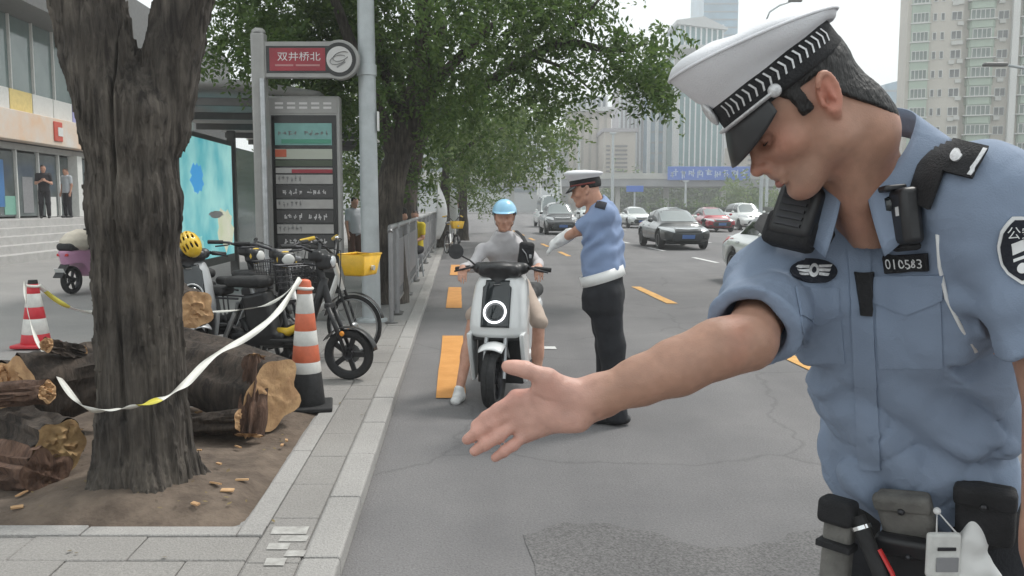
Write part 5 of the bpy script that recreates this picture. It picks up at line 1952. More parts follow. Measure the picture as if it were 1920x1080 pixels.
# ------------------------------------------------------------------ parked e-bikes and shared bike on the pavement
def make_ebike(name, label, loc, rotz, accent, lamp_m, seat_m, basket=False, group='two-wheelers parked on the pavement'):
    r = thing(name, label, 'e-bike', loc, rotz, group)
    R = 0.215
    X = 1.14
    spoke_wheel(r, 'wheel', (0, 0, R), R, 0.075, (0, 1, 0), M['black_plastic'])
    spoke_wheel(r, 'wheel', (X, 0, R), R, 0.075, (0, 1, 0), M['black_plastic'])
    for cx, nm, a0, a1 in ((0, 'rear_mudguard', -20, 140), (X, 'front_mudguard', 10, 150)):
        mg = MB().grid(lambda u, v: (cx + (R + 0.028) * math.cos(math.radians(a0 + (a1 - a0) * u)), (v - 0.5) * 0.1, R + (R + 0.028 - 0.02 * abs(v - 0.5)) * math.sin(math.radians(a0 + (a1 - a0) * u))), 16, 4)
        obj(nm, mg, M['black_plastic'], r, smooth=180, solid=0.004)
    fr = obj('frame', MB().tube([(X - 0.2, 0, 0.86), (X - 0.27, 0, 0.66), (X - 0.36, 0, 0.42), (X - 0.5, 0, 0.3), (0.42, 0, 0.29), (0.25, 0, 0.36), (0.18, 0, 0.5)], [0.034, 0.038, 0.042, 0.045, 0.045, 0.04, 0.034], 12), M['black_plastic'], r, smooth=180)
    for s in (-1, 1):
        obj('swing_arm', MB().bar((0.4, 0.05 * s, 0.3), (0, 0.06 * s, R), 0.02, 0.035), M['dark_metal'], fr, bevel=0.004)
        obj('fork_leg', MB().tube([(X - 0.155, 0.058 * s, 0.62), (X - 0.09, 0.058 * s, 0.45), (X, 0.058 * s, R)], [0.021, 0.019, 0.013], 10), M['black_plastic'], r, smooth=180)
        obj('fork_slider', MB().cyl((X - 0.105, 0.058 * s, 0.49), (X - 0.06, 0.058 * s, 0.37), 0.0145, n=12), M['chrome'], r)
        obj('shock', MB().cyl((0.02, 0.085 * s, 0.26), (0.16, 0.085 * s, 0.56), 0.02, n=12), M['steel'], r)
    obj('fork_crown', MB().box((X - 0.16, 0, 0.63), (0.05, 0.15, 0.045)), M['black_plastic'], r, bevel=0.01)
    obj('head_tube', MB().cyl((X - 0.16, 0, 0.6), (X - 0.25, 0, 0.96), 0.03, n=14), M['black_plastic'], r)
    obj('stem', MB().cyl((X - 0.25, 0, 0.95), (X - 0.275, 0, 1.1), 0.02, n=12), M['black_plastic'], r)
    hb = obj('handlebar', MB().tube([(X - 0.42, -0.33, 1.14), (X - 0.32, -0.2, 1.13), (X - 0.27, -0.06, 1.08), (X - 0.27, 0.06, 1.08), (X - 0.32, 0.2, 1.13), (X - 0.42, 0.33, 1.14)], 0.0125, 10), M['dark_metal'], r, smooth=180)
    for s in (-1, 1):
        obj('grip', MB().cyl((X - 0.355, 0.24 * s, 1.135), (X - 0.43, 0.35 * s, 1.14), 0.018, n=12), M['black_rubber'], hb)
        obj('brake_lever', MB().tube([(X - 0.3, 0.2 * s, 1.12), (X - 0.29, 0.26 * s, 1.11), (X - 0.36, 0.34 * s, 1.10)], 0.007, 8), M['dark_metal'], hb, smooth=180)
        mr = obj('mirror', MB().lathe([(0, -0.012), (0.04, -0.01), (0.05, 0.0), (0.048, 0.006), (0, 0.008)], (X - 0.33, 0.36 * s, 1.30), (1, 0, 0.1), 18, cap=False), M['black_plastic'], r, smooth=50) if False else None
        if mr:
            obj('mirror_stalk', MB().tube([(X - 0.32, 0.22 * s, 1.13), (X - 0.33, 0.3 * s, 1.2), (X - 0.335, 0.345 * s, 1.27)], 0.006, 8), M['black_plastic'], mr, smooth=180)
    hl_ = Field()
    hl_.box((X - 0.19, 0, 1.0), (0.07, 0.08, 0.065), rad=0.035, k=0)
    hl_.box((X - 0.255, 0, 1.05), (0.06, 0.1, 0.045), rad=0.03, k=0.02)
    v_, f_ = hl_.mesh((X - 0.4, -0.15, 0.9), (X - 0.05, 0.15, 1.15), 0.009)
    ho = obj('headlight', mesh('headlight', v_, f_, 180), M['black_plastic'], r)
    obj('lens', MB().ell((X - 0.125, 0, 1.0), (0.016, 0.062, 0.05)), lamp_m, ho, smooth=180)
    for s in (-1, 1):
        obj('turn_signal', MB().ell((X - 0.03, 0.075 * s, 0.40), (0.022, 0.012, 0.022)), M['amber'], r, smooth=180)
    # seat tube, battery, saddle, rack
    bt = Field()
    bt.box((0.36, 0, 0.53), (0.12, 0.085, 0.2), R=frame((-0.2, 0, 1), (0, 1, 0)), rad=0.03, k=0)
    bt.box((0.33, 0, 0.33), (0.25, 0.07, 0.06), rad=0.03, k=0.03)
    v_, f_ = bt.mesh((0.0, -0.15, 0.2), (0.7, 0.15, 0.85), 0.013)
    obj('battery_case', mesh('battery_case', v_, f_, 180), M['black_plastic'], r)
    obj('seat_post', MB().cyl((0.3, 0, 0.66), (0.27, 0, 0.8), 0.022, n=12), M['steel'], r)
    st = Field()
    st.box((0.24, 0, 0.82), (0.17, 0.115, 0.045), rad=0.04, k=0)
    st.box((0.37, 0, 0.82), (0.09, 0.07, 0.04), rad=0.035, k=0.05)
    v_, f_ = st.mesh((0.0, -0.2, 0.7), (0.55, 0.2, 0.95), 0.012)
    obj('saddle', mesh('saddle', v_, f_, 180), seat_m, r)
    st = Field()
    st.box((-0.12, 0, 0.74), (0.19, 0.11, 0.04), rad=0.035, k=0)
    v_, f_ = st.mesh((-0.4, -0.2, 0.62), (0.15, 0.2, 0.85), 0.013)
    obj('rear_seat', mesh('rear_seat', v_, f_, 180), M['black_rubber'], r)
    rk = MB()
    for s in (-1, 1):
        rk.tube([(0.2, 0.1 * s, 0.68), (-0.28, 0.1 * s, 0.69), (-0.33, 0.06 * s, 0.69)], 0.009, 8)
        rk.tube([(-0.05, 0.1 * s, 0.68), (0.0, 0.09 * s, R)], 0.008, 8)
    obj('rack', rk, M['dark_metal'], r, smooth=180)
    fa = MB().tube([(X - 0.3, 0, 0.6), (X - 0.4, 0, 0.46), (X - 0.54, 0, 0.39), (0.48, 0, 0.4)], [0.02, 0.034, 0.038, 0.03], 12)
    obj('lower_trim', fa, accent, r, smooth=180)
    obj('foot_board', MB().box((0.62, 0, 0.33), (0.28, 0.24, 0.02)), M['black_rubber'], r, bevel=0.006)
    obj('kickstand', MB().cyl((0.3, 0.1, 0.26), (0.22, 0.17, 0.01), 0.011, n=8), M['steel'], r)
    obj('brake_disc', MB().lathe([(0.045, -0.002), (0.085, -0.002), (0.085, 0.002), (0.045, 0.002)], (X, 0.052, R), (0, 1, 0), 24), M['steel'], r)
    obj('brake_cable', MB().tube([(X - 0.3, 0.2, 1.12), (X - 0.12, 0.17, 1.08), (X - 0.1, 0.1, 0.85), (X - 0.12, 0.06, 0.6)], 0.005, 6), M['black_rubber'], r, smooth=180)
    if basket:
        wire_basket(r, (X + 0.02, 0, 0.86), M['dark_metal'], 0.3, 0.26, 0.2)
    return r


def wire_basket(root, c, m, w, d, h):
    b = MB()
    n = 10
    for i in range(n):
        for (p, q) in (((-d / 2 + d * i / (n - 1), -w / 2), (-d * 0.4 + d * 0.8 * i / (n - 1), -w * 0.4)), ((-d / 2 + d * i / (n - 1), w / 2), (-d * 0.4 + d * 0.8 * i / (n - 1), w * 0.4)),
                       ((-d / 2, -w / 2 + w * i / (n - 1)), (-d * 0.4, -w * 0.4 + w * 0.8 * i / (n - 1))), ((d / 2, -w / 2 + w * i / (n - 1)), (d * 0.4, -w * 0.4 + w * 0.8 * i / (n - 1)))):
            b.cyl((c[0] + p[0], c[1] + p[1], c[2] + h / 2), (c[0] + q[0], c[1] + q[1], c[2] - h / 2), 0.0028, n=5)
    for k in range(5):
        f = k / 4
        s = 1 - 0.2 * f
        z = c[2] + h / 2 - h * f
        pts = [(c[0] + a * d / 2 * s, c[1] + e * w / 2 * s, z) for a, e in ((-1, -1), (1, -1), (1, 1), (-1, 1), (-1, -1))]
        for i in range(4):
            b.cyl(pts[i], pts[i + 1], 0.007 if k == 0 else 0.003, n=6)
    return obj('wire_basket', b, m, root, smooth=60)


M['lamp_lens'] = mat('clear lamp lens', (0.6, 0.62, 0.63), 0.12, 0.3)
M['lamp_white'] = mat('white lamp cover', (0.66, 0.66, 0.64), 0.3)
M['yellow_paint'] = mat('yellow trim', (0.72, 0.47, 0.03), 0.35, var=0.1, coat=0.4)


def on_pave(px, py):
    q = gnd(px, py, PZ)
    return q


q = on_pave(655, 711)
a1 = math.radians(-10)
fw = Vector((math.cos(a1), math.sin(a1), 0))
e1 = make_ebike('electric_bike', 'black e-bike with yellow lower trim parked behind the orange cone, front wheel towards the kerb', q - fw * 1.14, a1, M['yellow_paint'], M['lamp_lens'], M['black_rubber'])
e2 = make_ebike('electric_bike', 'black e-bike with white headlamp cover standing between cone and tree trunk', (-2.62, 8.15, PZ), math.radians(-48), M['black_plastic'], M['lamp_white'], M['black_rubber'], True)
obj('lamp_cowl', MB().ell((0.965, 0, 1.0), (0.05, 0.085, 0.075)), M['yellow_paint'], e2, smooth=180)
e3 = dup(e2, (-3.3, 8.3, PZ), math.radians(-20), 'black e-bike half hidden by the big trunk, deepest in the row')
gs = make_scooter('scooter', 'grey scooter with a yellow helmet on it, mostly hidden by the big trunk', (-2.62, 7.0, PZ), math.radians(38), M['scoot_grey'], M['scoot_grey'])
gs['group'] = 'two-wheelers parked on the pavement'

# yellow helmet with vents
hy = thing('helmet', 'yellow vented cycling helmet hanging beside the big trunk', 'helmet', at(357, 458, 7.1))
hf_ = Field()
hf_.ell((0, 0, 0), (0.085, 0.12, 0.105), k=0)
hf_.ell((0, 0, -0.03), (0.07, 0.105, 0.09), k=0.004, sub=True)
hf_.fn(lambda P: -P[:, 2] * 0 + (P[:, 2] + 0.05) * 1.0, 0.004, True)
for i, x in enumerate((-0.05, -0.018, 0.018, 0.05)):
    for y in (-0.055, 0.02, 0.08):
        hf_.ell((x, y, 0.09 - 0.35 * abs(x) - abs(y) * 0.25), (0.008, 0.026, 0.05), k=0.003, sub=True)
v_, f_ = hf_.mesh((-0.12, -0.16, -0.12), (0.12, 0.16, 0.14), 0.0055)
Rm = Matrix.Rotation(1.1, 3, 'X') @ Matrix.Rotation(0.5, 3, 'Z')
v_ = v_ @ np.array(Rm).T
obj('shell', mesh('shell', v_, f_, 180), M['yellow_paint'], hy)
obj('liner', MB().ell((0, 0, 0), (0.066, 0.1, 0.082), M=Rm), M['black_plastic'], hy, smooth=180)
obj('chin_strap', MB().tube([(-0.05, 0, -0.05), (-0.06, -0.06, -0.1), (0.02, -0.06, -0.12), (0.05, 0, -0.05)], 0.005, 6, flat=0.4), M['black_cloth'], hy)

# shared bike with yellow basket
def make_shared(label, loc, rotz):
    r = thing('shared_bike', label, 'bicycle', loc, rotz, 'two-wheelers parked on the pavement')
    R, X = 0.30, 1.02
    for cx in (0, X):
        w = obj('wheel', MB().lathe([(0.02, -0.05), (0.03, -0.03), (0.03, 0.03), (0.02, 0.05)], (cx, 0, R), (0, 1, 0), 14), M['steel'], r, smooth=40)
        obj('tyre', MB().torus((cx, 0, R), (0, 1, 0), R - 0.02, 0.02, 44, 10), M['black_rubber'], w, smooth=180)
        obj('rim', MB().torus((cx, 0, R), (0, 1, 0), R - 0.045, 0.012, 44, 8), M['steel'], w, smooth=180)
        sp = MB()
        for i in range(18):
            a = 2 * math.pi * i / 18
            sp.cyl((cx + 0.03 * math.cos(a + 0.9), 0.02 * (-1) ** i, R + 0.03 * math.sin(a + 0.9)), (cx + (R - 0.05) * math.cos(a), 0, R + (R - 0.05) * math.sin(a)), 0.0016, n=4)
        obj('spoke_set', sp, M['steel'], w, kind='stuff')
        mg = MB().grid(lambda u, v: (cx + (R + 0.025) * math.cos(math.radians(15 + 150 * u)), (v - 0.5) * 0.06, R + (R + 0.025) * math.sin(math.radians(15 + 150 * u))), 18, 3)
        obj('mudguard', mg, M['black_plastic'], r, smooth=180, solid=0.003)
    obj('frame', MB().tube([(X - 0.17, 0, 0.78), (X - 0.26, 0, 0.55), (0.55, 0, 0.36), (0.4, 0, 0.33), (0.34, 0, 0.62)], 0.026, 12), M['white_plastic'], r, smooth=180)
    for s in (-1, 1):
        obj('chain_stay', MB().cyl((0.4, 0.03 * s, 0.33), (0, 0.055 * s, R), 0.013, n=10), M['white_plastic'], r)
        obj('fork_leg', MB().cyl((X - 0.13, 0.05 * s, 0.66), (X, 0.05 * s, R), 0.014, n=10), M['black_plastic'], r)
        obj('crank_arm', MB().bar((0.4, 0.07 * s, 0.32), (0.4 + 0.12 * s, 0.075 * s, 0.32 - 0.1 * s), 0.02, 0.012), M['dark_metal'], r)
    obj('head_tube', MB().cyl((X - 0.12, 0, 0.64), (X - 0.2, 0, 0.9), 0.026, n=12), M['white_plastic'], r)
    obj('seat_post', MB().cyl((0.345, 0, 0.6), (0.29, 0, 0.92), 0.016, n=10), M['steel'], r)
    st = Field()
    st.box((0.24, 0, 0.94), (0.09, 0.1, 0.035), rad=0.03, k=0)
    st.cap((0.3, 0, 0.945), (0.42, 0, 0.94), 0.04, 0.025, k=0.04)
    v_, f_ = st.mesh((0.1, -0.15, 0.86), (0.52, 0.15, 1.02), 0.008)
    so = obj('saddle', mesh('saddle', v_, f_, 180), M['grey_plastic'], r)
    obj('saddle_base', MB().box((0.26, 0, 0.905), (0.2, 0.13, 0.02)), M['yellow_paint'], so, bevel=0.008)
    hb = obj('handlebar', MB().tube([(X - 0.36, -0.28, 1.14), (X - 0.28, -0.2, 1.16), (X - 0.22, -0.05, 1.02), (X - 0.2, 0, 0.98), (X - 0.22, 0.05, 1.02), (X - 0.28, 0.2, 1.16), (X - 0.36, 0.28, 1.14)], 0.013, 10), M['black_plastic'], r, smooth=180)
    for s in (-1, 1):
        obj('grip', MB().cyl((X - 0.29, 0.21 * s, 1.16), (X - 0.39, 0.31 * s, 1.13), 0.019, n=12), M['yellow_paint'], hb)
        obj('brake_lever', MB().tube([(X - 0.26, 0.17 * s, 1.15), (X - 0.24, 0.22 * s, 1.13), (X - 0.31, 0.29 * s, 1.10)], 0.006, 6), M['dark_metal'], hb, smooth=180)
    obj('bell', MB().ell((X - 0.25, 0.14, 1.15), (0.022, 0.022, 0.018)), M['chrome'], hb, smooth=180)
    # basket: a tapered plastic tub with a lip
    bk = MB()
    c, w0, w1, d0, d1, h = Vector((X + 0.08, 0, 0.90)), 0.36, 0.28, 0.27, 0.2, 0.2
    lo_ = [(-d1 / 2, -w1 / 2), (d1 / 2, -w1 / 2), (d1 / 2, w1 / 2), (-d1 / 2, w1 / 2)]
    up_ = [(-d0 / 2, -w0 / 2), (d0 / 2, -w0 / 2), (d0 / 2, w0 / 2), (-d0 / 2, w0 / 2)]
    bk.add([c + Vector((*p, -h / 2)) for p in lo_] + [c + Vector((*p, h / 2)) for p in up_], [(3, 2, 1, 0), (0, 1, 5, 4), (1, 2, 6, 5), (2, 3, 7, 6), (3, 0, 4, 7)])
    bo = obj('basket', bk, M['yellow_plastic'], r, bevel=0.012, solid=0.006)
    obj('basket_rim', MB().tube([c + Vector((p[0], p[1], h / 2)) for p in up_], 0.011, 8, closed=True), M['yellow_plastic'], bo, smooth=180)
    for i in range(3):
        for s in (-1, 1):
            obj('basket_slot', MB().box(c + Vector((0.02, s * (0.163 - 0.012 * i), 0.045 - 0.045 * i)), (0.14 - 0.03 * i, 0.008, 0.014)), M['amber'], bo)
    obj('front_lamp', MB().cyl(c + Vector((0.125, 0, -0.03)), c + Vector((0.15, 0, -0.03)), 0.025, n=14), M['lamp_lens'], bo)
    obj('lock_box', MB().box((0.05, 0, 0.66), (0.1, 0.08, 0.07)), M['black_plastic'], r, bevel=0.012)
    obj('kickstand', MB().cyl((0.12, 0.06, 0.3), (0.08, 0.14, 0.01), 0.01, n=8), M['steel'], r)
    return r


a2 = math.radians(-18)
fw = Vector((math.cos(a2), math.sin(a2), 0))
p0 = at(664, 620, 8.3)
p0.z = PZ
make_shared('shared bicycle with a yellow plastic basket and yellow grips parked by the lamp pole', p0 - fw * 1.02, a2)
# pink scooter by the shop steps
M['pink_paint'] = mat('pink scooter paint', (0.52, 0.27, 0.42), 0.3, coat=0.4)
ps_ = make_scooter('scooter', 'pink and black scooter parked before the shop steps, partly behind the trunk', (-7.15, 15.4, PZ), math.radians(172), M['pink_paint'], M['pink_paint'])
ps_['group'] = 'two-wheelers parked on the pavement'
cvf = Field()
cvf.loft((0, 0, 0), np.eye(3), [(0.78, 0.2, 0.4, 0.4, 0, 1.05), (0.9, 0.2, 0.36, 0.36, 0, 1.05), (1.02, 0.12, 0.22, 0.2, 0, 1.02), (1.06, 0.05, 0.1, 0.1, 0, 1.0)], k=0)
cvf.disp.append(lambda P: 0.02 * vnoise(P, 8, 4))
v_, f_ = cvf.mesh((-0.3, 0.5, 0.7), (0.3, 1.6, 1.15), 0.025)
co_ = thing('dust_cover', 'crumpled cream cloth thrown over the seat of the pink scooter', 'cover', ps_.location, ps_.rotation_euler.z)
obj('cloth', mesh('cloth', v_, f_, 180), mat('cream cloth', (0.55, 0.5, 0.42), 0.9, var=0.1), co_)
# ------------------------------------------------------------------ the big kerbside tree, cut logs, cones, tape
def bark_mat(name, c1, c2, sc=1.0, bump=1.0):
    m = mat(name, c1, 0.95)
    t = m.node_tree
    b = t.nodes['Principled BSDF']
    tc = t.nodes.new('ShaderNodeTexCoord')
    mp = t.nodes.new('ShaderNodeMapping')
    mp.inputs['Scale'].default_value = (16 * sc, 16 * sc, 2.2 * sc)
    t.links.new(tc.outputs['Object'], mp.inputs[0])
    n = t.nodes.new('ShaderNodeTexNoise')
    n.inputs['Scale'].default_value, n.inputs['Detail'].default_value, n.inputs['Roughness'].default_value = 1.6, 8, 0.7
    n.inputs['Distortion'].default_value = 0.6
    t.links.new(mp.outputs[0], n.inputs['Vector'])
    r = t.nodes.new('ShaderNodeValToRGB')
    r.color_ramp.elements[0].position, r.color_ramp.elements[1].position = 0.36, 0.68
    r.color_ramp.elements[0].color, r.color_ramp.elements[1].color = (*c1, 1), (*c2, 1)
    t.links.new(n.outputs[0], r.inputs[0])
    n3 = t.nodes.new('ShaderNodeTexNoise')                # broad weathered patches
    n3.inputs['Scale'].default_value, n3.inputs['Detail'].default_value = 3.2, 5
    t.links.new(tc.outputs['Object'], n3.inputs['Vector'])
    r3 = t.nodes.new('ShaderNodeValToRGB')
    r3.color_ramp.elements[0].position, r3.color_ramp.elements[1].position = 0.35, 0.68
    r3.color_ramp.elements[0].color, r3.color_ramp.elements[1].color = (0.62, 0.6, 0.58, 1), (1.45, 1.42, 1.34, 1)
    t.links.new(n3.outputs[0], r3.inputs[0])
    mx = t.nodes.new('ShaderNodeMix')
    mx.data_type, mx.blend_type = 'RGBA', 'MULTIPLY'
    mx.inputs[0].default_value = 1
    t.links.new(r.outputs[0], mx.inputs[6])
    t.links.new(r3.outputs[0], mx.inputs[7])
    t.links.new(mx.outputs[2], b.inputs['Base Color'])
    bp = t.nodes.new('ShaderNodeBump')
    bp.inputs['Strength'].default_value, bp.inputs['Distance'].default_value = bump, 0.02
    t.links.new(n.outputs[0], bp.inputs['Height'])
    t.links.new(bp.outputs[0], b.inputs['Normal'])
    return m


M['bark'] = bark_mat('grey furrowed bark', (0.022, 0.018, 0.016), (0.125, 0.11, 0.097))
M['bark_log'] = bark_mat('dark log bark', (0.018, 0.014, 0.012), (0.085, 0.066, 0.055), 0.8)
M['bark_brown'] = bark_mat('red brown log bark', (0.05, 0.026, 0.018), (0.15, 0.09, 0.065), 0.8)
M['wood'] = mat('fresh cut wood', (0.34, 0.19, 0.095), 0.85, col2=(0.60, 0.38, 0.2), vscale=9, bump=0.8, bscale=35, detail=8)

M['wood_old'] = mat('weathered cut wood', (0.20, 0.115, 0.05), 0.9, col2=(0.40, 0.27, 0.13), vscale=11, bump=0.8, bscale=35, detail=8)

tf_ = Field()
BX, BY = -1.885, 4.28
tf_.cap((BX, BY, -0.05), (BX + 0.0, BY, 0.4), 0.275, 0.212, k=0)
tf_.cap((BX, BY, 0.3), (BX - 0.0, BY, 1.55), 0.214, 0.198, k=0.08)
tf_.cap((BX - 0.0, BY, 1.5), (BX + 0.0, BY, 2.0), 0.195, 0.21, k=0.1)
tf_.cap((BX - 0.07, BY, 1.95), (BX - 0.37, BY - 0.02, 3.4), 0.178, 0.165, k=0.06)
tf_.cap((BX + 0.12, BY + 0.05, 1.95), (BX + 0.45, BY + 0.1, 3.4), 0.142, 0.125, k=0.06)
for a, L in ((0.4, 0.36), (1.7, 0.3), (2.9, 0.4), (4.1, 0.37), (5.2, 0.38)):
    tf_.cap((BX, BY, 0.3), (BX + L * math.cos(a), BY + L * math.sin(a), 0.02), 0.11, 0.04, k=0.12)


def barkd(P):
    th = np.arctan2(P[:, 1] - BY, P[:, 0] - BX)
    w = 1.0
    Q = np.stack([np.cos(th) * 8.5, np.sin(th) * 8.5, P[:, 2] * 2.2], 1)
    wob = 0.45 * vnoise(P, 3.2, 6)
    Q2 = Q + wob[:, None]
    a = np.abs(vnoise(Q2, 1.0, 1))
    b = np.abs(vnoise(Q2 * np.array([2.6, 2.6, 1.6]), 1.0, 2))
    e = -0.028 * np.sqrt(a) - 0.021 * np.sqrt(b) + 0.024 + 0.010 * vnoise(P, 6, 3) + 0.003 * vnoise(P, 40, 5)
    seam = np.exp(-((th + 1.62 - 0.06 * np.sin(P[:, 2] * 4)) / 0.05) ** 2) * (P[:, 2] > 0.5) * 0.03
    knot = np.exp(-(((P[:, 0] - BX - 0.16) / 0.05) ** 2 + ((P[:, 2] - 2.0) / 0.06) ** 2)) * 0.03
    return -e + seam - knot


tf_.disp.append(barkd)
tree1 = thing('street_tree', 'thick furrowed trunk forking above head height, ringed by cut logs at near left', 'tree', (BX, BY, PZ))
OT = V(tree1.location)
tv, tq = tf_.mesh((BX - 0.75, BY - 0.6, 0.0), (BX + 0.75, BY + 0.6, 3.45), 0.0085)
trunk1 = obj('trunk', mesh('trunk', tv - OT, tq, 180), M['bark'], tree1)

LEAF = {}


def leaf_mat(name, c1, c2):
    m = mat(name, c1, 0.6)
    t = m.node_tree
    b = t.nodes['Principled BSDF']
    g = t.nodes.new('ShaderNodeNewGeometry')
    r = t.nodes.new('ShaderNodeValToRGB')
    r.color_ramp.elements[0].color, r.color_ramp.elements[1].color = (*c1, 1), (*c2, 1)
    t.links.new(g.outputs['Random Per Island'], r.inputs[0])
    t.links.new(r.outputs[0], b.inputs['Base Color'])
    tr = t.nodes.new('ShaderNodeBsdfTranslucent')
    t.links.new(r.outputs[0], tr.inputs[0])
    mx = t.nodes.new('ShaderNodeMixShader')
    mx.inputs[0].default_value = 0.5
    o = t.nodes['Material Output']
    t.links.new(b.outputs[0], mx.inputs[1])
    t.links.new(tr.outputs[0], mx.inputs[2])
    t.links.new(mx.outputs[0], o.inputs[0])
    return m


M['leaf'] = leaf_mat('locust leaves', (0.05, 0.1, 0.024), (0.135, 0.205, 0.055))
M['leaf_far'] = leaf_mat('lighter green leaves', (0.075, 0.13, 0.035), (0.18, 0.24, 0.08))  # lighter, yellower green than the locust leaves


def leaves(name, clumps, m, parent, org, size=0.05, seed=1, per=420, droop=0.5, kind=None):
    """leaf-sized blades spread along little twigs: clumps (x, y, z, rx, ry, rz, weight)"""
    rs = np.random.RandomState(seed)
    out = []
    for (x, y, z, rx, ry, rz, w) in clumps:
        nt_ = max(3, int(per * w / 18))
        d = rs.normal(size=(nt_, 3))
        d /= np.linalg.norm(d, axis=1)[:, None]
        rad = rs.uniform(0.25, 1.0, nt_) ** 0.5
        c = np.array([x, y, z]) + d * rad[:, None] * np.array([rx, ry, rz])
        tw = d * 0.6 + rs.normal(size=(nt_, 3)) * 0.5
        tw[:, 2] -= droop
        tw /= np.linalg.norm(tw, axis=1)[:, None]
        n = 18
        s = np.linspace(0, 1, n)[None, :, None]
        L = rs.uniform(0.16, 0.34, (nt_, 1, 1)) * (size / 0.05)
        P = c[:, None, :] + tw[:, None, :] * s * L
        side = np.cross(tw, rs.normal(size=(nt_, 3)))
        side /= np.linalg.norm(side, axis=1)[:, None]
        sg = np.where(np.arange(n) % 2 == 0, 1, -1)[None, :, None]
        P = P + side[:, None, :] * sg * size * 0.55 + rs.normal(size=P.shape) * size * 0.25
        ld = side[:, None, :] * sg + tw[:, None, :] * 0.5 + rs.normal(size=P.shape) * 0.35
        out.append((P.reshape(-1, 3), ld.reshape(-1, 3)))
    P = np.concatenate([o[0] for o in out])
    D = np.concatenate([o[1] for o in out])
    D /= np.linalg.norm(D, axis=1)[:, None]
    W = np.cross(D, rs.normal(size=D.shape) * 0.7 + np.array([0, 0, 1.0]))
    W /= np.linalg.norm(W, axis=1)[:, None] + 1e-9
    sz = size * rs.uniform(0.7, 1.3, (len(P), 1))
    a = P - D * sz * 0.5
    b = P + W * sz * 0.27
    c = P + D * sz * 0.6 - np.array([0, 0, 1]) * sz * 0.08
    e = P - W * sz * 0.27
    vs = np.stack([a, b, c, e], 1).reshape(-1, 3) - V(org)
    fs = np.arange(len(P) * 4).reshape(-1, 4)
    me = mesh(name, vs, fs, 0)
    return obj(name, me, m, parent, kind=kind)


def limb(par, pts, r0, r1, m=None, org=(0, 0, 0), name='limb'):
    n = len(pts)
    b = MB().tube([Vector(p) - Vector(org) for p in pts], [r0 + (r1 - r0) * i / (n - 1) for i in range(n)], 9)
    return obj(name, b, m or M['bark'], par, smooth=180)


limb(tree1, [(BX - 0.36, BY, 3.35), (BX - 0.75, BY - 0.1, 4.6), (BX - 0.9, BY + 0.2, 6.2)], 0.19, 0.08, org=OT)
limb(tree1, [(BX + 0.42, BY + 0.1, 3.35), (BX + 0.6, BY + 0.3, 4.6), (BX + 0.8, BY + 0.2, 6.0)], 0.145, 0.06, org=OT)
rc = random.Random(5)
cl = [(BX + rc.uniform(-2.3, 1.4), BY + rc.uniform(-1.6, 2.2), rc.uniform(5.2, 7.6), 0.7, 0.7, 0.45, 1) for _ in range(18)]
leaves('crown', cl, M['leaf'], tree1, OT, 0.07, 3, 260)


# ---- cut logs
def make_log(label, a, b, r0, r1, bark, seed, rough_=1.0, face_m=None, split=False):
    a, b = Vector(a), Vector(b)
    t = thing('cut_log', label, 'log', (a + b) / 2, 0, 'cut logs piled round the tree')
    o = (a + b) / 2
    z = (b - a).normalized()
    u = Vector((0, 0, 1)) if abs(z.z) < 0.9 else Vector((1, 0, 0))
    x = u.cross(z).normalized()
    y = z.cross(x)
    n, m_ = 40, 18
    rs = np.random.RandomState(seed)
    ph = rs.uniform(0, 6.28, 6)
    am = rs.uniform(0.02, 0.075, 6) * rough_

    def rad(i, s):
        t_ = 2 * math.pi * i / n
        k = 1 + sum(am[j] * math.sin((j + 1) * t_ + ph[j] + 0.5 * s * (j - 2)) for j in range(6))
        return (r0 + (r1 - r0) * s) * k
    vs, fs = [], []
    for j in range(m_ + 1):
        s = j / m_
        for i in range(n):
            t_ = 2 * math.pi * i / n
            d = x * math.cos(t_) + y * math.sin(t_)
            p = a.lerp(b, s) + d * rad(i, s)
            e = float(vnoise(np.array([[d.x * 4 + seed, d.y * 4 + d.z * 4, s * 3.0]]), 1.6, seed)[0]) * 0.018 * rough_ - abs(float(vnoise(np.array([[d.x * 9 + seed, d.y * 9 + d.z * 9, s * 2.2]]), 1.3, seed + 1)[0])) * 0.022 * rough_
            vs.append(p + d * e - o)
    for j in range(m_):
        for i in range(n):
            k = (i + 1) % n
            fs.append((j * n + i, j * n + k, (j + 1) * n + k, (j + 1) * n + i))
    mb = MB().add(vs, fs)
    obj('bark', mb, bark, t, smooth=60)
    for end, s, c, sg in ((0, 0.0, a, -1), (1, 1.0, b, 1)):
        fm = MB()
        rings = []
        R_ = 7
        for q in range(R_ + 1):
            f = q / R_
            for i in range(n):
                t_ = 2 * math.pi * i / n
                d = x * math.cos(t_) + y * math.sin(t_)
                rr = rad(i, s) * f * 0.985
                h = 0.006 * math.sin(f * 24 + seed) + float(vnoise(np.array([[d.x * f * 5 + seed, d.y * f * 5 + d.z * f * 5, end * 3.0]]), 1.3, seed + 3)[0]) * 0.025
                rings.append(c + d * rr + z * sg * (h * (1 - f ** 4) + 0.004) - o)
        fcs = []
        for q in range(R_):
            for i in range(n):
                k = (i + 1) % n
                f4 = (q * n + i, (q + 1) * n + i, (q + 1) * n + k, q * n + k)
                fcs.append(f4 if sg > 0 else f4[::-1])
        fm.add(rings, fcs)
        obj('cut_face', fm, face_m or M['wood'], t, smooth=50)
    return t


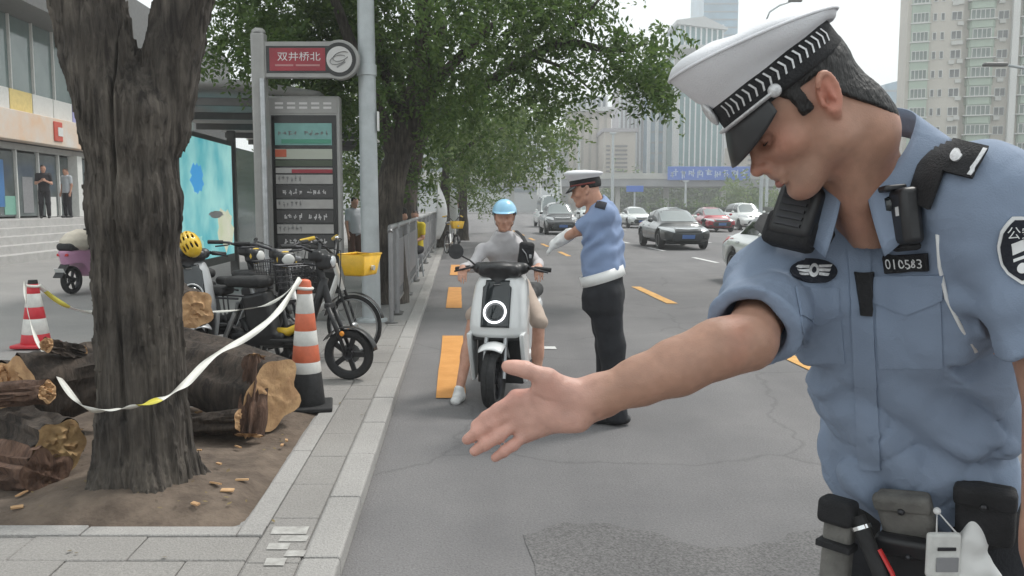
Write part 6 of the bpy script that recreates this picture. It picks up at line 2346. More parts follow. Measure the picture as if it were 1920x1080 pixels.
L_ = lambda x, y, Y: at(x, y, Y)
make_log('thickest dark log with broad tan cut face, lying between trunk and orange cone', L_(275, 668, 6.15), L_(508, 742, 5.35), 0.25, 0.225, M['bark_log'], 2, 1.3)
make_log('thin dark log wedged on the soil under the thickest log', L_(300, 800, 5.4), L_(452, 790, 5.15), 0.075, 0.07, M['bark_log'], 5)
make_log('split slab of bark with pale inner edge standing against the end of the thickest log', L_(478, 668, 5.36), L_(466, 815, 5.16), 0.05, 0.075, M['bark_brown'], 8, 1.8)
make_log('short log with tan end peeping out behind the trunk, on top of the pile', L_(300, 560, 6.6), L_(366, 582, 6.15), 0.15, 0.14, M['bark_log'], 11)
make_log('mossy log end with yellow-brown face at the left foot of the trunk', L_(30, 800, 4.95), L_(112, 834, 4.35), 0.15, 0.128, M['bark_log'], 14, 1.2, M['wood_old'])
make_log('red-brown log lying lowest in the left corner of the pile', L_(-90, 860, 4.75), L_(84, 893, 4.25), 0.15, 0.13, M['bark_brown'], 17, 1.4, M['bark_brown'])
make_log('large dark log leaning behind the left heap, small pale saw cut on top', L_(185, 700, 5.5), L_(28, 730, 5.0), 0.21, 0.2, M['bark_log'], 20, 1.3)
make_log('slim log crossing the left heap below the white tape', L_(-60, 745, 4.8), L_(88, 735, 4.6), 0.07, 0.06, M['bark_brown'], 23)
make_log('pale-ended branch stub lying on top of the left heap', L_(150, 662, 5.3), L_(88, 647, 5.0), 0.05, 0.045, M['bark_log'], 26)
make_log('thick brown log at the left frame edge with pale wood showing', L_(-120, 770, 5.2), L_(20, 708, 5.05), 0.12, 0.1, M['bark_brown'], 29, 1.2)
chip = MB()
for i in range(60):
    uu, vv = rnd.uniform(-3.2, -1.05), rnd.uniform(3.85, 5.9)
    q = road(uu, vv)
    s = rnd.uniform(0.012, 0.035)
    a = rnd.uniform(0, 6.28)
    chip.box((q.x, q.y, PZ + 0.03 + 0.1 * math.exp(-(math.hypot(q.x + 1.86, q.y - 4.25) / 0.42) ** 2)), (s * 2, s * 0.8, 0.008), Matrix.Rotation(a, 3, 'Z') @ Matrix.Rotation(rnd.uniform(-0.4, 0.4), 3, 'X'))
lit = MB()                                                # dry leaves and crumbs on soil and paving
for i in range(230):
    uu, vv = (rnd.uniform(-3.6, -1.05), rnd.uniform(3.85, 6.0)) if i < 170 else (rnd.uniform(-3.0, -0.55), rnd.uniform(2.8, 9.0))
    q = road(uu, vv)
    zz_ = PZ + 0.012 + (0.022 + 0.1 * math.exp(-(math.hypot(q.x + 1.86, q.y - 4.25) / 0.42) ** 2) if i < 170 else 0)
    s, a = rnd.uniform(0.006, 0.02), rnd.uniform(0, 6.28)
    e1, e2_ = Vector((math.cos(a), math.sin(a), rnd.uniform(-0.3, 0.3))) * s, Vector((-math.sin(a), math.cos(a), rnd.uniform(-0.3, 0.3))) * s * 0.5
    c = Vector((q.x, q.y, zz_))
    lit.add([c - e1, c + e2_, c + e1, c - e2_], [(0, 1, 2, 3)])
obj('leaf_litter', lit, mat('dry leaf', (0.1, 0.065, 0.03), 0.8, col2=(0.22, 0.17, 0.07), vscale=3), smooth=0, kind='stuff')
obj('wood_chips', chip, M['wood'], smooth=0, kind='stuff')


# ---- traffic cones
M['cone_orange'] = mat('faded orange plastic', (0.62, 0.15, 0.075), 0.5, var=0.15, vscale=9)
M['cone_red'] = mat('red cone plastic', (0.56, 0.03, 0.045), 0.45, var=0.1, vscale=9)
M['cone_white'] = mat('reflective white band', (0.66, 0.65, 0.62), 0.5, var=0.12, vscale=11)


def make_cone(name, label, loc, bands, base_r, plate_w, base_m, rotz=0.0):
    t = thing(name, label, 'traffic cone', loc, rotz, 'traffic cones holding the tape')
    b = MB().box((0, 0, 0.02), (plate_w, plate_w, 0.036))
    obj('base_plate', b, base_m, t, bevel=0.012, seg=3)
    for (z0, z1, r0, r1, m) in bands:
        nm = 'base_sleeve' if m is base_m else ('white_band' if m is M['cone_white'] else 'coloured_band')
        obj(nm, MB().lathe([(r0, z0), (r0 + 0.0015, z0 + 0.003), (r1 + 0.0015, z1 - 0.003), (r1, z1)], n=32), m, t, smooth=40)
    return t


zs = [0.038, 0.27, 0.35, 0.47, 0.575, 0.70, 0.84, 0.925]
rf = lambda z: 0.132 - (0.132 - 0.045) * (z / 0.93) ** 0.95
ms = [M['black_rubber'], M['cone_white'], M['cone_orange'], M['cone_white'], M['cone_orange'], M['cone_white'], M['cone_orange']]
cq = gnd(570, 772, PZ)
cone1 = make_cone('traffic_cone', 'orange and white banded cone with black base, tape tied to its top, beside the e-bike', (cq.x, cq.y + 0.1, PZ), [(zs[i], zs[i + 1], rf(zs[i]), rf(zs[i + 1]), ms[i]) for i in range(7)], 0.13, 0.36, M['black_rubber'], 0.2)
obj('cap', MB().ell((0, 0, 0.925), (0.045, 0.045, 0.02)), M['cone_orange'], cone1, smooth=180)
zs2 = [0.038, 0.14, 0.3, 0.42, 0.56, 0.66, 0.70]
rf2 = lambda z: 0.15 - (0.15 - 0.042) * (z / 0.7)
ms2 = [M['cone_red'], M['cone_white'], M['cone_red'], M['cone_white'], M['cone_red'], M['black_rubber']]
q2 = gnd(68, 650, PZ)
cone2 = make_cone('traffic_cone', 'red and white cone with a black tip standing behind the left log heap', (q2.x, q2.y, PZ), [(zs2[i], zs2[i + 1], rf2(zs2[i]), rf2(zs2[i + 1]), ms2[i]) for i in range(6)], 0.15, 0.36, M['cone_red'])

# ---- barrier tape: a slack ribbon that twists, white with yellow stretches
M['tape_white'] = mat('white barrier tape', (0.72, 0.71, 0.66), 0.4, var=0.05, vscale=20)
M['tape_yellow'] = mat('yellow barrier tape', (0.62, 0.55, 0.08), 0.4)


def catmull(P, k=12):
    P = [Vector(p) for p in P]
    P = [P[0] * 2 - P[1]] + P + [P[-1] * 2 - P[-2]]
    out = []
    for i in range(1, len(P) - 2):
        for j in range(k):
            t = j / k
            out.append(0.5 * ((2 * P[i]) + (P[i + 1] - P[i - 1]) * t + (2 * P[i - 1] - 5 * P[i] + 4 * P[i + 1] - P[i + 2]) * t * t + (3 * P[i] - P[i - 1] - 3 * P[i + 1] + P[i + 2]) * t ** 3))
    out.append(P[-2])
    return out


def ribbon(pts, w, tw0, tw1, wob=0.5):
    b = []
    n = len(pts)
    for i, p in enumerate(pts):
        d = (pts[min(i + 1, n - 1)] - pts[max(i - 1, 0)]).normalized()
        u = Vector((0, 0, 1))
        x = (u - d * u.dot(d)).normalized()
        y = d.cross(x)
        a = tw0 + (tw1 - tw0) * i / n + wob * math.sin(i * 0.33)
        e = x * math.cos(a) + y * math.sin(a)
        b.append((p + e * w / 2, p - e * w / 2))
    return b


tape = thing('barrier_tape', 'slack white and yellow tape strung round the big trunk between two cones', 'tape', (BX, BY - 0.4, 0.9))
OTP = Vector(tape.location)


def tape_run(px_pts, w, tw0, tw1, yellow=()):
    pts = catmull([at(*p) for p in px_pts])
    rb = ribbon(pts, w, tw0, tw1)
    n = len(rb)
    cuts = sorted({0, n - 1, *[int(c * (n - 1)) for y in yellow for c in y]})
    for a, b_ in zip(cuts[:-1], cuts[1:]):
        mid = (a + b_) / 2 / (n - 1)
        yl = any(y[0] <= mid <= y[1] for y in yellow)
        mb = MB()
        seg = rb[a:b_ + 1]
        mb.add([q - OTP for pr in seg for q in pr], [(2 * i, 2 * i + 1, 2 * i + 3, 2 * i + 2) for i in range(len(seg) - 1)])
        obj('yellow_stretch' if yl else 'white_stretch', mb, M['tape_yellow'] if yl else M['tape_white'], tape, smooth=180, solid=0.0006)


c1t = (563, 522, cq.y + 0.05)
tape_run([(46, 530, 8.85), (50, 575, 7.9), (70, 640, 6.6), (100, 690, 5.4), (150, 758, 4.2), (205, 768, 3.93), (250, 762, 3.92), (300, 748, 3.97), (345, 722, 4.2), (400, 668, 4.7), (470, 628, 5.2), (525, 580, 5.6), c1t], 0.04, 0.2, 2.6, ((0.515, 0.585),))
tape_run([c1t, (520, 562, 6.1), (470, 578, 6.5), (400, 584, 6.9), (330, 575, 7.3)], 0.035, 0.6, 2.0, ((0.85, 1.0),))
tape_run([(72, 535, 8.85), (105, 562, 9.0), (142, 580, 9.1), (200, 590, 9.3)], 0.05, 0.3, 0.9, ((0.15, 0.6),))
obj('knot', MB().torus(Vector((cq.x, cq.y + 0.1, PZ + 0.88)) - OTP, (0.1, 0, 1), 0.055, 0.012, 20, 8), M['tape_white'], tape, smooth=180)
obj('knot', MB().torus(Vector((q2.x, q2.y, PZ + 0.64)) - OTP, (0.1, 0, 1), 0.055, 0.014, 20, 8), M['tape_white'], tape, smooth=180)
# ------------------------------------------------------------------ bus stop, railing, poles, shop front, bystanders
M['stop_grey'] = mat('stop grey paint', (0.30, 0.295, 0.285), 0.45, 0.2, var=0.08, vscale=6)
M['stop_dark'] = mat('stop dark grey', (0.11, 0.108, 0.105), 0.5, 0.2, var=0.12, vscale=6)
M['panel_black'] = mat('black display panel', (0.018, 0.018, 0.018), 0.25)
M['sign_red'] = mat('dark red sign face', (0.27, 0.022, 0.035), 0.35, var=0.15, vscale=4)
M['sign_white'] = mat('white sign face', (0.52, 0.51, 0.5), 0.4)
M['print_white'] = mat('white print', (0.62, 0.6, 0.6), 0.6)
M['print_grey'] = mat('grey print', (0.2, 0.2, 0.2), 0.6)
M['teal_face'] = mat('teal sign face', (0.16, 0.33, 0.31), 0.35, var=0.12, vscale=5)
M['row_pale'] = mat('pale route row', (0.34, 0.33, 0.32), 0.45, var=0.1, vscale=6)
M['row_dark'] = mat('dark route row', (0.05, 0.048, 0.048), 0.4)
M['galv'] = mat('galvanised pole paint', (0.42, 0.45, 0.46), 0.45, 0.25, var=0.1, vscale=5)
M['rail_grey'] = mat('railing grey', (0.19, 0.185, 0.195), 0.45, 0.3, var=0.1, vscale=6)


def flat_text(body, name, m, par, loc, size, rot=(math.pi / 2, 0, 0), width=None, ext=0.0015):
    me = text_mesh(body, 1.0, 0.0)
    co = np.array([v.co[:] for v in me.vertices])
    w, h = np.ptp(co[:, 0]), np.ptp(co[:, 1])
    co[:, :2] -= (co[:, :2].max(0) + co[:, :2].min(0)) / 2
    k = size / h
    co[:, 1] *= k
    co[:, 0] *= (width / w) if width else k
    me.vertices.foreach_set('co', co.astype(np.float32).ravel())
    me.update()
    me.materials.append(m)
    o = obj(name, me, None, par, loc=loc)
    o.rotation_euler = rot
    return o


def px_local(px, py, Y, org):
    return at(px, py, Y) - Vector(org)


# name sign on its square post
PY_ = 10.6
po = at(483, 0, PY_)
bs = thing('bus_stop_sign', 'grey post with red stop-name sign and round white emblem beside the tall route board', 'bus stop sign', (po.x, PY_, PZ))
OB = bs.location
zt = at(483, 62, PY_).z - PZ
obj('post', MB().box((0, 0, zt / 2), (0.17, 0.17, zt)), M['stop_grey'], bs, bevel=0.03, seg=3)
obj('post_cap', MB().lathe([(0.085, 0), (0.08, 0.03), (0.05, 0.055), (0.0, 0.065)], (0, 0, zt), n=20, cap=False), M['stop_grey'], bs, smooth=50)
obj('front_pipe', MB().cyl((0.06, -0.115, 0), (0.06, -0.115, at(483, 150, PY_).z - PZ), 0.035, n=14), M['steel'], bs)
cc = px_local(638, 113, PY_, OB)
xl = px_local(497, 113, PY_, OB).x
hh_ = 0.215
rr_ = 0.237


def stadium(r, hgt, x0, k=0.0):
    a0 = math.asin(hgt / r)
    pts = [(x0 + k, -hgt), (cc.x - r * math.cos(a0), -hgt)]
    n = 28
    for i in range(n + 1):
        a = -math.pi + a0 + (2 * math.pi - 2 * a0) * i / n
        pts.append((cc.x + r * math.cos(a), r * math.sin(a)))
    pts += [(cc.x - r * math.cos(a0), hgt), (x0 + k, hgt)]
    return pts


obj('sign_frame', MB().prism(stadium(rr_, hh_, xl - 0.02), (0, 0.11, 0), (0, -0.055, cc.z), (1, 0, 0), (0, 0, 1)), M['stop_grey'], bs, bevel=0.012)
fc = obj('sign_field', MB().prism(stadium(rr_ - 0.035, hh_ - 0.055, xl + 0.03), (0, 0.004, 0), (0, -0.061, cc.z), (1, 0, 0), (0, 0, 1)), M['panel_black'], bs)
xr = px_local(612, 113, PY_, OB).x
x0r = px_local(508, 113, PY_, OB).x
obj('name_panel', MB().box(((xr + x0r) / 2, -0.064, cc.z), (xr - x0r, 0.004, 0.27)), M['sign_red'], bs)
flat_text('双井桥北', 'stop_name', M['print_white'], fc, ((xr + x0r) / 2 + 0.02, -0.0685, cc.z + 0.035), 0.105, width=0.52)
for (a, b_) in ((-0.27, -0.05), (-0.02, 0.27)):
    m_ = (xr + x0r) / 2
    obj('small_print', MB().box((m_ + (a + b_) / 2, -0.067, cc.z - 0.07), (b_ - a, 0.002, 0.022)), mat('faint print', (0.42, 0.2, 0.2), 0.6) if a < -0.1 else bpy.data.materials['faint print'], fc)
em = obj('emblem_disc', MB().lathe([(0.155, 0), (0.155, 0.006), (0.0, 0.007)], (cc.x, -0.06, cc.z), (0, -1, 0), 36, cap=False), M['sign_white'], bs, smooth=40)
for (dx, dz, ra, rb, rot, w) in ((0.02, 0.035, 0.10, 0.05, 0.35, 0.012), (-0.015, -0.005, 0.10, 0.05, 0.3, 0.01)):
    pts = [Vector((cc.x + dx + ra * math.cos(t) * math.cos(rot) - rb * math.sin(t) * math.sin(rot), -0.069, cc.z + dz + ra * math.cos(t) * math.sin(rot) + rb * math.sin(t) * math.cos(rot))) for t in np.linspace(0.3, 5.6, 26)]
    obj('emblem_stroke', MB().tube(pts, w, 6, flat=0.3), M['print_grey'], em, smooth=180)
obj('emblem_stroke', MB().bar((cc.x - 0.03, -0.069, cc.z - 0.095), (cc.x + 0.075, -0.069, cc.z - 0.03), 0.016, 0.004, (0, 1, 0)), M['print_grey'], em)

# route board
RB = 10.9
bo_ = at(566, 0, RB)
rb2 = thing('route_board', 'tall grey bus route board with stacked black and pale rows and a teal header', 'notice board', (bo_.x, RB, PZ), math.radians(1.5))
zz = lambda py: at(566, py, RB).z - PZ
hw = (at(634, 300, RB).x - at(500, 300, RB).x) / 2
z1, z0_ = zz(181), 0.12
obj('frame', MB().box((0, 0.02, (z1 + z0_) / 2), (2 * hw, 0.16, z1 - z0_)), M['stop_grey'], rb2, bevel=0.025, seg=3)
obj('display', MB().box((0.0, -0.064, (zz(217) + 0.35) / 2), (2 * hw - 0.09, 0.012, zz(217) - 0.35)), M['panel_black'], rb2, bevel=0.006)
for s in (-1, 1):
    obj('foot', MB().box((s * hw * 0.7, 0.02, 0.06), (0.12, 0.14, 0.12)), M['stop_dark'], rb2, bevel=0.01)
hd = obj('header', MB().box((0, -0.063, zz(199)), (2 * hw - 0.06, 0.008, 0.19)), M['stop_grey'], rb2, bevel=0.004)
for i in range(5):
    for k in (0, 1):
        obj('header_mark', MB().box((-0.30 + 0.15 * i, -0.0685, zz(195 + 8 * k)), (0.10, 0.003, 0.026)), M['print_white'], hd)


def row(nm, y0, y1, m, x0=-0.36, x1=0.35, par=rb2, off=0.073):
    return obj(nm, MB().box(((x0 + x1) / 2, -off, (zz(y0) + zz(y1)) / 2), (x1 - x0, 0.006, zz(y0) - zz(y1))), m, par, bevel=0.002)


tl = row('teal_header', 232, 273, M['teal_face'])
row('green_strip', 262, 270, mat('green strip', (0.06, 0.25, 0.17), 0.4), -0.28, 0.34, tl, 0.0775)
pr = row('pale_strip', 280, 299, mat('cream strip', (0.38, 0.4, 0.34), 0.45))
row('red_block', 281, 295, mat('vermilion print', (0.45, 0.1, 0.05), 0.45), -0.36, -0.22, pr, 0.0775)
row('olive_strip', 301, 312, mat('olive strip', (0.06, 0.075, 0.05), 0.5))
ps2 = row('pale_strip', 315, 325, M['row_pale'])
row('red_line', 318, 325, M['sign_red'], -0.16, 0.35, ps2, 0.0775)


def marks(par, y, x0, n, w, h, gap, m, seed):
    rs = random.Random(seed)
    for i in range(n):
        b = MB()
        x = x0 + i * (w + gap)
        z = zz(y)
        for k in range(4):                                # broken strokes of print too small to read
            b.box((x + rs.uniform(-w * 0.3, w * 0.3), -0.0785, z + rs.uniform(-h * 0.3, h * 0.3)), (w * rs.uniform(0.25, 0.9), 0.002, h * 0.2) if k % 2 else (w * 0.18, 0.002, h * rs.uniform(0.5, 0.9)))
        obj('print_mark', b, m, par, smooth=0)


for i in range(4):
    y = 328 + 46.3 * i
    r1_ = row('pale_row', y, y + 17, M['row_pale'])
    marks(r1_, y + 8, -0.32, 6, 0.03, 0.07, 0.022, M['print_grey'], i)
    r2_ = row('dark_row', y + 20, y + 43, M['row_dark'])
    marks(r2_, y + 32, -0.25, 4, 0.05, 0.06, 0.012, M['print_white'], 10 + i)
    marks(r2_, y + 32, 0.06, 4, 0.05, 0.06, 0.012, M['print_white'], 20 + i)
marks(tl, 250, -0.3, 4, 0.05, 0.055, 0.014, M['print_grey'], 31)
marks(tl, 250, 0.03, 5, 0.05, 0.055, 0.014, M['print_grey'], 32)

# farther stop of the same kind
bs2 = dup(bs, road(-2.35, 37, PZ), None, 'grey post with a round-ended stop sign far along the railing, small, before dark trees')
rb3 = dup(rb2, road(-2.2, 37.5, PZ), None, 'distant route board with pale rows just left of the far stop sign')

# shelter
M['poster'] = mat('teal poster print', (0.06, 0.36, 0.42), 0.5, col2=(0.32, 0.62, 0.60), vscale=0.9, detail=3, emit=0.45)
M['poster_cream'] = mat('cream poster print', (0.52, 0.56, 0.38), 0.35, col2=(0.62, 0.62, 0.5), vscale=2, emit=0.4)
M['poster_blue'] = mat('blue poster print', (0.05, 0.3, 0.62), 0.35, emit=0.45)
sh_o = road(-4.75, 12.6, PZ)
shl = thing('bus_shelter', 'grey bus shelter with a wide roof and a teal advertising panel behind the parked e-bikes', 'bus shelter', sh_o, TH)


def roof_pt(u, v):
    x = -0.5 + 3.2 * u
    return (x, 0.0 + 11.0 * v, 3.12 + 0.13 * math.sin(u * 3.14) - 0.10 * u)


obj('roof', MB().grid(roof_pt, 16, 6), M['stop_grey'], shl, smooth=60, solid=0.12)
obj('fascia', MB().box((1.1, 11.02, 3.1), (3.2, 0.05, 0.22)), M['stop_dark'], shl)
for i in range(6):
    obj('roof_beam', MB().bar((-0.4, 0.3 + 2.1 * i, 3.02), (2.5, 0.3 + 2.1 * i, 3.0), 0.07, 0.12), M['stop_dark'], shl, bevel=0.008)
for y in (1.65, 5.45, 9.3):
    obj('post', MB().box((0.02, y, 1.52), (0.16, 0.13, 3.0)), M['stop_dark'], shl, bevel=0.01)
ad = obj('advert_panel', MB().box((0.0, 3.5, 1.55), (0.16, 3.5, 2.46)), M['stop_dark'], shl, bevel=0.015)
obj('poster', MB().box((0.085, 3.5, 1.58), (0.012, 3.3, 2.2)), M['poster'], ad)


def blob(cy, cz, ry, rz, seed, m, off):
    rs = random.Random(seed)
    pl = [(cy + ry * rs.uniform(0.75, 1.15) * math.cos(t), cz + rz * rs.uniform(0.75, 1.15) * math.sin(t)) for t in np.linspace(0, 6.283, 22)[:-1]]
    obj('poster_print', MB().prism(pl, (0.002, 0, 0), (off, 0, 0), (0, 1, 0), (0, 0, 1)), m, ad, smooth=0)


blob(2.75, 1.95, 0.38, 0.3, 1, M['poster_blue'], 0.0925)
blob(4.5, 1.0, 0.6, 0.42, 2, M['poster_cream'], 0.0925)
blob(3.9, 1.3, 0.5, 0.07, 3, M['print_white'], 0.096)
blob(2.6, 0.75, 0.5, 0.2, 4, mat('mint poster print', (0.3, 0.6, 0.55), 0.35, emit=0.4), 0.0925)
gl_ = obj('back_glass', MB().box((0.0, 7.4, 1.6), (0.02, 3.6, 2.2)), mat('tinted shelter glass', (0.35, 0.42, 0.42), 0.08, trans=0.6), shl)
obj('bench', MB().box((0.45, 7.4, 0.46), (0.4, 3.0, 0.05)), M['steel'], shl, bevel=0.01)
for y in (6.2, 8.6):
    obj('bench_leg', MB().box((0.45, y, 0.22), (0.08, 0.08, 0.44)), M['stop_dark'], shl)

# tall lamp pole
pq = gnd(697, 602, PZ)
lp = thing('lamp_pole', 'tall pale grey lamp pole rising out of frame beside the yellow basket', 'lamp post', (pq.x, pq.y, PZ))
obj('shaft', MB().cyl((0, 0, 0), (-0.03, 0, 9.0), 0.118, 0.085, 28), M['galv'], lp, smooth=60)
zc = at(690, 132, pq.y).z - PZ
obj('collar', MB().lathe([(0.105, -0.07), (0.122, -0.065), (0.122, 0.065), (0.105, 0.07)], (-0.012, 0, zc), n=28), M['galv'], lp, smooth=40)
obj('base_flange', MB().lathe([(0.2, 0), (0.2, 0.03), (0.13, 0.05)], n=28), M['galv'], lp, smooth=40)
zb = at(708, 228, pq.y).z - PZ
obj('small_plate', MB().box((0.125, -0.03, zb), (0.02, 0.07, 0.24)), M['white_plastic'], lp, bevel=0.004)
obj('bracket_arm', MB().tube([(-0.03, 0, 8.8), (0.5, 0.0, 9.5), (1.8, -0.1, 9.8)], 0.05, 10), M['galv'], lp, smooth=180)
obj('lamp_head', MB().box((2.1, -0.12, 9.8), (0.7, 0.24, 0.1)), M['stop_grey'], lp, bevel=0.04)

M['rail_post'] = mat('railing tube', (0.28, 0.28, 0.285), 0.4, 0.6, var=0.1)
# railing: separate barrier sections along the kerb
def barrier(name, label, v0, v1, panel=True):
    L = v1 - v0
    o = thing(name, label, 'barrier', road(-0.84, v0, PZ), TH, 'grey barrier sections along the kerb')
    for y in (0.03, L - 0.03):
        obj('post', MB().cyl((0, y, 0), (0, y, 1.2), 0.03, n=14), M['rail_post'], o)
        obj('foot', MB().lathe([(0.08, 0), (0.08, 0.012), (0.035, 0.02)], (0, y, 0), n=16), M['stop_dark'], o)
    obj('top_rail', MB().tube([(0, 0.0, 1.14), (0, 0.06, 1.2), (0, L - 0.06, 1.2), (0, L, 1.14)], 0.034, 12), M['rail_post'], o, smooth=60)
    if panel:
        obj('panel', MB().box((0, L / 2, 0.66), (0.024, L - 0.16, 0.68)), M['rail_grey'], o, bevel=0.004)
        obj('bottom_rail', MB().bar((0, 0.05, 0.16), (0, L - 0.05, 0.16), 0.03, 0.03), M['rail_post'], o)
        n = max(4, int(L / 0.17))
        for i in range(n):
            y = 0.1 + (L - 0.2) * (i + 0.5) / n
            obj('slot_bar', MB().bar((0, y, 1.0), (0, y, 1.19), 0.014, 0.014), M['rail_post'], o)
            obj('slot_bar', MB().bar((0, y, 0.16), (0, y, 0.32), 0.014, 0.014), M['rail_post'], o)
    else:
        for i in range(3):
            obj('slot_bar', MB().bar((0, L * (i + 1) / 4, 0.16), (0, L * (i + 1) / 4, 1.19), 0.014, 0.014), M['rail_post'], o)
    return o


barrier('kerb_barrier', 'open end section of the grey kerb railing, next to the lamp pole', 10.55, 11.55, False)
names = ['first', 'second', 'third', 'fourth', 'fifth', 'sixth', 'seventh', 'eighth', 'ninth', 'tenth']
v = 11.7
pb = None
for i in range(9):
    lab = 'grey solid-panel kerb railing section, %s counted from the lamp pole' % names[i]
    if pb is None:
        pb = barrier('kerb_barrier', lab, v, v + 2.4)
    else:
        dup(pb, road(-0.84, v, PZ), None, lab)
    v += 2.55

# ---- bystanders
def bystander(label, loc, face, top, bottom, hgt=1.7, seat=0.0, arms='down', hairy=True, h=0.016, extra=None):
    o = thing('person', label, 'person', loc, math.atan2(-face[0], face[1]) if False else 0.0)
    F = V(face[0], face[1], 0) / math.hypot(*face)
    R = np.cross(F, V(0, 0, 1))
    k = hgt / 1.72
    z = lambda q: V(0, 0, q * k)
    hip = z(0.92) if not seat else V(0, 0, seat + 0.12)
    dz = hip[2] - 0.92 * k
    C = V(0, 0, 1.585 * k + dz) + F * 0.02
    f, s, t = Field(), Field(), Field()
    Rm_ = person_head(f, C, F + V(0, 0, -0.25), (0, 0, 1), 0.95 * k)
    nk = V(0, 0, 1.45 * k + dz)
    f.cap(C - V(0, 0, 0.05), nk - V(0, 0, 0.05), 0.05, 0.055, k=0.03)
    f.cap(nk - V(0, 0, 0.12), hip, 0.08, 0.09, k=0.03)
    fr = frame((0, 0, 1), F)
    s.loft(hip, fr, [(-0.06, 0.17 * k, 0.125, 0.13, 0, 0), (0.15 * k, 0.16 * k, 0.125, 0.12, 0, 0), (0.36 * k, 0.18 * k, 0.115, 0.11, 0, 0), (0.46 * k, 0.17 * k, 0.09, 0.1, 0, 0), (0.53 * k, 0.08, 0.06, 0.06, 0, 0)], k=0)
    for sd in (1, -1):
        sh = nk - V(0, 0, 0.055) + R * (0.17 * k * sd)
        if arms == 'fold':
            el, wr = sh - V(0, 0, 0.28 * k) + R * 0.05 * sd + F * 0.05, sh - V(0, 0, 0.2 * k) - R * 0.1 * sd + F * 0.24
        elif arms == 'lap':
            el, wr = sh - V(0, 0, 0.27 * k) + R * 0.04 * sd + F * 0.06, sh - V(0, 0, 0.36 * k) - R * 0.06 * sd + F * 0.28
        else:
            el, wr = sh - V(0, 0, 0.29 * k) + R * 0.05 * sd, sh - V(0, 0, 0.53 * k) + R * 0.05 * sd + F * 0.06
        f.cap(sh, el, 0.045, 0.04, k=0.02)
        f.cap(el, wr, 0.039, 0.028, k=0.02)
        hand_chain(f, wr, (wr - el), F if arms == 'down' else V(0, 0, 1), 0.0095, 0.07)
        s.cap(nk - V(0, 0, 0.06), sh, 0.055, 0.06, k=0.05)
        s.cap(sh, sh * 0.35 + el * 0.65, 0.06, 0.056, k=0.03)
        hp_ = hip + R * (0.09 * k * sd) - V(0, 0, 0.05)
        if seat:
            kn = hp_ + F * 0.42 + R * 0.04 * sd
            an = V(kn[0], kn[1], 0.09) + F * 0.04
        else:
            kn = V(*(R * 0.1 * sd)[:2], 0.49 * k) + F * 0.02
            an = V(*(R * 0.11 * sd)[:2], 0.09)
        f.chain([hp_, kn, an], [0.075, 0.055, 0.038], k=0.03)
        t.chain([hp_, kn, an + V(0, 0, 0.02)], [0.095, 0.075, 0.06], k=0.04)
        shf = Field()
        shf.cap(V(an[0], an[1], 0.05) - F * 0.04, V(an[0], an[1], 0.042) + F * 0.14, 0.046, 0.042, k=0)
        shf.fn(lambda P: P[:, 2] - 0.002, 0.0, True)
        p_ = V(an[0], an[1], 0)
        fobj('shoe', shf, p_ - V(0.25, 0.25, 0.02), p_ + V(0.25, 0.25, 0.15), 0.016, M['black_plastic'], o)
    s.disp.append(lambda P: 0.006 * vnoise(P, 9, 3))
    B0, B1 = V(-0.55, -0.55, -0.01), V(0.55, 0.55, hgt + dz + 0.12)
    if seat:
        B0, B1 = B0 - V(0.2, 0.2, 0), B1 + V(0.2, 0.2, 0)
    fobj('body', f, B0, B1, h, M['skin'], o)
    fobj('top', s, B0, B1, h, top, o)
    fobj('trousers', t, B0, V(B1[0], B1[1], hip[2] + 0.15), h, bottom, o)
    if hairy:
        fobj('hair', hair_cap(C, Rm_, 0.95 * k, -0.04), C - 0.17, C + 0.17, h, M['hair'], o)
    return o


M['black_tee'] = mat('black tee cloth', (0.02, 0.018, 0.022), 0.85, var=0.2)
M['stripe_tee'] = mat('dark striped cloth', (0.06, 0.06, 0.065), 0.85, col2=(0.3, 0.3, 0.3), vscale=2.2, stretch=(0.1, 0.1, 14), detail=0)
M['vest'] = mat('yellow vest cloth', (0.66, 0.5, 0.03), 0.8)
M['pale_tee'] = mat('pale cloth', (0.45, 0.47, 0.5), 0.85)
M['brown_cloth'] = mat('brown cloth', (0.11, 0.06, 0.045), 0.85)
pl_z = 1.13
q = road(-13.3, 27.6)
bystander('person all in black with folded arms standing on the shop platform by the trunk', (q.x, q.y, pl_z), (0.5, -1), M['black_tee'], M['black_tee'], 1.72, 0, 'fold')
q = road(-13.2, 29.0)
bystander('person in pale top behind the one in black, nearly hidden by the trunk', (q.x, q.y, pl_z), (-0.4, -1), M['pale_tee'], M['black_tee'], 1.68)
q = at(664, 400, 19.5)
bystander('person in pale grey top and brown trousers waiting under the shelter', (q.x, q.y, PZ), (0.6, -0.6), M['pale_tee'], M['brown_cloth'], 1.66)
q = at(757, 400, 16.2)
bystander('person in dark striped top sitting behind the kerb railing', (q.x, q.y, PZ), (-0.5, 0.5), M['stripe_tee'], M['black_tee'], 1.72, 0.52, 'lap')
q = at(779, 400, 17.6)
bystander('person in a yellow vest beside the one in stripes, behind the railing', (q.x, q.y, PZ), (-0.3, -0.7), M['vest'], M['black_tee'], 1.62, 0.5, 'lap')
q = at(857, 400, 36)
bystander('small distant person in pale clothes walking along the kerb', (q.x, q.y, 0.0), (0, -1), M['pale_tee'], M['pale_tee'], 1.68, h=0.025)
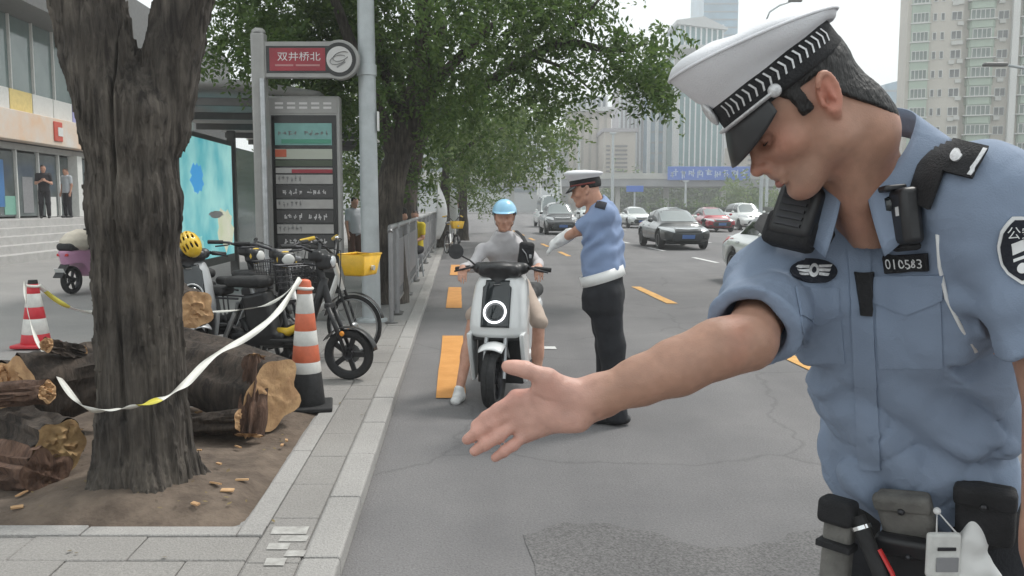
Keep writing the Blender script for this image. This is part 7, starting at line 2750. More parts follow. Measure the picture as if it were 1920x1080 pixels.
for (px_, y_) in ((757, 16.2), (779, 17.6)):
    q = at(px_, 400, y_)
    st_o = thing('stool', 'low grey stool under the person in %s' % ('dark stripes' if px_ == 757 else 'the yellow vest'), 'stool', (q.x, q.y, PZ))
    obj('seat', MB().lathe([(0.0, 0.4), (0.17, 0.4), (0.18, 0.44), (0.17, 0.47), (0, 0.475)], n=20, cap=False), M['grey_plastic'], st_o, smooth=40)
    for a in range(4):
        a_2 = a * math.pi / 2 + 0.4
        obj('leg', MB().cyl((0.12 * math.cos(a_2), 0.12 * math.sin(a_2), 0.41), (0.16 * math.cos(a_2), 0.16 * math.sin(a_2), 0), 0.016, n=8), M['steel'], st_o)
# feather flags and a bike by the far kerb
for i, (px_, Y_, hgt) in enumerate(((815, 27, 1.9), (838, 31, 2.0))):
    q = at(px_, 420, Y_)
    f_o = thing('feather_flag', 'white feather flag, %s one, past the end of the railing' % ('shorter' if i == 0 else 'taller'), 'flag', (q.x, q.y, PZ))
    obj('pole', MB().cyl((0, 0, 0), (0.12, 0, hgt + 0.3), 0.014, 0.008, 8), M['steel'], f_o)
    obj('cloth', MB().grid(lambda u, v: (0.02 + 0.1 * v + (0.34 * math.sin(math.pi * min(1, v * 0.9 + 0.12))) * u, 0.04 * math.sin(6 * v + 3 * u), 0.4 + (hgt - 0.1) * v), 6, 12), M['white_plastic'], f_o, smooth=180, solid=0.004)
q = at(838, 440, 26)
make_shared('white-framed shared bicycle parked beyond the railing, small in the distance', (q.x, q.y, PZ), math.radians(-70))

# ---- shop front on its stepped platform
M['shop_glass'] = mat('shop glass', (0.045, 0.06, 0.06), 0.07, col2=(0.13, 0.15, 0.15), vscale=0.7, spec=0.8)
M['upper_glass'] = mat('upper shop glass', (0.10, 0.15, 0.145), 0.08, col2=(0.17, 0.22, 0.21), vscale=0.5, spec=0.8)
M['stone_pale'] = mat('pale stone', (0.42, 0.41, 0.40), 0.75, var=0.1, vscale=4, bump=0.15, bscale=60)
M['sign_band'] = mat('washed white and orange fascia', (0.62, 0.58, 0.54), 0.5, col2=(0.66, 0.45, 0.30), vscale=0.9, detail=4)
M['panel_yellow'] = mat('yellow facade panel', (0.66, 0.52, 0.2), 0.5, var=0.08)
M['panel_white'] = mat('white facade panel', (0.62, 0.62, 0.6), 0.5, var=0.06)
M['panel_purple'] = mat('violet facade panel', (0.30, 0.30, 0.55), 0.5)
stp = MB()
U0 = -15.2
lev = [(-12.7, 1.13), (-12.35, 0.92), (-12.0, 0.71), (-11.65, 0.50), (-11.3, 0.29)]
steps = struct('platform', MB().box(tuple(Vector(road((U0 - 12.7) / 2, 30)) + Vector((0, 0, 0.56))), (2.5, 60, 1.13), Matrix.Rotation(TH, 3, 'Z')), M['stone_pale'])
for i, (u_, z_) in enumerate(lev[1:]):
    b = MB().box(tuple(Vector(road(u_ - 0.175, 30)) + Vector((0, 0, z_ / 2))), (0.352, 60, z_), Matrix.Rotation(TH, 3, 'Z'))
    struct('step', b, M['stone_pale'], steps, bevel=0.012)
shop = thing('shop_building', 'two-storey glass shop front with white-orange fascia and coloured panels above steps', 'shop', road(-14.5, 26.7, 0), TH)
obj('wall', MB().box((-4.0, 8, 5.5), (7.4, 44, 11)), M['stop_dark'], shop)
pw = 1.5
gm = mesh('glass_pane', *(lambda b: (b.v, b.f))(MB().box((0, 0, 0), (0.03, pw - 0.08, 2.1))), 0)
gm.materials.append(M['shop_glass'])
ug = mesh('upper_pane', *(lambda b: (b.v, b.f))(MB().box((0, 0, 0), (0.03, pw - 0.06, 2.36))), 0)
ug.materials.append(M['upper_glass'])
ml = mesh('mullion', *(lambda b: (b.v, b.f))(MB().box((0, 0, 0), (0.12, 0.07, 2.24))), 0)
ml.materials.append(M['panel_white'])
mu = mesh('mullion', *(lambda b: (b.v, b.f))(MB().box((0, 0, 0), (0.12, 0.06, 2.4))), 0)
mu.materials.append(M['panel_white'])
for i in range(-6, 14):
    y = i * pw
    obj('glass_pane', gm, None, shop, loc=(-0.04, y + pw / 2, 2.24))
    obj('mullion', ml, None, shop, loc=(0.0, y, 2.25))
    obj('upper_pane', ug, None, shop, loc=(-0.04, y + pw / 2, 6.52))
    obj('mullion', mu, None, shop, loc=(0.0, y, 6.52))
    m_ = {0: M['panel_white'], 1: M['panel_yellow'], 2: M['panel_white'], 3: M['panel_white'], 4: M['panel_purple']}.get(i % 5)
    obj('facade_panel', MB().box((0.05, y + pw / 2 - 0.3, 4.94), (0.1, pw - 0.05, 0.74)), m_, shop, bevel=0.01)
obj('fascia', MB().box((0.28, 8, 4.08), (0.6, 44, 0.94)), M['sign_band'], shop, bevel=0.02)
obj('soffit', MB().box((0.6, 8, 8.1), (1.6, 44, 0.8)), M['stop_dark'], shop)
obj('head_band', MB().box((0.03, 8, 3.46), (0.16, 44, 0.2)), M['stop_grey'], shop)
lg = obj('red_logo', MB().box((0.60, 3.35, 4.1), (0.05, 0.62, 0.68)), mat('shop logo red', (0.5, 0.06, 0.03), 0.4), shop, bevel=0.03)
obj('logo_notch', MB().box((0.63, 3.47, 4.1), (0.02, 0.36, 0.3)), M['panel_white'], lg)
for y, z, w, h_2, m_ in ((0.55, 2.25, 0.5, 1.5, mat('shop blue poster', (0.05, 0.17, 0.4), 0.4)), (1.2, 1.55, 0.9, 0.6, mat('shop green poster', (0.2, 0.42, 0.34), 0.4)), (2.3, 1.9, 0.7, 1.2, M['grey_plastic']), (3.9, 1.5, 0.8, 0.7, M['panel_white'])):
    obj('window_poster', MB().box((-0.018, y, z), (0.012, w, h_2)), m_, shop)
for y in (5.6, 9.0):
    obj('pillar', MB().box((0.14, y, 2.25), (0.36, 0.4, 2.24)), M['panel_white'], shop, bevel=0.01)
# ------------------------------------------------------------------ traffic
M['car_glass'] = mat('car glass', (0.03, 0.036, 0.038), 0.05, spec=0.9)
M['windscreen'] = mat('windscreen glass', (0.16, 0.19, 0.19), 0.06, spec=1.0, coat=0.6)
M['headlamp'] = mat('headlamp glass', (0.45, 0.47, 0.48), 0.1, 0.4)
M['plate_blue'] = mat('blue registration plate', (0.08, 0.17, 0.42), 0.4)
M['alloy'] = mat('alloy wheel', (0.35, 0.355, 0.36), 0.35, 0.7)
PAINT = {k: mat(k + ' car paint', c, 0.25, mt, coat=0.8) for k, c, mt in (('dark grey', (0.03, 0.034, 0.034), 0.3), ('white', (0.66, 0.68, 0.66), 0.0), ('black', (0.012, 0.013, 0.016), 0.1), ('red', (0.30, 0.012, 0.025), 0.15), ('pale', (0.56, 0.6, 0.57), 0.1))}


def make_car(name, label, loc, rotz, paint, kind='sedan', h=0.032):
    o = thing(name, label, 'van' if kind == 'van' else 'car', loc, rotz, 'cars driving towards the viewer')
    R = np.array([[1, 0, 0], [0, 0, 1], [0, 1, 0]], float).T            # loft axis runs along the car
    f = Field()
    P = {'sedan': dict(L=4.55, W=0.9, H=1.46, hood=0.86, belt=0.95, a0=-1.15, a1=-0.3, r1=1.0, r0=1.75, tail=0.99),
         'suv': dict(L=4.6, W=0.93, H=1.72, hood=1.02, belt=1.08, a0=-1.15, a1=-0.45, r1=1.75, r0=2.15, tail=1.1),
         'van': dict(L=5.0, W=0.98, H=2.3, hood=1.1, belt=1.15, a0=-1.9, a1=-1.15, r1=2.3, r0=2.46, tail=1.15)}[kind]
    L2, W, H = P['L'] / 2, P['W'], P['H']
    zc = 0.56
    f.loft((0, 0, 0), R, [(-L2, W * 0.74, 0.13, 0.22, 0, zc), (-L2 + 0.1, W * 0.88, 0.17, 0.3, 0, zc), (-L2 + 0.45, W * 0.96, P['hood'] - zc - 0.06, 0.36, 0, zc), (P['a0'], W * 0.985, P['hood'] - zc + 0.03, 0.37, 0, zc), (0, W, P['belt'] - zc, 0.37, 0, zc),
                          (P['r0'], W * 0.985, P['tail'] - zc, 0.37, 0, zc), (L2 - 0.14, W * 0.92, P['tail'] - zc - 0.03, 0.32, 0, zc), (L2, W * 0.8, P['tail'] - zc - 0.2, 0.24, 0, zc)], k=0, p=3.6)
    b = P['belt'] - 0.12
    cb = Field()
    cb.loft((0, 0, 0), R, [(P['a0'] - 0.1, W * 0.80, 0.12, 0.2, 0, b), (P['a0'] + 0.1, W * 0.80, 0.2, 0.2, 0, b), (P['a1'], W * 0.745, H - b - 0.06, 0.2, 0, b), ((P['a1'] + P['r1']) / 2, W * 0.73, H - b, 0.2, 0, b), (P['r1'], W * 0.72, H - b - 0.05, 0.2, 0, b), (P['r0'], W * 0.76, P['tail'] - b + 0.02, 0.2, 0, b)], k=0, p=3.4)
    f.fn(cb.d, 0.05)
    ax_ = (-L2 + 0.86, L2 - 0.92)
    for y in ax_:
        for s in (1, -1):
            f.cap((s * (W - 0.22), y, 0.33), (s * (W + 0.2), y, 0.33), 0.385, k=0.02, sub=True)
    v_, f_ = f.mesh((-W - 0.1, -L2 - 0.1, 0.1), (W + 0.1, L2 + 0.1, H + 0.1), h)
    body = obj('body', mesh('body', v_, f_, 180), paint, o)

    def q(nm, fn, nu, nv, m, cast, off_=0.004, th=0.004):
        return obj(nm, patch(f, fn, nu, nv, off_, th, (0, 0, 0), cast), m, body if nm != 'windscreen' and nm != 'side_window' else o, smooth=60)
    y0 = -L2 - 0.6
    zb, zt = P['belt'] + 0.03, H - 0.10
    q('windscreen', lambda u, v: ((u * 2 - 1) * W * (0.60 + 0.11 * v), y0, zt - (zt - zb) * v), 12, 10, M['windscreen'], (0, 1, 0))
    q('rear_window', lambda u, v: ((u * 2 - 1) * W * (0.56 + 0.1 * v), -y0, zt - 0.02 - (zt - zb - 0.06) * v), 8, 6, M['car_glass'], (0, -1, 0))
    for s in (1, -1):
        zc_ = P['belt'] + 0.02
        ya0, ya1 = P['a0'] + 0.42, P['a1'] + 0.14
        ym = 0.28
        yr1, yr0 = P['r1'] - 0.08, P['r0'] - 0.38
        q('side_window', lambda u, v: (s * 1.6, (ya1 + (ym - 0.04 - ya1) * u) * (1 - v) + (ya0 + (ym - 0.04 - ya0) * u) * v, zt - (zt - zc_) * v), 8, 6, M['car_glass'], (-s, 0, 0))
        q('side_window', lambda u, v: (s * 1.6, (ym + 0.04 + (yr1 - ym) * u) * (1 - v) + (ym + 0.04 + (yr0 - ym) * u) * v, zt - (zt - zc_) * v), 8, 6, M['car_glass'], (-s, 0, 0))
        zl = P['hood'] - 0.17
        q('headlight', lambda u, v: (s * W * (0.52 + 0.40 * u), y0, zl + 0.07 * u + 0.05 - (0.14 - 0.04 * u) * v), 8, 4, M['headlamp'], (0, 1, 0))
        q('tail_light', lambda u, v: (s * W * (0.5 + 0.4 * u), -y0, P['tail'] - 0.1 - 0.15 * v), 6, 4, M['red_plastic'], (0, -1, 0))
        q('fog_lamp', lambda u, v: (s * W * (0.62 + 0.2 * u), y0, 0.42 - 0.08 * v), 4, 3, M['glass_dark'], (0, 1, 0))
        mr = obj('door_mirror', MB().ell((s * (W + 0.08), P['a0'] + 0.42, P['belt'] + 0.06), (0.10, 0.06, 0.07)), paint, o, smooth=180)
        q('door_handle', lambda u, v: (s * 1.6, 0.1 + 0.16 * u, P['belt'] - 0.12 - 0.03 * v), 3, 2, M['steel'], (-s, 0, 0), 0.006, 0.012)
        q('door_handle', lambda u, v: (s * 1.6, 1.0 + 0.16 * u, P['belt'] - 0.12 - 0.03 * v), 3, 2, M['steel'], (-s, 0, 0), 0.006, 0.012)
        q('door_seam', lambda u, v: (s * 1.6, 0.26 + 0.012 * u, P['belt'] - 0.02 - 0.6 * v), 1, 8, M['glass_dark'], (-s, 0, 0), 0.0005, 0.001)
    q('upper_grille', lambda u, v: ((u * 2 - 1) * W * (0.42 - 0.04 * v), y0, P['hood'] - 0.12 - 0.09 * v), 10, 3, M['glass_dark'], (0, 1, 0))
    q('chrome_bar', lambda u, v: ((u * 2 - 1) * W * 0.44, y0, P['hood'] - 0.105 - 0.022 * v - 0.02 * (1 - abs(2 * u - 1))), 10, 1, M['chrome'], (0, 1, 0), 0.008, 0.006)
    q('lower_grille', lambda u, v: ((u * 2 - 1) * W * (0.5 + 0.1 * math.sin(3.14 * v)), y0, 0.60 - 0.26 * v), 10, 5, M['glass_dark'], (0, 1, 0))
    q('registration_plate', lambda u, v: ((u * 2 - 1) * 0.22, y0, 0.535 - 0.13 * v), 3, 2, M['plate_blue'], (0, 1, 0), 0.012, 0.008)
    for y in ax_:
        for s in (1, -1):
            wl = obj('wheel', MB().lathe([(0.21, -0.09), (0.29, -0.105), (0.325, -0.07), (0.33, 0), (0.325, 0.07), (0.29, 0.105), (0.21, 0.09)], (s * (W - 0.125), y, 0.33), (1, 0, 0), 28), M['black_rubber'], o, smooth=40)
            obj('rim', MB().lathe([(0.0, 0.085), (0.06, 0.09), (0.08, 0.07), (0.19, 0.078), (0.215, 0.1), (0.215, 0.06)], (s * (W - 0.125), y, 0.33), (s, 0, 0), 20, cap=False), M['alloy'], wl, smooth=30)
    obj('underbody', MB().box((0, 0, 0.3), (W * 1.5, P['L'] * 0.86, 0.22)), M['black_plastic'], o, bevel=0.03)
    return o


def repaint(o, paint):
    for c in o.children:
        if c.name.startswith(('body', 'door_mirror')):
            c.data = c.data.copy()
            c.data.materials[0] = paint
    return o


# cars face the viewer, along the road
sd_ = make_car('car', 'dark grey sedan with twin-slat grille and blue plate, nearest of the oncoming cars', road(7.95, 31.8), TH, PAINT['dark grey'])
wh = repaint(dup(sd_, road(6.42, 16.0), TH, 'white sedan close by, cut off by the shoulder of the pointing officer'), PAINT['white'])
repaint(dup(sd_, road(10.6, 42.5), TH, 'pale sedan right behind the dark grey sedan'), PAINT['pale'])
repaint(dup(sd_, road(12.4, 60), TH, 'small white sedan far off between second officer and dark grey sedan'), PAINT['white'])
repaint(dup(sd_, road(15.2, 51.5), TH, 'dark red sedan beyond the dark grey sedan'), PAINT['red'])
sv = make_car('car', 'black sports utility car just left of the second officer', road(5.5, 47.0), TH, PAINT['black'], 'suv')
repaint(dup(sv, road(18.4, 55), TH, 'white high-roofed car just right of the dark red sedan'), PAINT['white'])
vn = make_car('van', 'white van behind the black car with a pale frame on its roof', road(6.6, 62), TH, PAINT['white'], 'van')
for x in (-0.75, 0.75):
    obj('roof_frame', MB().tube([(x, -1.0, 2.28), (x * 0.9, -0.9, 3.5), (x * 0.9, 1.2, 3.5), (x, 1.3, 2.28)], 0.06, 8), M['white_plastic'], vn)
obj('roof_frame', MB().bar((-0.7, -0.9, 3.5), (0.7, -0.9, 3.5), 0.08, 0.08), M['white_plastic'], vn)
repaint(dup(sd_, road(9.0, 74), TH, 'small pale car farthest along the road, under the overpass end'), PAINT['pale'])

repaint(dup(sv, road(12.6, 84), TH, 'pale high-roofed car far back behind the small white sedan'), PAINT['pale'])
repaint(dup(sd_, road(9.4, 58), TH, 'black sedan half hidden behind the second officer'), PAINT['black'])

# ------------------------------------------------------------------ overpass, hedge, poles
M['deck'] = mat('overpass concrete', (0.26, 0.265, 0.27), 0.8, var=0.1, vscale=0.3)
M['deck_rail'] = mat('overpass parapet', (0.42, 0.42, 0.39), 0.8, var=0.08, vscale=0.3)
M['sign_blue'] = mat('blue overhead sign', (0.05, 0.14, 0.5), 0.45, var=0.1)
ov = thing('overpass', 'long flat road overpass with thin columns crossing the avenue far ahead', 'overpass', (20, 165, 0))
obj('deck', MB().box((0, 0, 5.75), (190, 10, 1.5)), M['deck'], ov, bevel=0.1)
obj('parapet', MB().box((0, -5.1, 7.0), (190, 0.25, 1.0)), M['deck_rail'], ov)
for i in range(15):
    obj('column', MB().box((-70 + 10 * i, -2 if i % 2 else 2, 2.5), (0.9, 1.2, 5.0)), M['deck_rail'], ov, bevel=0.1)
for i in range(24):
    obj('parapet_post', MB().box((-92 + 8 * i, -5.1, 7.2), (0.4, 0.4, 1.5)), M['deck_rail'], ov)
sg = thing('overhead_sign', 'wide blue sign board with pale characters fixed on the overpass parapet', 'sign', (at(1329, 325, 159).x, 159, at(1329, 325, 159).z))
obj('board', MB().box((0, 0, 0), (15.2, 0.3, 2.5)), M['sign_blue'], sg, bevel=0.05)
mk = mat('pale sign print', (0.5, 0.6, 0.75), 0.5)
rs_ = random.Random(4)
for i in range(9):                                        # characters too far off to read: broken strokes
    b = MB()
    cx_ = -6.5 + 1.62 * i
    for k in range(6):
        if k % 2:
            b.box((cx_ + rs_.uniform(-0.4, 0.4), -0.17, rs_.uniform(-0.5, 0.5)), (rs_.uniform(0.5, 1.0), 0.03, 0.16))
        else:
            b.box((cx_ + rs_.uniform(-0.45, 0.45), -0.17, rs_.uniform(-0.3, 0.3)), (0.17, 0.03, rs_.uniform(0.6, 1.5)))
    obj('character', b, mk, sg, smooth=0)
for s in (-5, 0, 5):
    obj('bracket', MB().box((s, 0.4, -1.0), (0.3, 0.6, 1.2)), M['stop_dark'], sg)


def hedge(name, label, x0, x1, y, w, hgt, seed, m):
    o = thing(name, label, 'hedge', ((x0 + x1) / 2, y, 0))
    n = int((x1 - x0) / 0.9)
    rs = random.Random(seed)
    cl = [((x0 + (x1 - x0) * (i + rs.random()) / n), y + rs.uniform(-w, w) * 0.4, hgt * rs.uniform(0.35, 0.72), 0.75, w * 0.5, hgt * 0.33, 1) for i in range(n)]
    leaves('foliage', cl, m, o, o.location, 0.26, seed, 150, 0.0)
    obj('stem', MB().box((0, 0, hgt * 0.35), (x1 - x0, w * 0.7, hgt * 0.62)), M['hedge_core'], o, bevel=0.2)
    return o


M['hedge_core'] = mat('dense twigs', (0.02, 0.028, 0.014), 0.95, var=0.5, vscale=2)
hedge('hedge', 'low clipped green hedge across the avenue before the overpass', 18, 75, 112, 2.2, 2.0, 3, M['leaf'])
for i, (px_, y_, top, nm) in enumerate(((1148, 120, 250, 'tallest slim grey pole, right of the cap of the second officer'), (1085, 130, 262, 'slim grey pole rising behind the cap of the second officer'), (1045, 110, 262, 'thick pale pole left of the second officer, above the white van'), (1285, 150, 340, 'short pale pole under the overpass near its blue sign'), (1437, 118, 285, 'pale pole just left of the chin of the pointing officer'))):
    p0_ = at(px_, 385, y_)
    zt_ = at(px_, top, y_).z
    o = thing('light_pole', nm, 'pole', (p0_.x, y_, 0))
    obj('shaft', MB().cyl((0, 0, 0), (0, 0, zt_), 0.24 if i != 2 else 0.4, 0.16 if i != 2 else 0.34, 10), M['galv'], o, smooth=60)
    obj('cap', MB().box((0, 0, zt_), (0.9, 0.4, 0.25)), M['galv'], o, bevel=0.05)
sgn = at(1190, 354, 120)
o = thing('direction_sign', 'small blue road sign on a pole left of the dark grey sedan', 'sign', (sgn.x, 120, 0))
obj('board', MB().box((0, -0.2, sgn.z), (2.4, 0.12, 0.85)), M['sign_blue'], o, bevel=0.03)
obj('pole', MB().cyl((0, 0, 0), (0, 0, sgn.z + 0.3), 0.12, n=10), M['galv'], o)


def street_lamp(label, px_, py_, Y_, reach, px_foot):
    hd_ = at(px_, py_, Y_)
    ft = at(px_foot, py_, Y_)
    o = thing('street_lamp', label, 'street lamp', (ft.x, Y_, 0))
    dx = hd_.x - ft.x
    obj('shaft', MB().cyl((0, 0, 0), (0, 0, hd_.z - 1.3), 0.14, 0.09, 12), M['galv'], o, smooth=60)
    obj('arm', MB().tube([(0, 0, hd_.z - 1.4), (dx * 0.12, 0, hd_.z - 0.75), (dx * 0.45, 0, hd_.z - 0.3), (dx * 0.85, 0, hd_.z - 0.02)], 0.06, 8), M['galv'], o, smooth=180)
    he_ = Field()
    he_.box((dx * 0.98, 0, hd_.z + 0.02), (abs(reach), 0.16, 0.08), rad=0.07, k=0)
    v_, f_ = he_.mesh((dx * 0.98 - reach - 0.1, -0.3, hd_.z - 0.2), (dx * 0.98 + reach + 0.1, 0.3, hd_.z + 0.25), 0.05)
    obj('lamp_head', mesh('lamp_head', v_, f_, 180), M['stop_dark'], o)


street_lamp('street lamp arm reaching in front of the beige apartment tower', 1862, 122, 36, 0.5, 2060)
street_lamp('faint curved street lamp arm above the cap of the pointing officer', 1492, 2, 62, 0.5, 1437)

# ------------------------------------------------------------------ towers
M['cream_wall'] = mat('cream rendered wall', (0.50, 0.47, 0.415), 0.85, var=0.07, vscale=0.25)
M['green_wall'] = mat('pale green balcony wall', (0.36, 0.44, 0.36), 0.8, var=0.08, vscale=0.5)
M['win_frame'] = mat('white window frame', (0.6, 0.6, 0.58), 0.6)
M['win_dark'] = mat('dark window pane', (0.03, 0.035, 0.035), 0.12, col2=(0.1, 0.11, 0.105), vscale=0.35, spec=0.7)
M['win_green'] = mat('green window pane', (0.07, 0.10, 0.088), 0.15, col2=(0.15, 0.2, 0.17), vscale=0.3, spec=0.6)
M['ac_white'] = mat('air conditioner casing', (0.5, 0.5, 0.47), 0.6)


def window_mesh(w, h_, cols, glass, d=0.12, fr=0.09, sill=False):
    """frame bars with panes set back between them; one mesh in two materials"""
    mb = MB()
    mb.box((0, 0, h_ / 2 - fr / 2), (w, d, fr)).box((0, 0, -h_ / 2 + fr / 2), (w, d, fr))
    for i in range(cols + 1):
        x = -w / 2 + fr / 2 + (w - fr) * i / cols
        mb.box((x, 0, 0), (fr, d * 0.98, h_ - 2 * fr))
    nf = len(mb.f)
    for i in range(cols):
        x = -w / 2 + fr / 2 + (w - fr) * (i + 0.5) / cols
        mb.box((x, d * 0.25 + 0.01 * (i % 2), 0), ((w - fr) / cols - fr, 0.03, h_ - 2 * fr))
    me = mesh('window', mb.v, mb.f, 0)
    me.materials.append(M['win_frame'])
    me.materials.append(glass)
    for i, p in enumerate(me.polygons):
        p.material_index = 0 if i < nf else 1
    return me


# right: cream apartment tower with green bays
YA = 137.0
xa = at(1695, 385, YA).x
ap = thing('apartment_tower', 'cream apartment tower with pale green window bays and air conditioners at far right', 'apartment block', (xa, YA, 0), math.radians(-20))
FLH, NF = 2.92, 17
H_A = NF * FLH
obj('wall', MB().box((3.35, 9, H_A / 2), (7.9, 16, H_A)), M['cream_wall'], ap)
obj('wall', MB().box((10.9, 10.2, H_A / 2), (7.2, 16, H_A)), M['cream_wall'], ap)
obj('wall', MB().box((25.0, 9.8, H_A / 2), (21, 16, H_A)), M['cream_wall'], ap)
obj('side_wing', MB().box((1.3, 1.2, H_A / 2), (2.6, 1.2, H_A)), M['green_wall'], ap)
obj('pilaster', MB().box((14.5, 1.3, H_A / 2), (0.9, 1.4, H_A)), M['win_frame'], ap)
w2 = window_mesh(1.5, 1.35, 2, M['win_dark'])
w2b = window_mesh(1.6, 1.3, 3, M['win_dark'])
w1 = window_mesh(0.6, 1.25, 1, M['win_dark'])
w4 = window_mesh(2.6, 1.5, 4, M['win_green'])
w5 = window_mesh(3.3, 1.5, 5, M['win_green'])
w3 = window_mesh(2.3, 1.5, 4, M['win_green'])
bay = MB().prism([(-2.0, 0.6), (-1.5, -0.5), (1.5, -0.5), (2.0, 0.6)], (0, 0, 1.25), (0, 0, -0.63))
baym = mesh('bay', bay.v, bay.f, 0)
baym.materials.append(M['green_wall'])
led = MB().box((0, 0, 0), (4.2, 1.5, 0.14))
ledm = mesh('ledge', led.v, led.f, 0)
ledm.materials.append(M['win_frame'])
ledw_b = MB().box((0, 0, 0), (2.9, 0.7, 0.14))
ledw = mesh('ledge', ledw_b.v, ledw_b.f, 0)
ledw.materials.append(M['win_frame'])
acm_b = MB().box((0, 0, 0), (0.85, 0.4, 0.6)).lathe([(0.0, 0.21), (0.22, 0.21), (0.24, 0.19)], (-0.12, 0, 0), (0, -1, 0), 12, cap=False)
acm = mesh('air_conditioner', acm_b.v, acm_b.f, 0)
acm.materials.append(M['ac_white'])
ra = random.Random(9)
for k in range(3, NF):
    z = k * FLH + 1.5
    if z > 42:
        break
    for x, y in ((3.35, 0.93), (4.45, 0.93)):
        obj('window', w1, None, ap, loc=(x, y, z + 0.1))
    obj('window', w2 if ra.random() < 0.6 else w2b, None, ap, loc=(7.05 - 0.75 + 0.9, 0.93, z + 0.1)) if False else obj('window', w2 if ra.random() < 0.6 else w2b, None, ap, loc=(6.4, 0.93, z + 0.1))
    obj('window', w4 if ra.random() < 0.65 else w5, None, ap, loc=(10.0, 1.1, z + 0.15))
    obj('bay', baym, None, ap, loc=(10.0, 1.7, z - 1.2))
    obj('ledge', ledm, None, ap, loc=(10.0, 1.55, z - 0.62))
    obj('window', w2, None, ap, loc=(13.0, 2.13, z))
    obj('window', w3, None, ap, loc=(1.3, 0.55, z + 0.1))
    obj('ledge', ledw, None, ap, loc=(1.3, 0.75, z - 0.75))
    for x in (17.2, 21.6):
        obj('window', w5, None, ap, loc=(x, 1.1, z + 0.1))
        obj('bay', baym, None, ap, loc=(x, 1.7, z - 1.3))
        obj('ledge', ledm, None, ap, loc=(x, 1.55, z - 0.66))
    for x, y in ((6.0, 0.75), (6.9, 0.75), (12.8, 1.95)):
        if ra.random() < 0.75:
            obj('air_conditioner', acm, None, ap, loc=(x + ra.uniform(-0.15, 0.15), y, z - 1.0 + ra.uniform(-0.15, 0.15)))
for x in (10.0, 17.2, 21.6):
    obj('balcony_block', MB().box((x, 1.8, H_A / 2), (3.4, 0.75, H_A)), M['green_wall'], ap)


def tower(name, label, x0px, x1px, toppx, Y, depth, wall, cat='tower', yaw=0.0):
    a, b_ = at(x0px, 385, Y), at(x1px, 385, Y)
    zt_ = at((x0px + x1px) / 2, toppx, Y).z
    o = thing(name, label, cat, ((a.x + b_.x) / 2, Y, 0), yaw)
    W_ = b_.x - a.x
    obj('wall', MB().box((0, depth / 2, zt_ / 2), (W_, depth, zt_)), wall, o)
    return o, W_, zt_


T = {k: mat(k, c, r, var=v, vscale=0.12, spec=s) for k, c, r, v, s in (('tower glass green', (0.11, 0.235, 0.25), 0.2, 0.25, 0.4), ('tower glass blue', (0.13, 0.25, 0.34), 0.2, 0.25, 0.45), ('tower pale concrete', (0.46, 0.47, 0.47), 0.7, 0.05, 0.4), ('tower mauve', (0.33, 0.31, 0.33), 0.7, 0.08, 0.4),
                                                             ('tower beige', (0.42, 0.38, 0.33), 0.8, 0.06, 0.4), ('tower tan', (0.36, 0.34, 0.30), 0.8, 0.07, 0.4), ('tower slate', (0.13, 0.17, 0.2), 0.35, 0.15, 0.6), ('tower white fin', (0.62, 0.64, 0.65), 0.5, 0.03, 0.5), ('tower louvre', (0.14, 0.13, 0.13), 0.6, 0.1, 0.4))}


def fins(o, W_, z0, z1, n, m, w=0.5, d=0.6, name='fin'):
    b = MB().box((0, 0, 0), (w, d, z1 - z0))
    me = mesh(name, b.v, b.f, 0)
    me.materials.append(m)
    for i in range(n):
        obj(name, me, None, o, loc=(-W_ / 2 + W_ * i / (n - 1), -d / 2 + 0.1, (z0 + z1) / 2))


def floors(o, W_, z0, z1, n, m, hgt=0.8, d=0.3, x=0.0, name='floor_band'):
    b = MB().box((0, 0, 0), (W_, d, hgt))
    me = mesh(name, b.v, b.f, 0)
    me.materials.append(m)
    for i in range(n):
        obj(name, me, None, o, loc=(x, -d / 2, z0 + (z1 - z0) * (i + 0.5) / n))


# green-glass tower with white fins
Yt = 235.0
g1, W1, z1_ = tower('office_tower', 'green glass office tower with tall white fins left of the near officer', 1259, 1362, 100, Yt, 22, T['tower glass green'])
zf0, zf1 = at(1310, 300, Yt).z, at(1310, 182, Yt).z
fins(g1, W1, 4, zf1, 11, T['tower white fin'], 0.36, 0.5)
obj('corner_pier', MB().box((-W1 / 2 + 0.6, -0.6, z1_ / 2), (1.4, 1.4, z1_)), T['tower pale concrete'], g1)
obj('corner_pier', MB().box((W1 / 2 - 0.6, -0.6, z1_ / 2), (1.6, 1.4, z1_)), T['tower pale concrete'], g1)
floors(g1, W1 - 2, zf1 + 0.6, z1_ - 1.0, 4, T['tower pale concrete'], 1.2, 0.9)
obj('ledge', MB().box((0, 3, z1_), (W1 + 2.0, 26, 0.9)), T['tower pale concrete'], g1)
zc0, zc1 = z1_ + 0.5, at(1310, 45, Yt).z
ch = W1 * 0.78
obj('crown_block', MB().box((-0.2, 8, (zc0 + zc1) / 2), (ch, 14, zc1 - zc0)), T['tower glass green'], g1)
b = MB().box((0, 0, 0), (0.4, 0.6, zc1 - zc0))
for i in range(9):
    obj('crown_fin', MB().box((-0.2 - ch / 2 + ch * i / 8, 0.8, (zc0 + zc1) / 2), (0.42, 0.6, zc1 - zc0)), T['tower white fin'], g1)
zr = zc1
obj('crown_roof', MB().prism([(-ch / 2 - 1.0, 0), (ch / 2 + 1.0, -1.6), (ch / 2 + 1.0, -1.1), (0.5, 1.9), (-ch / 2 - 1.0, 1.0)], (0, 17, 0), (-0.2, -0.6, zr), (1, 0, 0), (0, 0, 1)), T['tower pale concrete'], g1)
g2, W2, z2 = tower('office_tower', 'hazy blue glass tower rising tallest behind the finned tower', 1312, 1375, -30, 340, 25, T['tower glass blue'])
floors(g2, W2, 60, z2, 9, T['tower slate'], 0.6, 0.2)
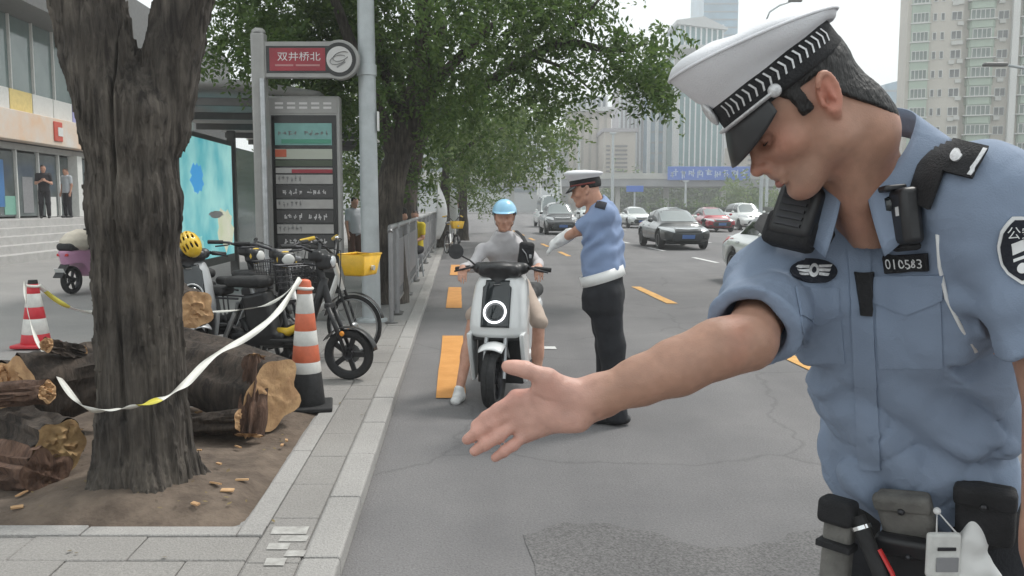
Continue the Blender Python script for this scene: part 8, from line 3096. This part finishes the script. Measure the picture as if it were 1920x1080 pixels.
g3, W3, z3 = tower('office_tower', 'slim blue glass slab with white edges beside the finned tower', 1214, 1258, 118, 245, 18, T['tower glass blue'])
fins(g3, W3, 2, z3, 4, T['tower white fin'], 0.9, 0.9)
floors(g3, W3 - 1, 6, z3, 12, T['tower slate'], 0.5, 0.25)
g4, W4, z4 = tower('office_tower', 'mauve grey tower with narrow white ribs, left of the slim blue slab', 1160, 1213, 160, 255, 20, T['tower mauve'])
fins(g4, W4, 2, z4, 8, T['tower white fin'], 0.45, 0.7)
g5, W5, z5 = tower('office_block', 'low beige block with rows of dark louvres behind the tall slim pole', 1132, 1190, 246, 205, 18, T['tower beige'], 'office block')
floors(g5, W5 * 0.4, at(1160, 325, 205).z, at(1160, 270, 205).z, 7, T['tower louvre'], 0.42, 0.2, W5 * 0.04, 'louvre')
floors(g5, W5 * 0.12, at(1160, 325, 205).z, at(1160, 270, 205).z, 7, T['tower louvre'], 0.42, 0.2, -W5 * 0.38, 'louvre')
obj('roof_band', MB().box((0, 9, z5 + 0.25), (W5 + 1.0, 19, 0.8)), T['tower mauve'], g5)
g6, W6, z6 = tower('office_block', 'broad tan block with corniced roof behind the second officer', 1070, 1140, 206, 220, 24, T['tower tan'], 'office block')
obj('cornice', MB().box((0, 11, z6), (W6 + 2.4, 27, 1.0)), T['tower pale concrete'], g6)
obj('attic', MB().box((0, 12, z6 + 2.0), (W6 * 0.9, 20, 3.2)), T['tower slate'], g6)
for i in range(8):
    obj('attic_post', MB().box((-W6 * 0.45 + W6 * 0.9 * i / 7, 1.6, z6 + 2.0), (0.5, 0.5, 3.2)), T['tower pale concrete'], g6)
fins(g6, W6, 2, z6, 6, T['tower beige'], 1.2, 0.5)
g7, W7, z7 = tower('office_block', 'small white block with window rows at the edge of the far trees', 1014, 1046, 262, 190, 14, T['tower white fin'], 'office block')
floors(g7, W7 * 0.6, at(1030, 328, 190).z, at(1030, 280, 190).z, 6, T['tower louvre'], 0.55, 0.2, 0.6, 'window')
g8, W8, z8 = tower('office_block', 'plain grey block between the small white block and the tan block', 1046, 1086, 258, 230, 14, T['tower pale concrete'], 'office block')
floors(g8, W8, 4, z8, 6, T['tower mauve'], 0.8, 0.2)
g9, W9, z9 = tower('office_tower', 'hazy slate blue building between the near officer and the apartment tower', 1650, 1700, 158, 330, 25, T['tower glass blue'])
obj('roof_wedge', MB().prism([(-W9 / 2, 0), (W9 / 2, 0), (W9 / 2, 2.6)], (0, 25, 0), (0, 0, z9), (1, 0, 0), (0, 0, 1)), T['tower glass blue'], g9)
floors(g9, W9, 8, z9, 8, T['tower slate'], 0.7, 0.2)
g10, W10, z10 = tower('office_block', 'pale beige building seen under the cap visor, right of the blue sign', 1392, 1470, 268, 200, 18, T['tower beige'], 'office block')
floors(g10, W10 * 0.8, at(1430, 335, 200).z, at(1430, 275, 200).z, 6, T['tower louvre'], 0.5, 0.2, 0, 'window')
g11, W11, z11 = tower('office_block', 'long low grey building behind the far right of the overpass', 1480, 1990, 300, 190, 20, T['tower pale concrete'], 'office block')
floors(g11, W11, 4, z11, 4, T['tower slate'], 1.0, 0.2)
g12, W12, z12 = tower('office_block', 'grey block hidden behind the street trees on the left side', 560, 1010, 250, 210, 20, T['tower pale concrete'], 'office block')
floors(g12, W12, 4, z12, 6, T['tower slate'], 1.0, 0.2)
# ------------------------------------------------------------------ street trees
def crown_tree(name, label, base, trunk_pts, r0, r1, clumps, m, seed, size, per, limbs=(), bark=None):
    o = thing(name, label, 'tree', base)
    n = len(trunk_pts)
    pts = catmull(trunk_pts, 6)
    k = len(pts)
    rs = np.random.RandomState(seed)
    mb = MB()
    rings = [r0 * (1.35 - 0.35 * min(1, i / 5)) + (r1 - r0) * i / (k - 1) for i in range(k)]
    mb.tube([p - Vector(base) for p in pts], rings, 16)
    vv = np.array(mb.v)
    nz = vnoise(vv * np.array([1, 1, 0.35]), 9, seed) * 0.035
    c_ = vv.copy()
    mb.v = [tuple(p + np.array([math.cos(i), math.sin(i), 0]) * 0.0 + np.array([d, d * 0.6, 0])) for i, (p, d) in enumerate(zip(vv, nz))]
    obj('trunk', mb, bark or M['bark'], o, smooth=60)
    for pts_, a, b_ in limbs:
        limb(o, catmull(pts_, 4), a, b_, bark or M['bark'], base)
    leaves('crown', clumps, m, o, base, size, seed, per)
    return o


def cl_px(L):
    """clumps listed by sight line and distance: (px, py, Y, radius m, weight)"""
    out = []
    for (x, y, Y, r, w) in L:
        p = at(x, y, Y)
        out.append((p.x, p.y, p.z, r, r, r * 0.72, w))
    return out


def fill(x0, x1, y0, y1, step, Y, dY, r, w, keep, seed):
    rs = random.Random(seed)
    out = []
    y = y0
    while y <= y1:
        x = x0
        while x <= x1:
            xx, yy = x + rs.uniform(-0.45, 0.45) * step, y + rs.uniform(-0.45, 0.45) * step
            if keep(xx, yy):
                out.append((xx, yy, Y + rs.uniform(-dY, dY), r * rs.uniform(0.7, 1.25), w * rs.uniform(0.6, 1.3)))
            x += step
        y += step
    return out


a_ = lambda x, y, Y: at(x, y, Y)
# nearest of the row: its crown hangs over stop sign and railing
Yn = 13.0
keepA = lambda x, y: (y < 80 + max(0, (x - 440)) * 0.75 if x < 640 else y < 240 - max(0, x - 800) * 0.55) and x > 425 - 0.0 * y
LA = fill(430, 985, -260, 250, 66, Yn, 1.9, 0.62, 1.0, keepA, 1) + fill(450, 700, -60, 190, 62, Yn + 1.2, 0.8, 0.5, 1.0, keepA, 5) + fill(400, 500, -120, 130, 58, 12.2, 0.7, 0.42, 0.6, lambda x, y: x + y * 0.35 > 425, 41)
b0 = a_(722, 480, Yn)
base2 = Vector((b0.x, Yn, PZ))
crown_tree('street_tree', 'leaning dark tree behind the railing, its crown over the stop sign', base2,
           [base2, a_(728, 400, Yn), a_(745, 300, Yn), a_(772, 210, Yn), a_(790, 110, Yn + 0.2), a_(800, -60, Yn + 0.3)], 0.27, 0.1, cl_px(LA), M['leaf'], 21, 0.08, 800,
           [([a_(745, 300, Yn), a_(705, 200, Yn - 0.2), a_(650, 60, Yn - 0.5), a_(600, -80, Yn - 0.6)], 0.15, 0.05), ([a_(770, 220, Yn), a_(840, 130, Yn - 0.4), a_(930, 40, Yn - 0.6)], 0.12, 0.04), ([a_(760, 250, Yn), a_(720, 130, Yn + 0.6), a_(690, -40, Yn + 0.8)], 0.11, 0.04)])
# second: behind, with a long bough over the bike lane
Ym = 17.5
keepB = lambda x, y: (y < 330 - max(0, x - 900) * 0.9) and (x < 1000)
LB = fill(700, 1000, -150, 330, 78, Ym, 1.8, 0.8, 1.0, keepB, 2)
rsb = random.Random(8)
for _ in range(66):                                       # loose sprays along the bough
    x = rsb.uniform(985, 1248)
    y = rsb.uniform(-60, 205)
    dens = (1.0 if (x > 1150 and 40 < y < 190) or (x < 1060) else 0.55)
    if y > 205 - 0.05 * (x - 985) or rsb.random() > dens:
        continue
    LB.append((x, y, Ym - 4 + rsb.uniform(-1, 1), 0.36, 0.34))
b0 = a_(752, 470, 19.0)
base3 = Vector((b0.x, 19.0, PZ))
crown_tree('street_tree', 'dark-trunked tree with a long thin bough reaching over the road', base3,
           [base3, a_(756, 400, 19), a_(768, 320, 19), a_(790, 240, 18.6), a_(812, 150, 18), a_(830, 40, Ym)], 0.29, 0.12, cl_px(LB), M['leaf'], 22, 0.088, 600,
           [([a_(792, 236, 18.6), a_(870, 185, Ym - 1), a_(985, 112, Ym - 3), a_(1060, 80, Ym - 3.8), a_(1150, 95, Ym - 4), a_(1215, 80, Ym - 4)], 0.13, 0.025), ([a_(1040, 88, Ym - 3.5), a_(1095, 30, Ym - 4), a_(1150, -30, Ym - 4)], 0.04, 0.015), ([a_(1000, 106, Ym - 3), a_(1060, 130, Ym - 3.6), a_(1110, 170, Ym - 4)], 0.035, 0.012), ([a_(772, 310, 19), a_(755, 180, Ym), a_(740, 40, Ym)], 0.14, 0.05)])
# farther trees down the kerb
for i, (Y, x0, x1, y0, y1, bx, lab, m, sd) in enumerate(((30, 830, 1065, 150, 335, 833, 'yellow-green tree farther down the kerb, crown above the scooter rider', M['leaf_far'], 31), (36, 850, 1030, 215, 345, 868, 'mid-green tree behind the yellow-green one, lower over the bike lane', M['leaf'], 32), (30, 540, 780, 130, 330, 690, 'green tree behind the bus shelter and route board', M['leaf_far'], 33), (46, 830, 960, 260, 360, 862, 'farthest green street tree closing the view above the bike lane', M['leaf_far'], 34))):
    keep = (lambda x, y: y < 335 - max(0, x - 1000) * 0.9 and y > 165 + (max(0, x - 1000) * 0.5)) if i == 0 else (lambda x, y: True)
    LL = fill(x0, x1, y0, y1, 46 if i != 2 else 50, Y, 2.2, 0.95, 1.0, keep, sd)
    b0 = at(bx, 430, Y)
    base = Vector((b0.x, Y, PZ))
    crown_tree('street_tree', lab, base, [base, at(bx + 1, 380, Y), at(bx + 4, 300, Y), at(bx + 14, 230, Y)], 0.2, 0.09, cl_px(LL), m, sd, 0.16, 450, [([at(bx + 6, 310, Y), at(bx + 50, 270, Y - 0.8), at(bx + 110, 240, Y - 1)], 0.1, 0.03)])
for i, (Y, x0, x1, y0, y1, bx, lab) in enumerate(((185, 1140, 1300, 345, 384, 1200, 'dark green tree group seen under the overpass, left part'), (188, 1290, 1440, 340, 384, 1360, 'dark green trees seen under the overpass, right part'), (130, 1350, 1440, 352, 380, 1400, 'pale green round shrub before the overpass columns'))):
    LL = fill(x0, x1, y0, y1, 13, Y, 2, 1.7, 1, lambda x, y: True, 50 + i)
    if i == 2:
        LL = [q for q in LL if (q[0] - 1395) ** 2 / 45 ** 2 + (q[1] - 380) ** 2 / 26 ** 2 < 1]
    b0 = at(bx, 385, Y)
    base = Vector((b0.x, Y, 0))
    crown_tree('tree' if i < 2 else 'shrub', lab, base, [base, at(bx, 375, Y), at(bx, 365, Y)], 0.3, 0.15, cl_px(LL), M['leaf'] if i < 2 else M['leaf_far'], 60 + i, 0.8, 150)

# ------------------------------------------------------------------ thin summer haze
hz = mat('haze air', (1, 1, 1), 1.0)
t = hz.node_tree
t.nodes.clear()
o_ = t.nodes.new('ShaderNodeOutputMaterial')
pv = t.nodes.new('ShaderNodeVolumePrincipled')
pv.inputs['Color'].default_value = (0.97, 0.985, 1.0, 1)
pv.inputs['Density'].default_value = 0.0014
pv.inputs['Anisotropy'].default_value = 0.2
t.links.new(pv.outputs[0], o_.inputs['Volume'])
hz.use_nodes = True
obj('haze', MB().box((0, 690, 60), (1860, 1660, 122.5)), hz, smooth=0, kind='stuff')
